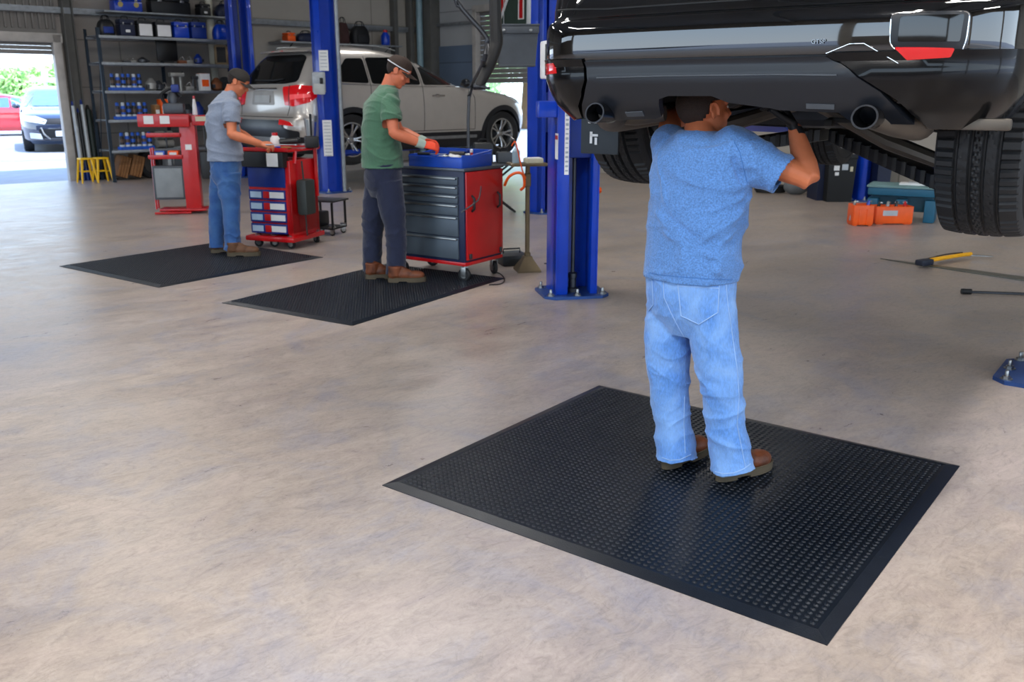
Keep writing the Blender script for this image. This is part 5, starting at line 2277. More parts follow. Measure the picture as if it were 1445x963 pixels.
# grey drawer cabinet: front faces the man, red side faces right
c0 = G(656, 372, .17)
rzc = math.radians(-34)
dirf = V((math.cos(rzc), math.sin(rzc), 0))
cw, cd = .80, .54
org = V((c0.x, c0.y, 0)) - dirf * cw
z0, z1 = .17, .93
cab = thing('tool_cabinet', 'wheeled tool cabinet with grey drawers and a red side panel beside the man in green', 'tool cabinet', (org.x, org.y, 0), rzc)
mb = MB()
mb.box((cw / 2, cd / 2, (z0 + z1) / 2), (cw, cd, z1 - z0), bev=.008)
mb.build('carcass', mat('cabinet_navy', '#182140', .4), cab)
mb = MB()
mb.box((cw + .006, cd / 2 + .01, (z0 + z1) / 2 + .005), (.016, cd - .015, z1 - z0 - .03), bev=.006)
sp_ = mb.build('side_panel', 'red_paint', cab)
for (y, z, h) in ((.09, .66, .13), (.46, .66, .13)):
    mb = MB()
    mb.tube([(cw + .012, y, z - h / 2), (cw + .04, y, z - h / 2 + .02), (cw + .04, y, z + h / 2 - .02), (cw + .012, y, z + h / 2)], .010, 8)
    mb.build('side_handle', 'black_plastic', sp_)
for (y, z) in ((.06, .22), (.50, .22)):
    mb = MB()
    mb.box((cw + .018, y, z), (.02, .03, .045), bev=.005)
    mb.build('lock', 'dark_steel', sp_)
M['drawer_grey'] = mat('drawer_grey', '#4f5a64', .38, .3, var=.06)
zz = z1 - .045
for h in (.075, .075, .075, .10, .175, .19):
    mb = MB()
    mb.box((cw / 2 - .01, -.008, zz - h / 2), (cw - .09, .022, h - .008), bev=.005)
    d_ = mb.build('drawer', 'drawer_grey', cab)
    mb = MB()
    mb.box((cw / 2 - .01, -.028, zz - .018), (cw - .10, .022, .016), bev=.006)
    mb.build('drawer_handle', 'steel', d_)
    zz -= h
mb = MB()
mb.box((cw / 2, cd / 2, z0 - .012), (cw + .02, cd + .01, .03), bev=.006)
mb.build('base_frame', 'red_paint', cab)
mb = MB()
mb.box((cw / 2, cd / 2, z1 + .008), (cw + .035, cd + .03, .02), bev=.006)
mb.build('worktop', mat('top_steel', '#5a6068', .35, .5), cab)
castor_set(cab, [(.06, .06, .4), (cw - .05, .06, .1), (cw - .05, cd - .05, -.5), (.06, cd - .05, .7)], .058, .032)
TC = Matrix.Translation((org.x, org.y, 0)) @ Matrix.Rotation(rzc, 4, 'Z')
ztop = z1 + .018


def on(T, x, y, z=0):
    return T @ V((x, y, z))


# blue parts tray with its dividers
bt = thing('parts_tray', 'blue open plastic tray full of tools on top of the grey cabinet', 'tray', on(TC, .20, .03, ztop), rzc)
w_, d_, h_ = .56, .42, .10
mb = MB()
mb.box((w_ / 2, d_ / 2, .006), (w_, d_, .012))
for (x, y, sx, sy, hh) in ((0, d_ / 2, .010, d_, h_), (w_, d_ / 2, .010, d_, h_), (w_ / 2, 0, w_, .010, h_ * .8), (w_ / 2, d_, w_, .010, h_ * 1.25), (w_ * .42, d_ / 2, .008, d_, h_ * .9), (w_ / 2, d_ * .5, w_, .008, h_ * .9)):
    mb.box((x, y, hh / 2), (sx, sy, hh), bev=.003)
mb.tube([(0, 0, h_ * .8), (w_, 0, h_ * .8), (w_, d_, h_ * 1.25), (0, d_, h_ * 1.25)], .008, 6, closed=True)
mb.build('tray', mat('tray_blue', '#1c49b0', .35), bt)


def small_tool(kind, label, T, x, y, z, rz, L=.2, m='steel', m2='red_paint', cat='tool', group=None):
    t = thing(kind, label, cat, on(T, x, y, z), rz, group)
    if kind == 'screwdriver':
        MB().tube([(0, 0, .014), (L * .42, 0, .014)], [.013, .012], 8).build('handle', m2, t)
        MB().cyl((L * .42, 0, .014), (L, 0, .014), .004, 6).build('shaft', m, t)
    elif kind == 'wrench':
        mb = MB()
        mb.box((L / 2, 0, .006), (L * .8, .014, .007), bev=.002)
        mb.lathe([(.009, 0), (.018, 0), (.018, .011), (.009, .011), (.009, 0)], 12, Matrix.Translation((L * .92, 0, 0)), cap=False)
        out = [(-.008, -.02), (.02, -.018), (.04, -.006), (.04, .006), (.02, .018), (-.008, .02), (-.004, .009), (.012, .008), (.012, -.008), (-.004, -.009)]
        mb.prism(out, .001, .011)
        mb.build('shank', m, t)
    elif kind == 'pliers':
        for g in (1, -1):
            MB().tube([(L * .45, 0, .01), (L * .3, g * .012, .01), (0, g * .026, .01)], [.006, .008, .007], 8, smooth=3).build('grip', m2, t)
        MB().box((L * .55, 0, .01), (L * .3, .022, .014), bev=.005).build('jaw', m, t)
    elif kind == 'rag':
        mb = MB()
        n = 9
        rg = []
        rr = random.Random(int(x * 977) + 5)
        for i in range(n):
            rg.append([V((L * (i / (n - 1) - .5), L * .7 * (k / (n - 1) - .5), .012 + .035 * abs(noise.noise(V((i * .5, k * .5, x * 9)))) * (1 - abs(i / (n - 1) * 2 - 1) ** 4))) for k in range(n)])
        mb.loft(rg, cap=False, ring_closed=False)
        mb.loft([[p - V((0, 0, .006)) for p in R_] for R_ in rg][::-1], cap=False, ring_closed=False)
        mb.build('cloth', m2, t)
    elif kind == 'socket':
        MB().lathe([(.010, .0), (.016, .0), (.016, .035), (.011, .04), (.008, .04), (.008, .01)], 14, Matrix.Scale(L / .04, 4), cap=False).build('barrel', m, t)
    return t


small_tool('screwdriver', 'screwdriver with black grip lying across the front of the blue tray', TC, 0.24, .10, ztop + .085, rzc + .3, .26, 'steel', 'black_plastic')
small_tool('wrench', 'steel combination wrench in the left half of the blue tray', TC, 0.23, .20, ztop + .013, rzc + .1, .18)
small_tool('pliers', 'pliers with red grips in the blue tray beside the glove', TC, 0.26, .31, ztop + .013, rzc + .5, .18)
small_tool('rag', 'crumpled white rag heaped in the right half of the blue tray', TC, 0.54, .16, ztop + .07, rzc, .18, m2='white_paper', cat='cloth')
small_tool('rag', 'dark grey rag lying behind the white rag in the blue tray', TC, 0.54, .33, ztop + .07, rzc + .6, .15, m2='grey_plastic', cat='cloth')
# drill-like black tool and white bottles that stick out of the tray
t = thing('impact_driver', 'black impact driver lying in the blue tray near the swing arm pole', 'power tool', on(TC, 0.48, .24, ztop + .06), rzc + .2)
MB().tube([(0, 0, .03), (.14, 0, .035)], [.030, .026], 14).build('motor_housing', 'black_plastic', t)
MB().tube([(.03, 0, .02), (.01, -.09, .02)], [.018, .02], 10).build('grip', 'black_plastic', t)
MB().cyl((.14, 0, .035), (.19, 0, .035), .011, 10).build('chuck', 'steel', t)
for i, (x, y, h, mm, lb) in enumerate(((.38, .40, .06, 'white_paper', 'short white tub at the back of the blue tray'), (.54, .41, .085, 'white_paper', 'white spray bottle at the back right corner of the blue tray'), (.66, .30, .10, 'red_paint', 'red and white bottle leaning at the right end of the blue tray'))):
    t = thing('bottle', lb, 'bottle', on(TC, x, y, ztop + .013), rzc)
    MB().lathe([(.022, 0), (.024, .01), (.024, h * .7), (.012, h * .9), (.012, h)], 14).build('bottle_body', mm, t)
    MB().lathe([(.014, h), (.014, h + .02), (.008, h + .028)], 12).build('bottle_cap', 'white_paper' if mm == 'red_paint' else 'blue_dark', t)
# red hose loop hooked on the side handle and a cable on the floor
hs = MB()
q = [G(715, 255, .62), G(725, 243, .66), G(738, 243, .66), G(743, 262, .60), G(741, 290, .45)]
hs = MB()
hp = [at(712, 262, 7.9), at(718, 250, 7.85), at(729, 244, 7.83), at(738, 247, 7.83), at(740, 262, 7.85), at(735, 268, 7.9)]
hs.tube(hp, .012, 8, smooth=5)
tag(hs.build('air_hose', 'orange'), 'short orange hose curling off the red side of the cabinet towards the stand', 'hose')
cb_ = MB()
cb_.tube([at(651, 300, 7.30), at(668, 288, 7.28), at(676, 280, 7.38), at(679, 263, 7.45)], .006, 6, smooth=5)
tag(cb_.build('cable', 'dark_steel'), 'thin grey cable drooping over the front corner of the cabinet', 'cable')
cb_ = MB()
cb_.tube([G(690, 402, .006), G(705, 401, .006), G(712, 396, .006), G(708, 388, .006), G(700, 384, .006)], .005, 6, smooth=6)
tag(cb_.build('cable', 'cable'), 'loose dark cable loop on the floor at the cabinet castor', 'cable')
cb_ = MB()
cb_.tube([G(768, 372, .006), G(785, 373, .006), G(800, 374, .006), G(812, 368, .006)], .005, 6, smooth=6)
tag(cb_.build('cable', 'cable'), 'dark cable on the floor running from the bronze stand to the lift post', 'cable')

# bronze pedestal stand with a pyramid foot and small top
p = G(744, 382)
st = thing('pedestal_table', 'bronze pedestal stand with pyramid foot and small top right of the cabinet', 'stand', (p.x, p.y, 0), .2)
brz = mat('bronze', '#6f6048', .42, .6, var=.15)
mb = MB()
rg = []
for (s_, z) in ((.150, 0), (.150, .012), (.145, .02), (.060, .115), (.05, .135)):
    rg.append([V((s_ * math.cos(a), s_ * math.sin(a), z)) for a in [PI / 4 + k * PI / 2 for k in range(4)]])
mb.loft(rg)
mb.build('foot', brz, st, ang=20)
mb = MB()
mb.cyl((0, 0, .13), (0, 0, .93), .021, 14).lathe([(.03, .13), (.03, .16), (.022, .17)], 14).lathe([(.022, .75), (.03, .76), (.03, .86), (.022, .87)], 14)
mb.build('pole', brz, st)
mb = MB()
mb.box((.0, 0, .945), (.34, .26, .022), bev=.008)
mb.build('table_top', brz, st)
TS = Matrix.Translation((p.x, p.y, 0)) @ Matrix.Rotation(.2, 4, 'Z')
t = thing('box', 'pale flat box lying on the bronze pedestal stand', 'box', on(TS, .05, .0, .956), .3)
MB().box((0, 0, .02), (.15, .12, .04), bev=.006).build('carton', 'cream', t)
MB().box((0, 0, .042), (.13, .10, .006), bev=.002).build('lid', 'white_paper', t)
t = thing('spray_bottle', 'clear spray bottle with a bent tube on the pedestal stand', 'bottle', on(TS, -.10, .02, .956), 0)
MB().lathe([(.032, 0), (.034, .01), (.034, .10), (.012, .13), (.012, .15)], 16).build('bottle_body', mat('frost', '#9fb4bf', .3), t)
MB().tube([(0, 0, .15), (-.02, 0, .2), (-.05, 0, .22)], [.01, .008, .005], 8).build('trigger', 'steel', t)
mb = MB().tube([at(722, 206, 7.9), at(727, 200, 7.88), at(731, 214, 7.86), at(737, 240, 7.85), at(742, 252, 7.84)], .006, 6, smooth=5)
tag(mb.build('air_hose', 'orange'), 'thin red-orange hose hanging in front of the pedestal stand top', 'hose')

# flat black creeper or ramp on the floor behind the cabinet and tripod-leg frame behind the stand
t = thing('floor_lamp_base', 'low black equipment box on the floor between the cabinet and the pedestal stand', 'box', G(722, 372), .3)
MB().box((0, 0, .05), (.26, .3, .10), bev=.02).build('casing', 'black_plastic', t)
MB().tube([(-.08, 0, .1), (-.08, 0, .14), (.08, 0, .14), (.08, 0, .1)], .008, 6).build('handle', 'black_plastic', t)
fx = G(735, 300)
fx.x -= .48
t = thing('folding_stand', 'black folding work stand with crossed legs behind the pedestal stand', 'stand', (fx.x, fx.y, 0), .2)
mb = MB()
for y in (-.15, .15):
    mb.tube([(-.40, y, .02), (.36, y, .62)], .014, 6)
    mb.tube([(.38, y, .02), (-.38, y, .62)], .014, 6)
mb.tube([(-.40, -.15, .02), (-.40, .15, .02)], .014, 6).tube([(.38, -.15, .02), (.38, .15, .02)], .014, 6)
mb.build('crossed_legs', 'matte_black', t)
MB().box((0, 0, .64), (.9, .42, .03), bev=.01).build('platform', 'dark_steel', t)
TF = Matrix.Translation((fx.x, fx.y, 0)) @ Matrix.Rotation(.2, 4, 'Z')
for i, (x, sx, sz, mm, nm, lb) in enumerate(((-.28, .18, .16, 'black_plastic', 'tool_case', 'black tool case on the left of the folding stand'), (-.02, .24, .26, 'black_plastic', 'tool_bag', 'tall black bag on the folding stand under the shutter'), (.26, .2, .14, 'grey_plastic', 'tool_case', 'grey case on the right end of the folding stand'))):
    t = thing(nm, lb, 'case' if 'case' in nm else 'bag', on(TF, x, 0, .655), .2)
    MB().box((0, 0, sz / 2), (sx, .2, sz), bev=.025).build('case_body', mm, t)
    MB().tube([(-sx * .25, 0, sz), (-sx * .2, 0, sz + .04), (sx * .2, 0, sz + .04), (sx * .25, 0, sz)], .009, 6, smooth=3).build('handle', 'matte_black', t)

# swing arm: dark boom with a hanging hose
pa = [at(697, -60, 8.6), at(699, 20, 8.6), at(700, 62, 8.6), at(690, 92, 8.55), at(676, 122, 8.5)]
t = thing('swing_arm', 'black jointed swing arm hanging over the cabinet from above', 'swing arm', (pa[0].x, pa[0].y, pa[0].z))
TA = Matrix.Translation(-pa[0])
up0 = V((pa[0].x, pa[0].y, BH - .02))
mb = MB(TA)
mb.tube([up0, pa[0], pa[1], pa[2]], [(.055, .06)] * 4, 10, side=(1, 0, 0))
mb.build('boom', mat('boom_dark', '#2b2a29', .5), t)
mb = MB(TA)
mb.tube([pa[2] + V((0, 0, .12)), pa[2], pa[3], pa[4]], [(.055, .06), (.06, .06), (.055, .055), (.042, .045)], 12, side=(1, 0, 0), smooth=5)
mb.build('lower_boom', 'boom_dark' if 'boom_dark' in M else mat('boom_dark', '#2b2a29', .5), t)
mb = MB(TA)
mb.cyl(pa[4] + V((-.05, 0, 0)), pa[4] + V((.06, 0, 0)), .03, 14)
mb.tube([pa[4] + V((.02, -.05, .0)), pa[4] + V((.10, -.05, -.02))], .012, 6)
mb.build('joint', 'dark_steel', t)
mb = MB(TA)
ro = [at(625, -40, 8.45), at(646, 4, 8.45), at(683, 48, 8.45), at(687, 62, 8.45), at(682, 90, 8.45), at(668, 116, 8.42), at(661, 128, 8.40), at(660, 160, 8.2), at(661, 200, 8.0)]
ro[-1] = G(661, 209, ztop + .014)
ro[-2] = ro[-1] + V((0, .02, .30))
ro[-3] = at(662, 136, ro[-1].y + .05)
ro[-4] = at(668, 116, ro[-1].y + .15)
e0_ = (ro[0] - ro[1]).normalized()
mb.tube([ro[0] + e0_ * ((BH - .02 - ro[0].z) / e0_.z)] + ro[:-2], [.022] * 8, 10, smooth=5)
mb.tube([ro[-3], ro[-2], ro[-1]], [.017] * 3, 10)
mb.build('support_rod', 'dark_steel', t)

# grey parts bin hanging on the far post
b0, b1 = at(699, 36, 10.6), at(759, 94, 10.6)
t = thing('wall_bin', 'dark grey plastic lidded bin hanging high left of the lift post', 'bin', ((b0.x + b1.x) / 2, 10.6, b1.z), .05)
w_, h_ = (b1.x - b0.x), (b0.z - b1.z)
mb = MB()
rg = []
for (sx, sy, z) in ((w_ * .42, .13, 0), (w_ * .47, .15, h_ * .7), (w_ * .48, .155, h_ * .8)):
    rg.append([V((a * sx, b * sy, z)) for a, b in ((-1, -1), (1, -1), (1, 1), (-1, 1))])
mb.loft(rg)
mb.box((0, 0, h_ * .02), (w_ * .86, .27, .02), bev=.008)
bdy = mb.build('bin_body', 'grey_plastic', t, ang=20)
mb = MB()
mb.box((0, -.0, h_ * .88), (w_, .36, h_ * .2), bev=.02)
mb.box((0, -.0, h_ * .99), (w_ * 1.03, .38, .02), bev=.008)
ld = mb.build('bin_lid', 'grey_plastic', t)
for x in (-w_ * .32, w_ * .3):
    mb = MB()
    mb.lathe([(.016, 0), (.016, .012), (.006, .016)], 10, Matrix.Translation((x, -.185, h_ * .86)) @ Matrix.Rotation(PI / 2, 4, 'X'))
    mb.build('fastener', 'steel', ld)
mb = MB()
mb.box((w_ * .3, .17, h_ * 1.3), (.05, .01, h_ * .9))
mb.tube([(w_ * .25, .05, h_), (w_ * .25, .05, h_ * 1.8)], .008, 6)
mb.tube([(w_ * .25, .05, h_ * 1.8), (w_ * .25, .05, BH - b1.z - .02)], .008, 6)
mb.tube([(-w_ * .3, .05, h_), (-w_ * .3, .05, BH - b1.z - .02)], .004, 6)
mb.build('hanger', 'steel', t)

# banner with red and white stripes
f0, f1 = hit2(694, 0, .25), hit2(762, 34, .25)
y0_, y1_ = f0.y, f1.y
zb = f1.z
hh = 1.15
wd = y1_ - y0_
t = thing('banner', 'green, white and red striped flag banner high on the wall above the shutter', 'banner', TB @ V((.25, y0_, zb)), RZB)


def bpoly(poly, off, m, name, par):
    T = Matrix(((0, 0, 1, 0), (1, 0, 0, 0), (0, 1, 0, 0), (0, 0, 0, 1)))
    mb = MB(T)
    mb.prism(poly, off, off + .004)
    return mb.build(name, m, par)


fld = bpoly([(0, 0), (wd, 0), (wd, hh), (0, hh)], -.004, mat('banner_green', '#2f3f38', .8), 'field', t)
bpoly([(0, .02), (wd * .16, .02), (wd * .60, hh), (wd * .0, hh), (0, hh * .6)][:3] + [(wd * .36, hh), (0, .10)], .001, 'white_paper', 'stripe', fld)
bpoly([(0, .08), (wd * .11, .02), (wd * .53, hh), (wd * .40, hh), (0, .25)], .006, 'red_paint', 'stripe', fld)
bpoly([(wd * .56, .12), (wd * .68, .12), (wd * .68, hh), (wd * .56, hh)], .001, 'white_paper', 'stripe', fld)
bpoly([(wd * .585, .14), (wd * .655, .14), (wd * .655, hh), (wd * .585, hh)], .006, 'red_paint', 'stripe', fld)
bpoly([(wd * .86, 0), (wd * .91, 0), (wd * .91, hh), (wd * .86, hh)], .001, 'white_paper', 'stripe', fld)
MB().tube([(0, 0, hh), (0, wd, hh)], .015, 8).build('rail', 'steel', t)
# ================================================================= SHELVING WITH ITS CONTENTS
SY0, SY1 = .32, .95        # back and front of the shelving, metres off the back wall
SXL = hit1(156, 200, SY1).x
SXR = hit1(352, 200, SY1).x
LV = [hit1(200, y, SY1).z for y in (211, 168.5, 128, 88.5, 51.5)]
rack = thing('shelving_unit', 'tall dark steel shelving unit with five loaded shelves against the back wall', 'shelves', TB @ V((SXL, SY0, 0)), RZB)
RW = SXL - SXR
dpt = SY1 - SY0
HT = LV[-1] + .12
for (x, y) in ((0, 0), (0, dpt), (-RW / 2, 0), (-RW, 0), (-RW, dpt)):
    mb = MB()
    mb.box((x, y, HT / 2), (.05, .008, HT)).box((x + (.025 if x == 0 else -.025), y + (-.02 if y else .02), HT / 2), (.006, .04, HT))
    for k in range(int(HT / .1)):
        mb.box((x, y + (.005 if y else -.005), .06 + k * .1), (.012, .004, .03))
    mb.build('upright', mat('rack_blue', '#27333f', .45, .4), rack)
for z in LV:
    mb = MB()
    mb.box((-RW / 2, dpt / 2, z - .006), (RW, dpt, .012))
    mb.box((-RW / 2, dpt, z - .025), (RW, .02, .05), bev=.004)
    mb.box((-RW / 2, 0, z - .025), (RW, .02, .05), bev=.004)
    mb.build('shelf_board', 'galv', rack)
mb = MB()
mb.tube([(0, 0, .1), (0, dpt, HT - .3)], .008, 5)
mb.build('side_brace', 'rack_blue' if 'rack_blue' in M else mat('rack_blue', '#27333f'), rack)

LVN = ['lowest', 'second', 'third', 'fourth', 'top']


def slot(px, lv, dy=.12):
    """a spot on a shelf board under a pixel column"""
    y = SY1 - dy
    return hit1(px, 100, y).x, y, LV[lv] if lv >= 0 else 0.0


def spot(px, lv, dy=.12, dz=0.0):
    x, y, z = slot(px, lv, dy)
    return TB @ V((x, y, z + dz))


def span(px0, px1, dy=.12):
    return abs(hit1(px0, 100, SY1 - dy).x - hit1(px1, 100, SY1 - dy).x)


def hgt(lv, ytop, px=200, dy=.12):
    z0 = LV[lv] if lv >= 0 else 0
    return max(.04, hit1(px, ytop, SY1 - dy).z - z0)


# blue product trays with six cans each on the three lower shelves
M['can_blue'] = mat('can_blue', '#1d54b8', .3)
M['can_black'] = mat('can_black', '#16181e', .35)
M['can_brown'] = mat('can_brown', '#54413a', .4)
M['can_white'] = mat('can_white', '#c6ccd2', .35)
proto = {}
ordn = ['first', 'second', 'third', 'fourth', 'fifth', 'sixth']
for lv, p0, p1, yt in ((2, 153, 199, 104), (1, 156, 203, 144), (0, 157, 205, 186)):
    W = span(p0, p1)
    t = thing('can_tray', 'shallow blue carton tray holding spray cans on the %s shelf' % LVN[lv], 'tray', spot((p0 + p1) / 2, lv), RZB)
    mb = MB()
    mb.box((0, 0, .006), (W, .17, .012))
    mb.box((0, .085, .03), (W, .006, .05)).box((0, -.085, .03), (W, .006, .05)).box((W / 2, 0, .03), (.006, .17, .05)).box((-W / 2, 0, .03), (.006, .17, .05))
    mb.build('carton', 'can_blue', t)
    H_ = hgt(lv, yt) - .02
    cx = slot((p0 + p1) / 2, lv)
    for k in range(6):
        xx = cx[0] - W / 2 + W * (5.5 - k) / 6
        pos = TB @ V((xx, cx[1], cx[2] + .014))
        key = (lv, k % 3)
        lab = 'blue and black spray can, %s from the left in the tray on the %s shelf' % (ordn[k], LVN[lv])
        if key in proto:
            copy_tree(proto[key], pos, label=lab)
            continue
        t = thing('spray_can', lab, 'can', pos, RZB, 'spray cans in blue trays')
        r = W / 6 * .42
        c1, c2, c3 = (('can_black', 'can_blue', 'can_brown'), ('can_blue', 'can_black', 'can_brown'), ('can_black', 'can_black', 'can_blue'))[k % 3]
        MB().lathe([(r * .95, 0), (r, .01), (r, H_ * .72), (r * .7, H_ * .8)], 16).build('can_body', c1, t)
        MB().lathe([(r * 1.01, H_ * .12), (r * 1.01, H_ * .26)], 16, cap=False).build('label_band', 'can_white', t)
        MB().lathe([(r * 1.01, H_ * .40), (r * 1.01, H_ * .60)], 16, cap=False).build('label_band', c3, t)
        MB().lathe([(r * .72, H_ * .79), (r * .74, H_ * .96), (r * .5, H_)], 16).build('can_cap', ('can_blue', 'can_white', 'can_blue')[k % 3], t)
        proto[key] = t


def toolcase(lb, px0, px1, lv, yt, m, dy=.14, dep=.24, face=None, nm='tool_case', pos=None, H_=None, W=None):
    W = (W or span(px0, px1, dy)) * .94
    H_ = H_ or hgt(lv, yt, (px0 + px1) / 2, dy)
    hb = H_ * .86
    t = thing(nm, lb, 'case' if nm == 'tool_case' else nm.replace('_', ' '), pos or spot((px0 + px1) / 2, lv, dy), RZB)
    MB().box((0, 0, hb * .36), (W, dep, hb * .70), bev=.02).build('case_body', m, t)
    l = MB().box((0, 0, hb * .86), (W * .98, dep * .98, hb * .28), bev=.02).build('case_lid', m, t)
    MB().tube([(-W * .2, 0, hb), (-W * .18, 0, H_), (W * .18, 0, H_), (W * .2, 0, hb)], .008, 6, smooth=3).build('handle', 'black_plastic', l)
    for s in (-1, 1):
        MB().box((s * W * .28, dep / 2 + .004, hb * .74), (W * .1, .012, hb * .14), bev=.003).build('latch', 'steel' if face != 'paper' else 'black_plastic', t)
    if face == 'paper':
        MB().box((0, dep / 2 + .012, hb * .42), (W * .82, .004, hb * .72)).build('paper_label', 'white_paper', t)
    if face == 'small':
        MB().box((0, dep / 2 + .003, hb * .3), (W * .3, .004, hb * .16)).build('paper_label', 'white_paper', t)
    return t


def bag(lb, px0, px1, lv, yt, m, dy=.16, dep=.22, pos=None, W=None, H_=None, accent=None):
    W = (W or span(px0, px1, dy)) * .95
    H_ = H_ or hgt(lv, yt, (px0 + px1) / 2, dy)
    t = thing('tool_bag', lb, 'bag', pos or spot((px0 + px1) / 2, lv, dy), RZB)
    mb = MB()
    rg = []
    rr = random.Random(int(px0 * 7 + lv))
    for k in range(7):
        f = k / 6
        s = (.92, 1.0, 1.02, .98, .92, .8, .55)[k]
        rg.append([V((W / 2 * s * math.copysign(abs(math.cos(a)) ** .5, math.cos(a)) + rr.uniform(-.006, .006), dep / 2 * s * math.copysign(abs(math.sin(a)) ** .5, math.sin(a)), H_ * .82 * f + rr.uniform(-.006, .006))) for a in [2 * PI * j / 20 for j in range(20)]])
    mb.loft(rg)
    b = mb.build('bag_body', m, t, ang=60)
    for s in (-1, 1):
        MB().tube([(-W * .22, s * dep * .25, H_ * .7), (-W * .16, s * dep * .1, H_), (W * .16, s * dep * .1, H_), (W * .22, s * dep * .25, H_ * .7)], .009, 6, smooth=4).build('strap', 'matte_black', t)
    MB().box((0, dep * .5, H_ * .28), (W * .6, .03, H_ * .34), bev=.012).build('front_pocket', accent or m, b)
    return t


bag('soft black tool bag at the left end of the top shelf', 144, 168, 4, 23, 'black_plastic', accent='blue_dark')
toolcase('dark blue case with a small white label, second from the left on the top shelf', 172, 194, 4, 24, 'navy', face='small')
toolcase('black case with a big white paper front, third on the top shelf', 196, 219, 4, 26, 'black_plastic', face='paper')
toolcase('wide black case with a cream paper front in the middle of the top shelf', 221, 245, 4, 28, 'black_plastic', face='paper')
toolcase('bright blue square case right of the paper-fronted cases on the top shelf', 247, 269, 4, 28, 'blue_paint')
toolcase('dark blue square case left of the pale downpipe on the top shelf', 271, 293, 4, 28, 'blue_dark')
bag('blue and black bag right of the pale downpipe on the top shelf', 305, 326, 4, 30, 'blue_paint')
bag('blue tool bag at the far right of the top shelf next to the lift post', 328, 345, 4, 30, 'blue_dark', accent='black_plastic')
# the ledge above the shelving
zl = zg + .035
lz = lambda px, y: hit1(px, y, .30).z - zl
def ledge(px):
    q = hit1(px, 12, .30)
    return TB @ V((q.x, .30, zl + .0)), q
ld = struct('trim_9', MB().box(((hit1(140, 12, .3).x + hit1(352, 12, .3).x) / 2, .28, zl - .015), (hit1(140, 12, .3).x - hit1(352, 12, .3).x, .50, .03), bev=.004), 'galv')
ld.matrix_world = TB
def lspan(a, b):
    return abs(hit1(a, 10, .3).x - hit1(b, 10, .3).x)
toolcase('long blue case with two round yellow stickers on the ledge above the shelving', 0, 0, 0, 0, 'blue_paint', pos=ledge(178)[0], W=lspan(157, 199), H_=.30)
tt = [o for o in C.objects if o.get('label', '').startswith('long blue case')][0]
for s in (-.22, .22):
    MB().lathe([(.045, 0), (.045, .004), (.0, .004)], 18, Matrix.Translation((s * lspan(157, 199) * 1.2, .122, .12)) @ Matrix.Rotation(-PI / 2, 4, 'X')).build('sticker', mat('sticker_yellow', '#b9a869', .6), tt)
toolcase('very long black case on the ledge above the middle of the shelving', 0, 0, 0, 0, 'black_plastic', pos=ledge(238)[0], W=lspan(208, 267), H_=.36)
toolcase('small black case with a white top left of the downpipe on the ledge', 0, 0, 0, 0, 'black_plastic', pos=ledge(286)[0], W=lspan(278, 294), H_=.26, face='small')
bag('dark bag with a small picture patch right of the downpipe on the ledge', 0, 0, 1, 0, 'navy', pos=ledge(318)[0], W=lspan(304, 334), H_=.30)
mb = MB()
q = hit1(298, 50, .16)
mb.cyl((q.x, .16, LV[2] + .1), (q.x, .16, BH), .07, 14)
w = struct('trim_10', mb, 'gutter')
w.matrix_world = TB

# machine parts, boxes and tools on the shelves


def part_lump(nm, lb, px, lv, h, w_, m, kind=0, dy=.16, cat='machine part'):
    t = thing(nm, lb, cat, spot(px, lv, dy), RZB)
    if kind == 0:      # alternator-like
        MB().lathe([(w_ * .3, 0), (w_ * .5, h * .15), (w_ * .5, h * .6), (w_ * .35, h * .75), (w_ * .15, h)], 16).build('housing', m, t)
        MB().box((0, w_ * .3, h * .35), (w_ * 1.1, w_ * .2, h * .3), bev=.006).build('bracket', 'dark_steel', t)
    elif kind == 1:    # twin column part with a cross head
        for s in (-1, 1):
            MB().cyl((s * w_ * .28, 0, 0), (s * w_ * .28, 0, h * .75), w_ * .10, 10).build('column', m, t)
        MB().box((0, 0, h * .84), (w_, w_ * .5, h * .2), bev=.01).build('cross_head', m, t)
        MB().tube([(-w_ * .4, 0, h * .92), (-w_ * .5, 0, h)], .01, 6).build('lever', 'dark_steel', t)
    elif kind == 2:    # low scatter piece: bracket
        MB().box((0, 0, h * .25), (w_, w_ * .5, h * .5), bev=.008).build('base', m, t)
        MB().tube([(-w_ * .3, 0, h * .5), (-w_ * .1, 0, h), (w_ * .3, 0, h * .6)], w_ * .08, 8, smooth=3).build('elbow', 'steel', t)
    elif kind == 3:    # disc on edge
        MB().lathe([(h * .1, -.02), (h * .5, -.02), (h * .5, .02), (h * .1, .02)], 22, Matrix.Translation((0, 0, h * .5)) @ Matrix.Rotation(PI / 2, 4, 'X')).build('disc', m, t)
        MB().lathe([(h * .0, -.05), (h * .2, -.05), (h * .2, .04), (h * .0, .04)], 16, Matrix.Translation((0, 0, h * .5)) @ Matrix.Rotation(PI / 2, 4, 'X')).build('hub', 'dark_steel', t)
    return t


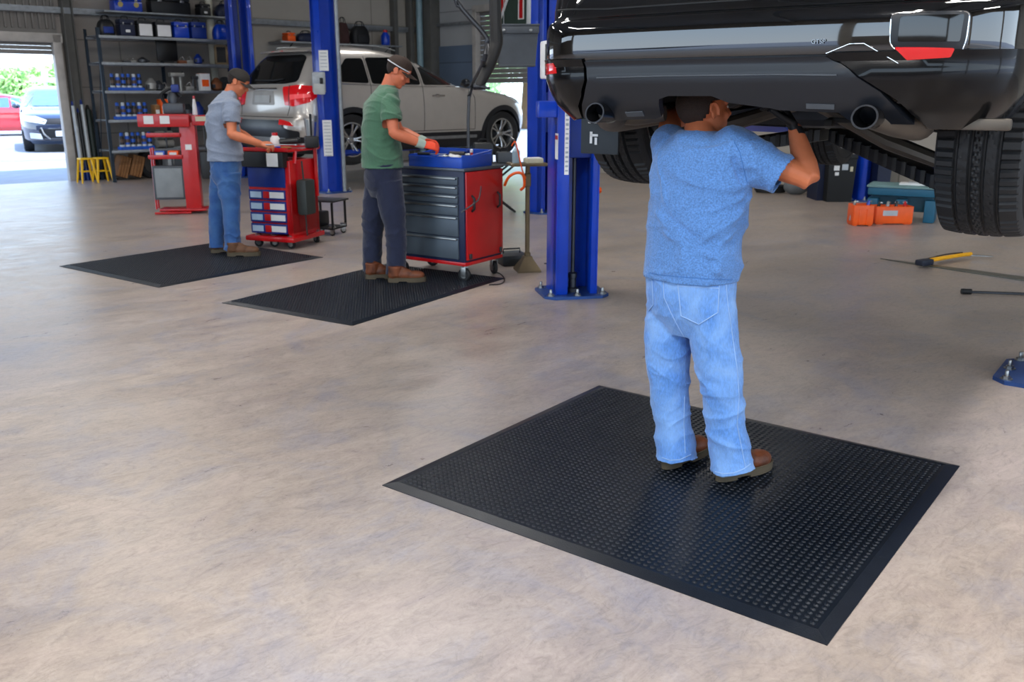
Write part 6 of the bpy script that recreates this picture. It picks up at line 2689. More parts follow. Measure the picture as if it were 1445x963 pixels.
M['alu'] = mat('alu_cast', '#9c9c98', .5, .6, var=.2)
M['rusty'] = mat('rusty', '#7a4a30', .7, .2, var=.3)
for a in [
    ('car_part', 'round grey casting right of the spray cans on the third shelf', 211, 2, .22, .20, 'alu', 0),
    ('car_part', 'small dark pump body beside the grey casting on the third shelf', 222, 2, .18, .16, 'dark_steel', 0),
    ('car_part', 'low metal bracket with an elbow in the third shelf middle', 229, 2, .14, .18, 'alu', 2),
    ('car_part', 'light twin-column casting standing up in the middle of the third shelf', 248, 2, .34, .26, 'alu', 1),
    ('car_part', 'small silver bracket right of the twin-column casting', 265, 2, .16, .16, 'alu', 2),
    ('car_part', 'dark lever-arm casting left of the white and orange box', 274, 2, .28, .14, 'dark_steel', 1),
    ('car_part', 'red-tinged metal part behind the head of the man in grey', 304, 2, .24, .22, 'rusty', 0),
    ('car_part', 'black disc leaning among the parts at the right of the third shelf', 316, 2, .26, .2, 'dark_steel', 3),
    ('car_part', 'small dark cap at the left end of the fourth shelf', 180, 3, .06, .14, 'dark_steel', 2),
    ('car_part', 'pale lump beside the dark cap on the fourth shelf', 188, 3, .07, .12, 'alu', 2),
    ('car_part', 'dark pump lying left of the black screen on the fourth shelf', 203, 3, .10, .18, 'dark_steel', 0),
    ('car_part', 'rusty elbow right of the black screen on the fourth shelf', 258, 3, .12, .16, 'rusty', 2),
    ('car_part', 'small grey pipe fitting beside the rusty elbow on the fourth shelf', 268, 3, .13, .14, 'alu', 2),
    ('car_part', 'blue-capped motor at the fourth shelf near the downpipe', 281, 3, .18, .16, 'blue_dark', 0),
    ('car_part', 'dark engine mount on the second shelf above the red stand', 260, 1, .26, .22, 'dark_steel', 0),
    ('car_part', 'blue pump with grey flange on the second shelf behind the man in grey', 275, 1, .30, .2, 'blue_dark', 0),
]:
    part_lump(*a)


def carton(lb, px0, px1, lv, yt, m, nm='carton', dy=.14, tilt=0.0, flap=None):
    W = span(px0, px1, dy) * .92
    H_ = hgt(lv, yt, (px0 + px1) / 2, dy)
    t = thing(nm, lb, 'box', spot((px0 + px1) / 2, lv, dy), RZB + tilt)
    MB().box((0, 0, H_ / 2), (W, .18, H_), bev=.006).build('box_body', m, t)
    MB().box((0, 0, H_ + .002), (W * .98, .05, .004)).build('tape', flap or 'cream', t)
    MB().box((0, .092, H_ * .45), (W * .7, .003, H_ * .4)).build('label_print', flap or 'white_paper', t)
    return t


carton('white box with an orange corner on the third shelf', 278, 293, 2, 104, 'white_paper', flap='orange')
carton('brown printed box, leftmost of the three upright boxes on the second shelf', 210, 218, 1, 148, 'wood')
carton('orange and white box in the middle of the second shelf', 219, 231, 1, 140, 'orange')
carton('silver-grey upright box right of the orange one on the second shelf', 232, 242, 1, 141, 'silver_box')
for k, (yt, lb) in enumerate(((181, 'upper grey rolled cloth bale on the lowest shelf'), (197, 'bottom grey rolled cloth bale on the lowest shelf'))):
    W = span(211, 234)
    zb_ = (0, .155)[1 - k]
    t = thing('cloth_bale', lb, 'bale', spot(222, 0, .16, zb_), RZB)
    MB().tube([(-W / 2, 0, .076), (-W * .48, 0, .077), (W * .48, 0, .077), (W / 2, 0, .076)], [(.06, .09), (.076, .11), (.076, .11), (.06, .09)], 18, side=(0, 0, 1)).build('roll', mat('bale_grey', '#7d7b76', .9, bump=.5), t)
    MB().box((0, 0, .077), (.03, .226, .156), bev=.01).build('strap', 'grey_plastic', t)
# black screen, picture frame
t = thing('monitor', 'flat black screen standing on the fourth shelf', 'screen', spot(238, 3, .2), RZB)
MB().box((0, 0, .24), (span(223, 252), .04, .40), bev=.01).build('screen_panel', mat('screen_black', '#0a0b0c', .3), t)
MB().box((0, -.02, .03), (.2, .16, .02), bev=.006).tube([(0, -.02, .02), (0, -.02, .2)], .02, 8).build('stand_foot', 'black_plastic', t)
t = thing('picture_frame', 'small cream metal frame leaning on the fourth shelf near the lift post', 'frame', spot(314, 3, .2), RZB)
mb = MB()
fw, fh = span(306, 322), .34
for (x, z, sx, sz) in ((0, .02, fw, .04), (0, fh, fw, .04), (-fw / 2, fh / 2, .04, fh), (fw / 2, fh / 2, .04, fh)):
    mb.box((x, 0, z), (sx, .03, sz), bev=.005)
mb.build('frame_rim', mat('tan_metal', '#8c7a60', .5, .3), t)
MB().box((0, -.012, fh / 2), (fw * .9, .006, fh * .9)).build('backing', 'dark_steel', t)
carton('small brown box at the right end of the fourth shelf', 326, 338, 3, 76, 'cardboard')
# under the shelving
def floor_pt(px, off=.6):
    q = hit1(px, 200, off)
    return TB @ V((q.x, off, 0))
for (px, tl, h, w_, lb) in ((162, .35, .38, .20, 'dark brown box leaning under the left end of the shelving'), (181, -.38, .38, .22, 'light brown ribbed crate leaning against the dark one under the shelving')):
    t = thing('wooden_crate', lb, 'crate', floor_pt(px, .62) + V((0, 0, .03)), RZB)
    RT_ = Matrix.Rotation(-.32, 4, 'Y')
    mb = MB(RT_)
    mb.box((0, 0, h / 2 + .04), (w_, .26, h), bev=.01)
    mb.build('crate_body', 'cardboard', t)
    mb = MB(RT_)
    for k in range(4):
        mb.box((-w_ * .38 + k * w_ * .25, .135, h / 2 + .04), (.03, .016, h), bev=.004)
    mb.build('slat_front', 'wood', t)
t = thing('spare_tyre', 'black tyre standing on edge under the shelving', 'tyre', floor_pt(208, .55) + V((0, 0, .265)), RZB + .3)
o = make_tyre(.265, .17, .16, 64, False).build('tread', 'tyre', t)
o.rotation_euler = (0, 0, PI / 2)
t = thing('steel_cabinet', 'grey steel box under the shelving behind the red stand', 'cabinet', floor_pt(246, .6), RZB)
MB().box((0, 0, .29), (.5, .45, .56), bev=.02).build('cabinet_body', 'silver_box', t)
MB().box((-.02, .228, .29), (.42, .012, .48), bev=.006).build('cabinet_door', 'grey_plastic', t)
MB().box((.15, .24, .30), (.02, .02, .1), bev=.005).build('handle', 'steel', t)
# yellow stools
yel = M['yellow']
M['yellow_steel'] = yel
def stool(lb, p, rz, sc=1.0):
    t = thing('yellow_stool', lb, 'stool', p, rz, None)
    MB().box((0, 0, .42), (.30, .30, .03), bev=.012).build('seat', yel, t)
    for sx in (-1, 1):
        for sy in (-1, 1):
            mb = MB()
            mb.tube([(sx * .12, sy * .12, .41), (sx * .19, sy * .19, 0)], [(.035, .022), (.022, .014)], 4, side=(1, 0, 0))
            mb.build('leg', yel, t)
    t.scale = (.7, .7, 1)
    for a, b in (((.15, .15, .2), (-.15, .15, .2)), ((.15, -.15, .2), (-.15, -.15, .2))):
        MB().tube([a, b], .008, 6).build('stretcher', yel, t)
    return t
stool('yellow metal stool at the foot of the door frame, the left of two', G(124, 258), RZB + .0)
stool('yellow metal stool next to the left upright of the shelving, the right of two', G(146, 257), RZB - .0)
# long poles leaning against the wall beside the door
for i, (px, r, m, h, lb) in enumerate(((116, .04, 'silver_box', 1.32, 'pale metal strut leaning by the door frame, the leftmost strut'), (128, .04, 'silver_box', 1.34, 'pale metal strut leaning in the middle of the strut stack'), (122, .03, 'black_plastic', 1.2, 'dark strut between the two pale struts by the door'),
                                       (136, .05, mat('green_black', '#17231f', .5), 1.25, 'thick dark green roll leaning beside the shelving upright'), (144, .035, 'matte_black', 1.22, 'thin black roll leaning closest to the shelving upright'))):
    p = hit1(px, 256, .12)
    t = thing('gas_strut' if i < 3 else 'rolled_sheet', lb, 'strut' if i < 3 else 'roll', TB @ V((p.x, .12, 0)), RZB)
    mb = MB()
    mb.tube([(0, .10, .02), (0, .02, h)], r, 12)
    mb.build('tube', m, t)
    mb = MB()
    mb.tube([(0, .0, h), (0, -.01, h + .08)], [r * .8, r * .4], 10)
    mb.build('end_cap', 'blue_dark' if i < 3 else 'matte_black', t)
    mb = MB()
    mb.tube([(0, .10, .0), (0, .07, .38)], r * 1.12, 12)
    mb.build('end_sleeve', 'blue_dark' if i < 3 else 'matte_black', t)

# ================================================================= RED STANDS AND TROLLEY
p = G(262, 300)
rr_ = math.radians(8)
t = thing('service_stand', 'red upright service stand with a grey panel and trays, left of the man in grey', 'service stand', (p.x, p.y, 0), rr_)
RP = 'red_paint'
mb = MB()
mb.box((.13, 0, .60), (.20, .16, 1.16), bev=.015)
col_ = mb.build('column', RP, t)
MB().box((.13, -.082, .86), (.08, .004, .07)).build('label_plate', 'white_paper', col_)
mb = MB()
mb.tube([(-.34, -.22, .02), (.10, -.18, .02), (.10, .18, .02), (-.34, .14, .02)], .016, 6)
mb.box((.0, 0, .05), (.60, .30, .03), bev=.008)
mb.build('base', RP, t)
mb = MB()
mb.box((-.14, -.02, 1.20), (.64, .26, .16), bev=.01)
hd_ = mb.build('head_box', RP, t)
for x in (-.32, -.12):
    MB().box((x, -.152, 1.21), (.12, .004, .10)).build('paper_label', 'white_paper', hd_)
mb = MB()
mb.box((.34, .02, 1.20), (.28, .22, .13), bev=.01)
h2 = mb.build('side_box', RP, t)
MB().box((.34, -.092, 1.22), (.18, .004, .06)).build('paper_label', 'cream', h2)
mb = MB()
mb.box((-.16, -.02, .40), (.40, .10, .44), bev=.01)
pn = mb.build('panel', 'grey_plastic', t)
MB().box((-.16, -.073, .40), (.34, .006, .38), bev=.002).build('grille', mat('grille_grey', '#7f8588', .5), pn)
mb = MB()
mb.tube([(-.36, -.02, .05), (-.36, -.02, .85)], .014, 6).tube([(-.36, .1, .05), (-.36, .1, .85)], .014, 6)
mb.build('side_rail', RP, t)
for z in (.72, 1.0):
    mb = MB()
    mb.box((-.17, .02, z), (.42, .26, .02), bev=.004).box((-.17, -.11, z + .02), (.42, .012, .05), bev=.003)
    mb.build('shelf', RP, t)
mb = MB()
mb.box((.33, .0, .62), (.14, .14, .36), bev=.03)
mb.tube([(.33, 0, .8), (.33, 0, 1.14)], .008, 6)
mb.build('hanging_box', 'black_plastic', t)
TRS = Matrix.Translation((p.x, p.y, 0)) @ Matrix.Rotation(rr_, 4, 'Z')
for (x, z, m, lb, nm) in ((-.25, .733, 'can_blue', 'blue carton on the small tray of the red service stand', 'carton'), (-.08, .733, 'orange', 'orange carton on the small tray of the red service stand', 'carton')):
    b = thing(nm, lb, 'box', on(TRS, x, .02, z), rr_)
    MB().box((0, 0, .04), (.13, .14, .08), bev=.004).build('box_body', m, b)
    MB().box((0, -.072, .04), (.09, .003, .04)).build('label_print', 'white_paper', b)
b = thing('engine_part', 'dark engine part with a blue hose sitting on top of the red service stand', 'machine part', on(TRS, -.02, 0, 1.28), rr_)
MB().box((0, 0, .07), (.26, .16, .14), bev=.03).lathe([(.06, .1), (.075, .2), (.04, .28)], 14).build('casting', 'dark_steel', b)
MB().tube([(-.1, 0, .12), (-.14, -.02, .24), (0, -.02, .32), (.1, 0, .22)], .022, 8, smooth=4).build('hose', 'black_rubber', b)
MB().box((.04, -.02, .32), (.10, .08, .10), bev=.02).build('connector', 'blue_dark', b)
b = thing('bottle', 'slim white bottle with a red cap on the red service stand', 'bottle', on(TRS, .24, -.02, 1.268), 0)
MB().lathe([(.03, 0), (.032, .01), (.026, .12), (.014, .2)], 12).build('bottle_body', 'white_paper', b)
MB().lathe([(.015, .2), (.015, .24)], 10).build('bottle_cap', 'red_paint', b)

# red trolley with small drawers
pc = G(416, 352)
rzt = math.radians(-20)
TW, TD, TZ0, TZ1 = .50, .50, .10, .86
org2 = V((pc.x, pc.y, 0)) - V((math.cos(rzt), math.sin(rzt), 0)) * TW
t = thing('tool_trolley', 'red tool trolley with labelled parts drawers in front of the man in grey', 'tool trolley', (org2.x, org2.y, 0), rzt)
mb = MB()
mb.box((TW / 2, TD / 2, (TZ0 + .62) / 2 + .05), (TW, TD, .62 - TZ0), bev=.01)
mb.box((TW - .03, TD / 2, .5), (.06, TD, .78), bev=.01)
mb.box((TW / 2, TD - .03, .5), (TW, .06, .78), bev=.01)
mb.build('carcass', RP, t)
mb = MB()
mb.box((TW / 2, TD / 2 - .02, .10), (TW + .08, TD + .10, .05), bev=.012)
mb.build('base_frame', RP, t)
zz = .60
for r in range(4):
    mb = MB()
    mb.box((TW / 2 - .03, -.008, zz - .055), (TW - .07, .02, .10), bev=.004)
    d_ = mb.build('drawer', 'blue_dark', t)
    for (x, w__, m) in ((-.13, .13, mat('label_blue', '#a9c0d4', .6)), (.12, .17, M['white_paper'])):
        MB().box((TW / 2 - .03 + x, -.021, zz - .055), (w__, .004, .06)).build('paper_label', m, d_)
    MB().box((TW / 2 - .035, -.021, zz - .055), (.07, .006, .07), bev=.002).build('drawer_pull', RP, d_)
    zz -= .115
mb = MB()
mb.box((TW / 2 - .03, .02, .72), (TW - .06, .06, .20), bev=.008)
bb = mb.build('blue_bin', 'blue_dark', t)
mb = MB()
mb.box((TW / 2 - .06, -.02, .90), (TW + .06, .10, .15), bev=.008)
ub = mb.build('top_box', 'black_plastic', t)
MB().box((TW / 2 + .10, -.072, .90), (.13, .004, .13)).build('paper_label', 'white_paper', ub)
mb = MB()
mb.box((TW / 2 - .03, TD / 2, .985), (TW + .10, TD + .06, .02), bev=.006)
mb.box((TW / 2 - .03, -.045, 1.0), (TW + .10, .012, .035), bev=.003).box((TW / 2 - .03, TD + .045, 1.0), (TW + .10, .012, .035), bev=.003)
mb.build('top_tray', RP, t)
mb = MB()
mb.tube([(TW + .01, TD * .15, .86), (TW + .01, TD * .2, .98)], .02, 6)
mb.build('handle_post', RP, t)
mb = MB().tube([(TW + .02, TD * .9, .5), (TW + .02, TD * .9, 1.0)], .02, 8)
mb.build('handle_post', RP, t)
mb = MB()
mb.box((TW + .07, .16, .52), (.12, .18, .36), bev=.03)
mb.tube([(TW + .05, .16, .70), (TW + .04, .16, .88)], .010, 6)
mb.tube([(TW + .05, .16, .34), (TW + .05, .17, .12)], .008, 6)
hbx = mb.build('hanging_box', mat('box_olive', '#2d3230', .5), t)
castor_set(t, [(.06, .02, .3), (.22, .06, .8), (TW - .05, .02, .1), (TW - .02, TD - .05, -.4), (.06, TD - .05, 0)], .045, .03)
TT = Matrix.Translation((org2.x, org2.y, 0)) @ Matrix.Rotation(rzt, 4, 'Z')
zt_ = .998
small_tool('wrench', 'long steel wrench held out over the red trolley by the man in grey', Matrix.Identity(4), 0, 0, 0, 0, .30)
wr_ = [o for o in C.objects if o.get('label', '').startswith('long steel wrench')][0]
wr_.location = at(377, 205, 8.64)
wr_.rotation_euler = (0, 0, -.1)
b = thing('angle_grinder', 'black and steel power tool lying at the back of the red trolley top', 'power tool', on(TT, .34, .30, zt_ + .03), .4)
MB().tube([(-.12, 0, .03), (.06, 0, .04)], [.028, .034], 14).build('motor_housing', 'black_plastic', b)
MB().lathe([(.0, 0), (.06, 0), (.06, .012), (0, .012)], 20, Matrix.Translation((.12, 0, .0))).build('disc', 'steel', b)
MB().cyl((.09, 0, .05), (.09, .12, .06), .014, 8).build('side_grip', 'black_plastic', b)
for (kx, x, y, L, m2, lb) in (('screwdriver', .05, .10, .22, 'orange', 'orange-handled screwdriver at the left of the red trolley top'), ('screwdriver', .36, .08, .26, 'wood', 'wooden-handled driver across the right of the red trolley top'), ('pliers', .20, .20, .18, 'blue_paint', 'blue-gripped pliers in the middle of the red trolley top')):
    small_tool(kx, lb, TT, x, y, zt_, rzt + .2, L, 'steel', m2)
small_tool('rag', 'crumpled red and white cloth under the hands of the man in grey', TT, .16, .12, zt_, .2, .18, m2='red_paint', cat='cloth')
b = thing('oil_bottle', 'white round container standing on the red trolley top', 'bottle', on(TT, .12, .34, zt_), 0)
MB().lathe([(.045, 0), (.05, .01), (.05, .09), (.03, .12)], 18).build('bottle_body', 'white_paper', b)
MB().lathe([(.031, .12), (.031, .15)], 14).build('bottle_cap', 'red_paint', b)
b = thing('tool_holder', 'upright black holder bristling with tools behind the red trolley top', 'tool holder', on(TT, .52, .40, zt_ - .0), .3)
MB().box((0, 0, .06), (.14, .14, .12), bev=.02).build('holder_block', 'black_plastic', b)
for k, (x, y, h, m) in enumerate(((-.04, -.03, .30, 'steel'), (.03, -.04, .26, 'blue_dark'), (.04, .03, .32, 'dark_steel'), (-.02, .04, .28, 'steel'), (0, 0, .34, 'black_plastic'))):
    MB().tube([(x, y, .1), (x * 1.5, y * 1.5, h)], [.010, .014], 8).build('tool_shaft', m, b)
# small black cart behind the trolley
p = G(462, 330)
b = thing('low_cart', 'low black steel cart on castors to the right of the red trolley', 'cart', (p.x, p.y, 0), rzt)
mb = MB()
for (x, y) in ((-.16, -.14), (.16, -.14), (.16, .14), (-.16, .14)):
    mb.box((x, y, .22), (.02, .02, .30))
mb.box((0, 0, .08), (.34, .30, .02), bev=.004)
mb.build('frame', 'matte_black', b)
MB().box((0, 0, .385), (.40, .34, .02), bev=.006).build('top', 'dark_steel', b)
castor_set(b, [(-.14, -.12, .3), (.14, -.12, .1), (.14, .12, .5), (-.14, .12, 0)], .032, .02)
MB().box((-.10, 0, .17), (.12, .26, .16), bev=.02).build('side_tank', 'black_plastic', b)

# ================================================================= THINGS BEHIND THE SILVER CAR
q0, q1 = hit1(395, 70, .5), hit1(566, 60, .5)
shz = hit1(500, 62, .5).z
wl = thing('wall_shelf', 'long plain shelf board on the back wall above the silver car roof', 'shelf', TB @ V(((q0.x + q1.x) / 2, .3, shz)), RZB)
MB().box((0, 0, -.015), (abs(q0.x - q1.x), .5, .03), bev=.004).build('board', 'galv', wl)
for s in (-.4, 0, .4):
    MB().tube([(s * abs(q0.x - q1.x), .2, -.03), (s * abs(q0.x - q1.x), -.28, -.3)], .015, 4).build('bracket', 'dark_steel', wl)
def wpt(px):
    q = hit1(px, 60, .35)
    return TB @ V((q.x, .35, shz))
def wsp(a, b):
    return abs(hit1(a, 60, .35).x - hit1(b, 60, .35).x)
bag('dark red-brown tool bag on the wall shelf behind the lift post', 1, 0, 0, 0, mat('bag_brown', '#3a211e', .8), pos=wpt(484), W=wsp(477, 492), H_=.52)
bag('round black tool bag in the middle of the wall shelf above the silver car', 2, 0, 0, 0, 'matte_black', pos=wpt(508), W=wsp(496, 521), H_=.46)
b = thing('bottle', 'blue and red bottle alone on the right of the wall shelf', 'bottle', wpt(544), 0)
MB().lathe([(.09, 0), (.1, .02), (.1, .2), (.05, .28)], 16).build('bottle_body', 'blue_paint', b)
MB().lathe([(.05, .28), (.05, .33)], 12).build('bottle_cap', 'red_paint', b)
bag('grey bag lying at the left of the wall shelf over the tailgate', 3, 0, 0, 0, 'navy', pos=wpt(432), W=wsp(417, 445), H_=.22)
toolcase('small orange and blue case at the far left of the wall shelf', 0, 0, 0, 0, 'orange', pos=wpt(408), W=wsp(402, 414), H_=.2)
# low trolley of parts under the silver car nose
# ================================================================= RIGHT BACKGROUND
def bin_thing(lb, x0, x1, yb, yt, m, nm='storage_bin', lab=False, rz=-.6):
    g0, g1 = G(x0, yb), G(x1, yb)
    c = (g0 + g1) / 2
    W = (g1 - g0).length * .96
    h = at((x0 + x1) / 2, yt, c.y).z
    t = thing(nm, lb, 'bin', (c.x, c.y + .2, 0), 0)
    mb = MB()
    rg = [[V((a * W / 2 * s, b * .25 * s, z)) for a, b in ((-1, -1), (1, -1), (1, 1), (-1, 1))] for s, z in ((.9, 0), (1, h * .9))]
    mb.loft(rg)
    mb.build('bin_body', m, t, ang=20)
    MB().box((0, 0, h * .95), (W * 1.03, .54, h * .1), bev=.015).build('bin_lid', m, t)
    if lab:
        for (x, z, s1, s2, mm) in ((-.22, .72, .2, .10, 'white_paper'), (.08, .74, .22, .12, 'silver_box'), (-.2, .60, .14, .07, 'white_paper'), (.32, .70, .1, .1, 'cream')):
            MB().box((x * W, -.258, z * h), (s1 * W, .004, s2 * h)).build('label_print', mm, t)
    return t


bin_thing('narrow dark blue bin left of the labelled black bin, behind the worker elbow', 1150, 1163, 283, 216, 'navy')
bin_thing('black bin covered in small labels behind the elbow of the worker', 1163, 1203, 285, 218, 'matte_black', lab=True)
bin_thing('dark bin in the shade between the lift post and the teal crate', 1232, 1252, 286, 226, 'navy')
# teal crate
g0, g1 = G(1238, 312), G(1336, 318)
c = (g0 + g1) / 2
W = (g1 - g0).length
rzq = math.atan2(g1.y - g0.y, g1.x - g0.x)
h = at(1286, 262, c.y).z
t = thing('plastic_crate', 'big teal plastic crate with feet behind the orange boxes', 'crate', (c.x, c.y + .32, 0), rzq)
tl = M['teal']
for x in (-.42, 0, .42):
    MB().box((x * W, 0, h * .30), (W * .16, .44, h * .6), bev=.02).build('crate_foot', tl, t)
MB().box((0, .06, h * .5), (W * .9, .3, h * .5), bev=.01).build('crate_wall', mat('teal_dark', '#1d4f63', .5), t)
MB().box((0, 0, h * .80), (W, .5, h * .22), bev=.02).build('crate_rim', tl, t)
MB().box((0, 0, h * .93), (W * 1.04, .54, h * .06), bev=.01).build('crate_lid', mat('teal_light', '#6d8f90', .6), t)
TQ = Matrix.Translation((c.x, c.y + .32, 0)) @ Matrix.Rotation(rzq, 4, 'Z')
b = thing('paper_stack', 'white papers and cloth lying on the lid of the teal crate', 'papers', on(TQ, .12 * W, 0, h * .96), rzq)
MB().box((0, 0, .012), (.3, .2, .024), bev=.004).build('sheet', 'white_paper', b)
MB().box((.05, .02, .03), (.2, .16, .012), bev=.003).build('sheet', 'silver_box', b)
# orange boxes
def orange_box(lb, x0, x1, yb, h, face, dep=.2):
    g0, g1 = G(x0, yb), G(x1, yb)
    c = (g0 + g1) / 2
    W = (g1 - g0).length * .97
    t = thing('orange_box', lb, 'box', (c.x, c.y + dep / 2, 0), 0)
    mb = MB()
    for (x, y, sx, sy) in ((0, -dep / 2, W, .012), (0, dep / 2, W, .012), (-W / 2, 0, .012, dep), (W / 2, 0, .012, dep)):
        mb.box((x, y, h / 2 + .01), (sx, sy, h - .02), bev=.004)
    mb.box((0, 0, .02), (W, dep, .02), bev=.004)
    for s in (-1, 1):
        mb.box((s * W * .38, 0, .012), (W * .18, dep, .024), bev=.004)
    mb.build('box_body', 'orange', t)
    mb = MB()
    mb.tube([(-W / 2, -dep / 2, h), (W / 2, -dep / 2, h), (W / 2, dep / 2, h), (-W / 2, dep / 2, h)], .009, 6, closed=True)
    mb.build('rim', 'orange', t)
    if face:
        MB().box((-W * .12, -dep / 2 - .008, h * .66), (W * .4, .003, h * .30)).build('label_print', 'silver_box', t)
    else:
        mb = MB()
        for s in (-.2, .2):
            mb.box((s * W, -dep / 2 - .008, h * .45), (W * .1, .012, h * .8), bev=.003)
        mb.build('front_rib', 'orange', t)
    return t, c, W, dep, h


for args, items in ((('small orange open box with ribs, the left of the two orange boxes', 1203, 1231, 319, .24, False), 2), (('wide orange open box with a silver label, the right of the two', 1234, 1287, 317, .21, True), 4)):
    t, c, W, dep, h = orange_box(*args)
    for k in range(items):
        lbs = {2: ['steel part at the left in the small orange box', 'blue-handled tool at the right in the small orange box'],
               4: ['black tool at the left end in the wide orange box', 'grey part second from the left in the wide orange box', 'dark tool third from the left in the wide orange box', 'red-capped part at the right end of the wide orange box']}[items]
        m = {2: ['steel', 'blue_paint'], 4: ['black_plastic', 'alu', 'dark_steel', 'red_paint']}[items][k]
        x = -W * .36 + W * .72 * k / (items - 1)
        b = thing('hand_tool', lbs[k], 'tool', (c.x + x, c.y + dep / 2, .032), .5 * k)
        MB().tube([(-.03, 0, .02), (.0, 0, h - .02), (.02, .0, h + .02)], [.02, .02, .014], 8, smooth=3).build('tool_body', m, b)
        MB().box((.02, 0, h + .01), (.03, .05, .02), bev=.004).build('tool_head', 'steel', b)
# bags near the elbow
g0 = G(1128, 276)
b = thing('tool_bag', 'grey canvas bag slumped on the floor behind the elbow of the worker', 'bag', (g0.x, g0.y + .2, 0), 0)
MB().ell((0, 0, .12), (.20, .16, .13), 18, 12).build('bag_body', mat('canvas_grey', '#6b6f72', .9, bump=.4), b)
MB().tube([(-.12, -.08, .2), (-.06, -.14, .26), (.06, -.14, .26), (.12, -.08, .2)], .012, 6, smooth=4).build('strap', 'matte_black', b)
g0 = G(1092, 274)
b = thing('cable_coil', 'low black bundle of cable on the floor beside the grey canvas bag', 'cable', (g0.x, g0.y + .2, 0), 0)
mb = MB()
for k in range(6):
    mb.tube([V(((.16 + .01 * (k % 3)) * math.cos(a) * 1.4, (.13 + .01 * (k % 2)) * math.sin(a), .02 + .018 * k)) for a in [2 * PI * j / 24 for j in range(24)]], .013, 6, closed=True)
mb.build('coil', 'cable', b)
# right-hand floor tools
a0, a1 = G(1242, 366), G(1470, 398)
d = a1 - a0
t = thing('steel_bar', 'long flat steel bar lying on the floor at the right, pointed at its left end', 'bar', (a0.x, a0.y, 0), math.atan2(d.y, d.x))
L = d.length
mb = MB()
mb.prism([(0, 0), (.25, -.03), (L * .5, -.06), (L, -.09), (L, .09), (L * .5, .06), (.2, .02)], .002, .010)
mb.build('blade', mat('bar_steel', '#6f7068', .4, .7), t)
g0, g1 = G(1296, 378), G(1374, 366)
d = g1 - g0
t = thing('bow_saw', 'yellow-handled saw lying across the long steel bar', 'saw', (g0.x, g0.y, .016), math.atan2(d.y, d.x))
L = d.length
MB().box((.08, 0, .028), (.17, .085, .055), bev=.015).build('saw_head', mat('navy_plastic', '#1a2030', .5), t)
MB().tube([(.14, 0, .03), (.2, .01, .035), (L * .75, .03, .035), (L, .035, .03)], [.018, .020, .018, .020], 10, smooth=3).build('handle', mat('grip_yellow', '#f0ab16', .4), t)
MB().tube([(.14, .02, .05), (L * .6, .075, .05), (L * .9, .07, .045)], .007, 6, smooth=3).build('frame_rod', 'dark_steel', t)
MB().prism([(.12, .04), (L * .55, .10), (L * .9, .075), (L * .95, .05), (.5, .045)], .012, .018).build('saw_blade', 'steel', t)
MB().tube([(L * .98, .03, .02), (L * 1.12, -.05, .012), (L * 1.18, -.10, .012)], [.010, .006, .004], 6, smooth=3).build('saw_tip', 'steel', t)
g0, g1 = G(1356, 415), G(1480, 419)
d = g1 - g0
t = thing('breaker_bar', 'short black breaker bar lying on the floor below the saw', 'bar', (g0.x, g0.y, 0), math.atan2(d.y, d.x))
L = d.length
MB().cyl((.04, 0, .018), (L, 0, .016), .011, 10).build('shaft', 'dark_steel', t)
MB().cyl((0, 0, .022), (.075, 0, .022), .022, 12).build('socket_head', 'matte_black', t)

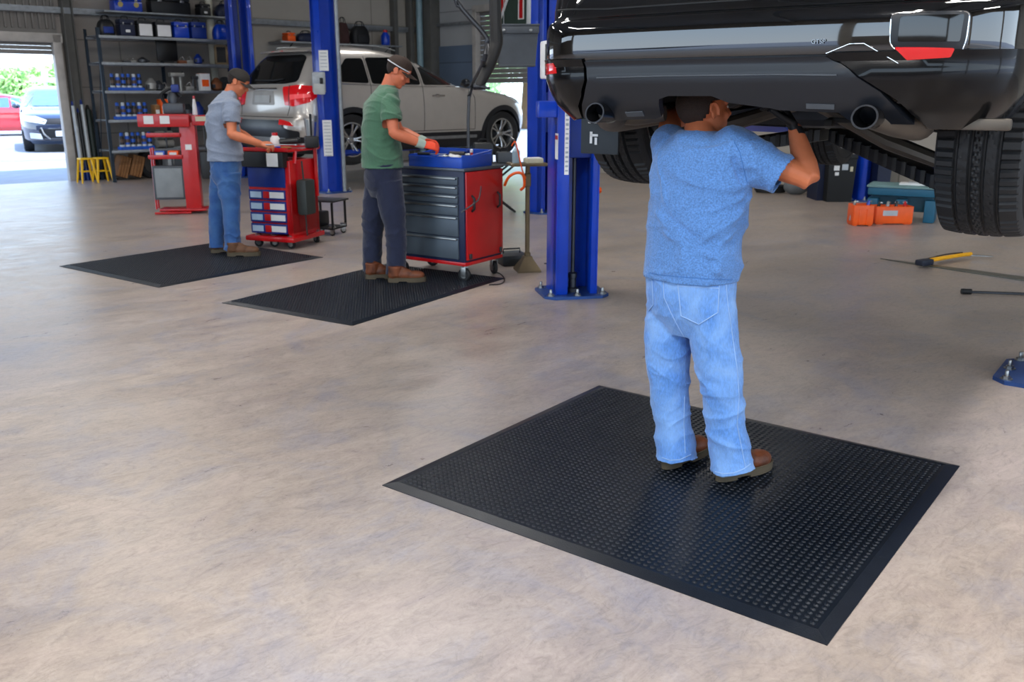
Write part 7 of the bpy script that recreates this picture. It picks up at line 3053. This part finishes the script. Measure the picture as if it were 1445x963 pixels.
# ================================================================= CARS OUTSIDE
def parked(lb, name, pos, th, paint, plate=True, S=1.0, hgt_=1.45):
    t = thing(name, lb, 'car', pos, th - PI / 2)
    tab = [(.18, -.75, 3.45, .80), (.3, -.85, 3.62, .88), (.5, -.90, 3.66, .90), (.68, -.9, 3.62, .90), (.80, -.88, 3.50, .895), (.88, -.86, 3.2, .88), (.94, -.84, 2.6, .87), (.98, -.80, 2.3, .85), (1.2, -.3, 1.75, .75), (1.36, .1, 1.35, .66), (1.42, .35, 1.1, .58), (1.45, .5, .9, .4)]
    B_ = Body(tab, cr=(.3, .3), cf=(.7, .4), bulge_f=.2)
    A = [(0, .33, .38), (2.72, .33, .38)]
    mb = MB()
    B_.shell(mb, [.18, .25, .3, .4, .5, .6, .68, .75, .8, .84, .88, .91, .94, .96, .98, 1.05, 1.12, 1.2, 1.28, 1.36, 1.4, 1.42, 1.44, 1.45], nq=(8, 6, 36, 8, 10), arches=A)
    body = mb.build('body', paint, t, ang=50)
    F__ = B_.front
    mb = MB()
    patch(mb, roundpoly([(-.45, .62), (.45, .62), (.52, .74), (-.52, .74)], .04), F__, t=.008)
    g = mb.build('grille', 'matte_black', t)
    mb = MB()
    mb.lathe([(.0, 0), (.06, 0), (.06, .01), (0, .012)], 20, Matrix.Translation(F__(0, .69) + V((0, .012, 0))) @ Matrix.Rotation(-PI / 2, 4, 'X'))
    mb.build('badge', 'chrome', g)
    mb = MB()
    patch(mb, roundpoly([(-.5, .28), (.5, .28), (.58, .52), (-.58, .52)], .05), F__, t=.008)
    mb.build('lower_grille', 'matte_black', t)
    mb = MB()
    patch(mb, roundpoly([(-.24, .36), (.24, .36), (.24, .48), (-.24, .48)], .01), F__, t=.02)
    mb.build('number_plate', 'white_paper', t)
    mb = MB()
    patch(mb, roundpoly([(-.62, 1.0), (.62, 1.0), (.5, 1.34), (-.5, 1.34)], .05), F__, t=.005)
    mb.build('windscreen', mat('glass_sky', '#5b7f92', .1, spec=.8), t)
    mb = MB()
    patch(mb, roundpoly([(-.6, 1.0), (.6, 1.0), (.48, 1.32), (-.48, 1.32)], .05), B_.rear, t=.005)
    mb.build('rear_window', 'glass_sky' if 'glass_sky' in M else mat('glass_sky', '#5b7f92'), t)
    for sg in (1, -1):
        fq = lambda q, z, sg=sg: B_.S(q, z, sg)
        fs_ = lambda b, z, sg=sg: B_.side(b, z, sg)
        mb = MB()
        patch(mb, roundpoly([(3.4, .70), (4.2, .62), (4.3, .70), (3.9, .79), (3.45, .80)], .02), fq, t=.012, step=.08, depth=.03, stepv=.04)
        mb.build('headlight', 'lamp_clear', t)
        mb = MB()
        mb.tube([fq(4.05, .55) * 1.004, fq(4.15, .40) * 1.004, fq(4.35, .30) * 1.004], .022, 6, smooth=3)
        mb.build('bumper_blade', 'chrome', t)
        mb = MB()
        patch(mb, roundpoly([(3.6, .32), (4.05, .30), (4.0, .42), (3.6, .44)], .02), fq, t=.01, step=.08, stepv=.04)
        mb.build('fog_lamp', 'lamp_clear', t)
        mb = MB()
        patch(mb, roundpoly([(.7, .72), (1.6, .74), (1.6, .86), (.75, .84)], .02), fq, t=.01, step=.08, stepv=.04)
        mb.build('tail_light', 'tail_red', t)
        mb = MB()
        patch(mb, roundpoly([(.1, 1.0), (1.0, .99), (1.0, 1.34), (.42, 1.32)], .04), fs_, t=.005, step=.1)
        mb.build('side_window', 'glass_sky' if 'glass_sky' in M else M['glass_dark'], t)
        mb = MB()
        patch(mb, roundpoly([(1.06, .99), (2.05, .98), (1.4, 1.32), (1.06, 1.34)], .04), fs_, t=.005, step=.1)
        mb.build('side_window', 'glass_sky' if 'glass_sky' in M else M['glass_dark'], t)
        for b in (0, 2.72):
            wheel(t, (sg * .79, b, .33), R=.33, W=.21, rim=.21, sg=sg, fine=False)
        mb = MB()
        mb.ell((sg * .95, 1.95, 1.0), (.09, .05, .06))
        mb.build('door_mirror', paint, t)
    mb = MB()
    mb.box((0, 1.36, .28), (1.3, 4.0, .12), bev=.03)
    mb.build('floor_pan', 'underbody', t)
    t.scale = (S, S, S)
    return t


M['glass_sky'] = mat('glass_sky', '#5b7f92', .1, spec=.8)
# front faces the door: car heading towards the camera side
gd = G(78, 213)
th = math.radians(-62)
c_, s_ = math.cos(th), math.sin(th)
ctr = V((gd.x + .4, gd.y, -.04)) - V((c_, s_, 0)) * 3.6 * 1.22
parked('dark navy saloon car parked facing the open door', 'parked_car', ctr, th, mat('car_navy', '#1b2740', .15, var=.05, coat=1), S=1.22)
gd = G(-12, 207)
th = math.radians(-80)
c_, s_ = math.cos(th), math.sin(th)
ctr = V((gd.x, gd.y, -.04)) - V((c_, s_, 0)) * 1.5
parked('bright red car at the left edge of the open door', 'parked_car', ctr + V((-4.5, 6.5, 0)), math.radians(28), mat('car_red', '#c9202c', .2, var=.05, coat=1), S=1.05)
gd = G(46, 178)
parked('white car parked far behind the red and dark cars', 'parked_car', V((gd.x - 4.5, gd.y + 8, -.04)), math.radians(10), mat('car_white', '#e5e8ea', .25, var=.03, coat=1), S=1.0)
# ================================================================= LIGHT, WORLD, CAMERA
w = bpy.data.worlds.new('sky')
bpy.context.scene.world = w
w.use_nodes = True
nt = w.node_tree
bg = nt.nodes['Background']
tc = nt.nodes.new('ShaderNodeTexCoord')
sp = nt.nodes.new('ShaderNodeSeparateXYZ')
nt.links.new(tc.outputs['Generated'], sp.inputs[0])
rp = nt.nodes.new('ShaderNodeValToRGB')
els = rp.color_ramp.elements
els[0].position = 0.0
els[0].color = (.74, .87, 1, 1)
els[1].position = .8
els[1].color = (.3, .5, 1.0, 1)
e = els.new(.25)
e.color = (.62, .80, 1, 1)
nt.links.new(sp.outputs['Z'], rp.inputs[0])
nt.links.new(rp.outputs[0], bg.inputs[0])
bg.inputs[1].default_value = 5.0

sun = bpy.data.lights.new('sun', 'SUN')
sun.energy = 9
sun.angle = .02
so = bpy.data.objects.new('sun', sun)
C.objects.link(so)
sd = (-E2 * .5 + E1 * .12 + V((0, 0, -1))).normalized()
so.rotation_euler = sd.to_track_quat('-Z', 'Y').to_euler()

for y, x, e_, sx, sy in ((5, 3.5, 110, 3, 2), (5, 9.5, 150, 4, 2), (11, 3.5, 130, 4, 2), (11, 9.5, 190, 4, 2), (17, 9.5, 260, 5, 3), (17, 15.5, 330, 5, 3), (22.5, 9.5, 220, 5, 2), (22.5, 15.5, 260, 5, 2), (11, 15.5, 260, 5, 3), (5, 15.5, 150, 4, 2)):
    l = bpy.data.lights.new('batten', 'AREA')
    l.shape = 'RECTANGLE'
    l.size, l.size_y = sx * .5, .25
    l.energy = e_ * (1.1 if y > 14 else .7)
    l.color = (1, .97, .93)
    o = bpy.data.objects.new('batten', l)
    C.objects.link(o)
    o.location = TB @ V((x, y, BH - .46))
    o.rotation_euler = (0, 0, RZB)

cam = bpy.data.cameras.new('camera')
cam.sensor_width = 36
cam.lens = 36 * FPX / 1445
cam.clip_start = .05
cam.clip_end = 500
cam.dof.use_dof = True
cam.dof.focus_distance = 3.6
cam.dof.aperture_fstop = 5.0
co = bpy.data.objects.new('camera', cam)
C.objects.link(co)
co.location = CAM
co.rotation_euler = (PI / 2 - PITCH, 0, 0)
sc = bpy.context.scene
sc.camera = co
sc.view_settings.view_transform = 'Standard'
sc.view_settings.look = 'None'
sc.view_settings.exposure = -0.38
sc.view_settings.gamma = 1
sc.view_settings.use_curve_mapping = False
sc.cycles.max_bounces = 8
sc.cycles.sample_clamp_indirect = 6
sc.cycles.use_denoising = True
sc.cycles.caustics_reflective = False
sc.cycles.caustics_refractive = False
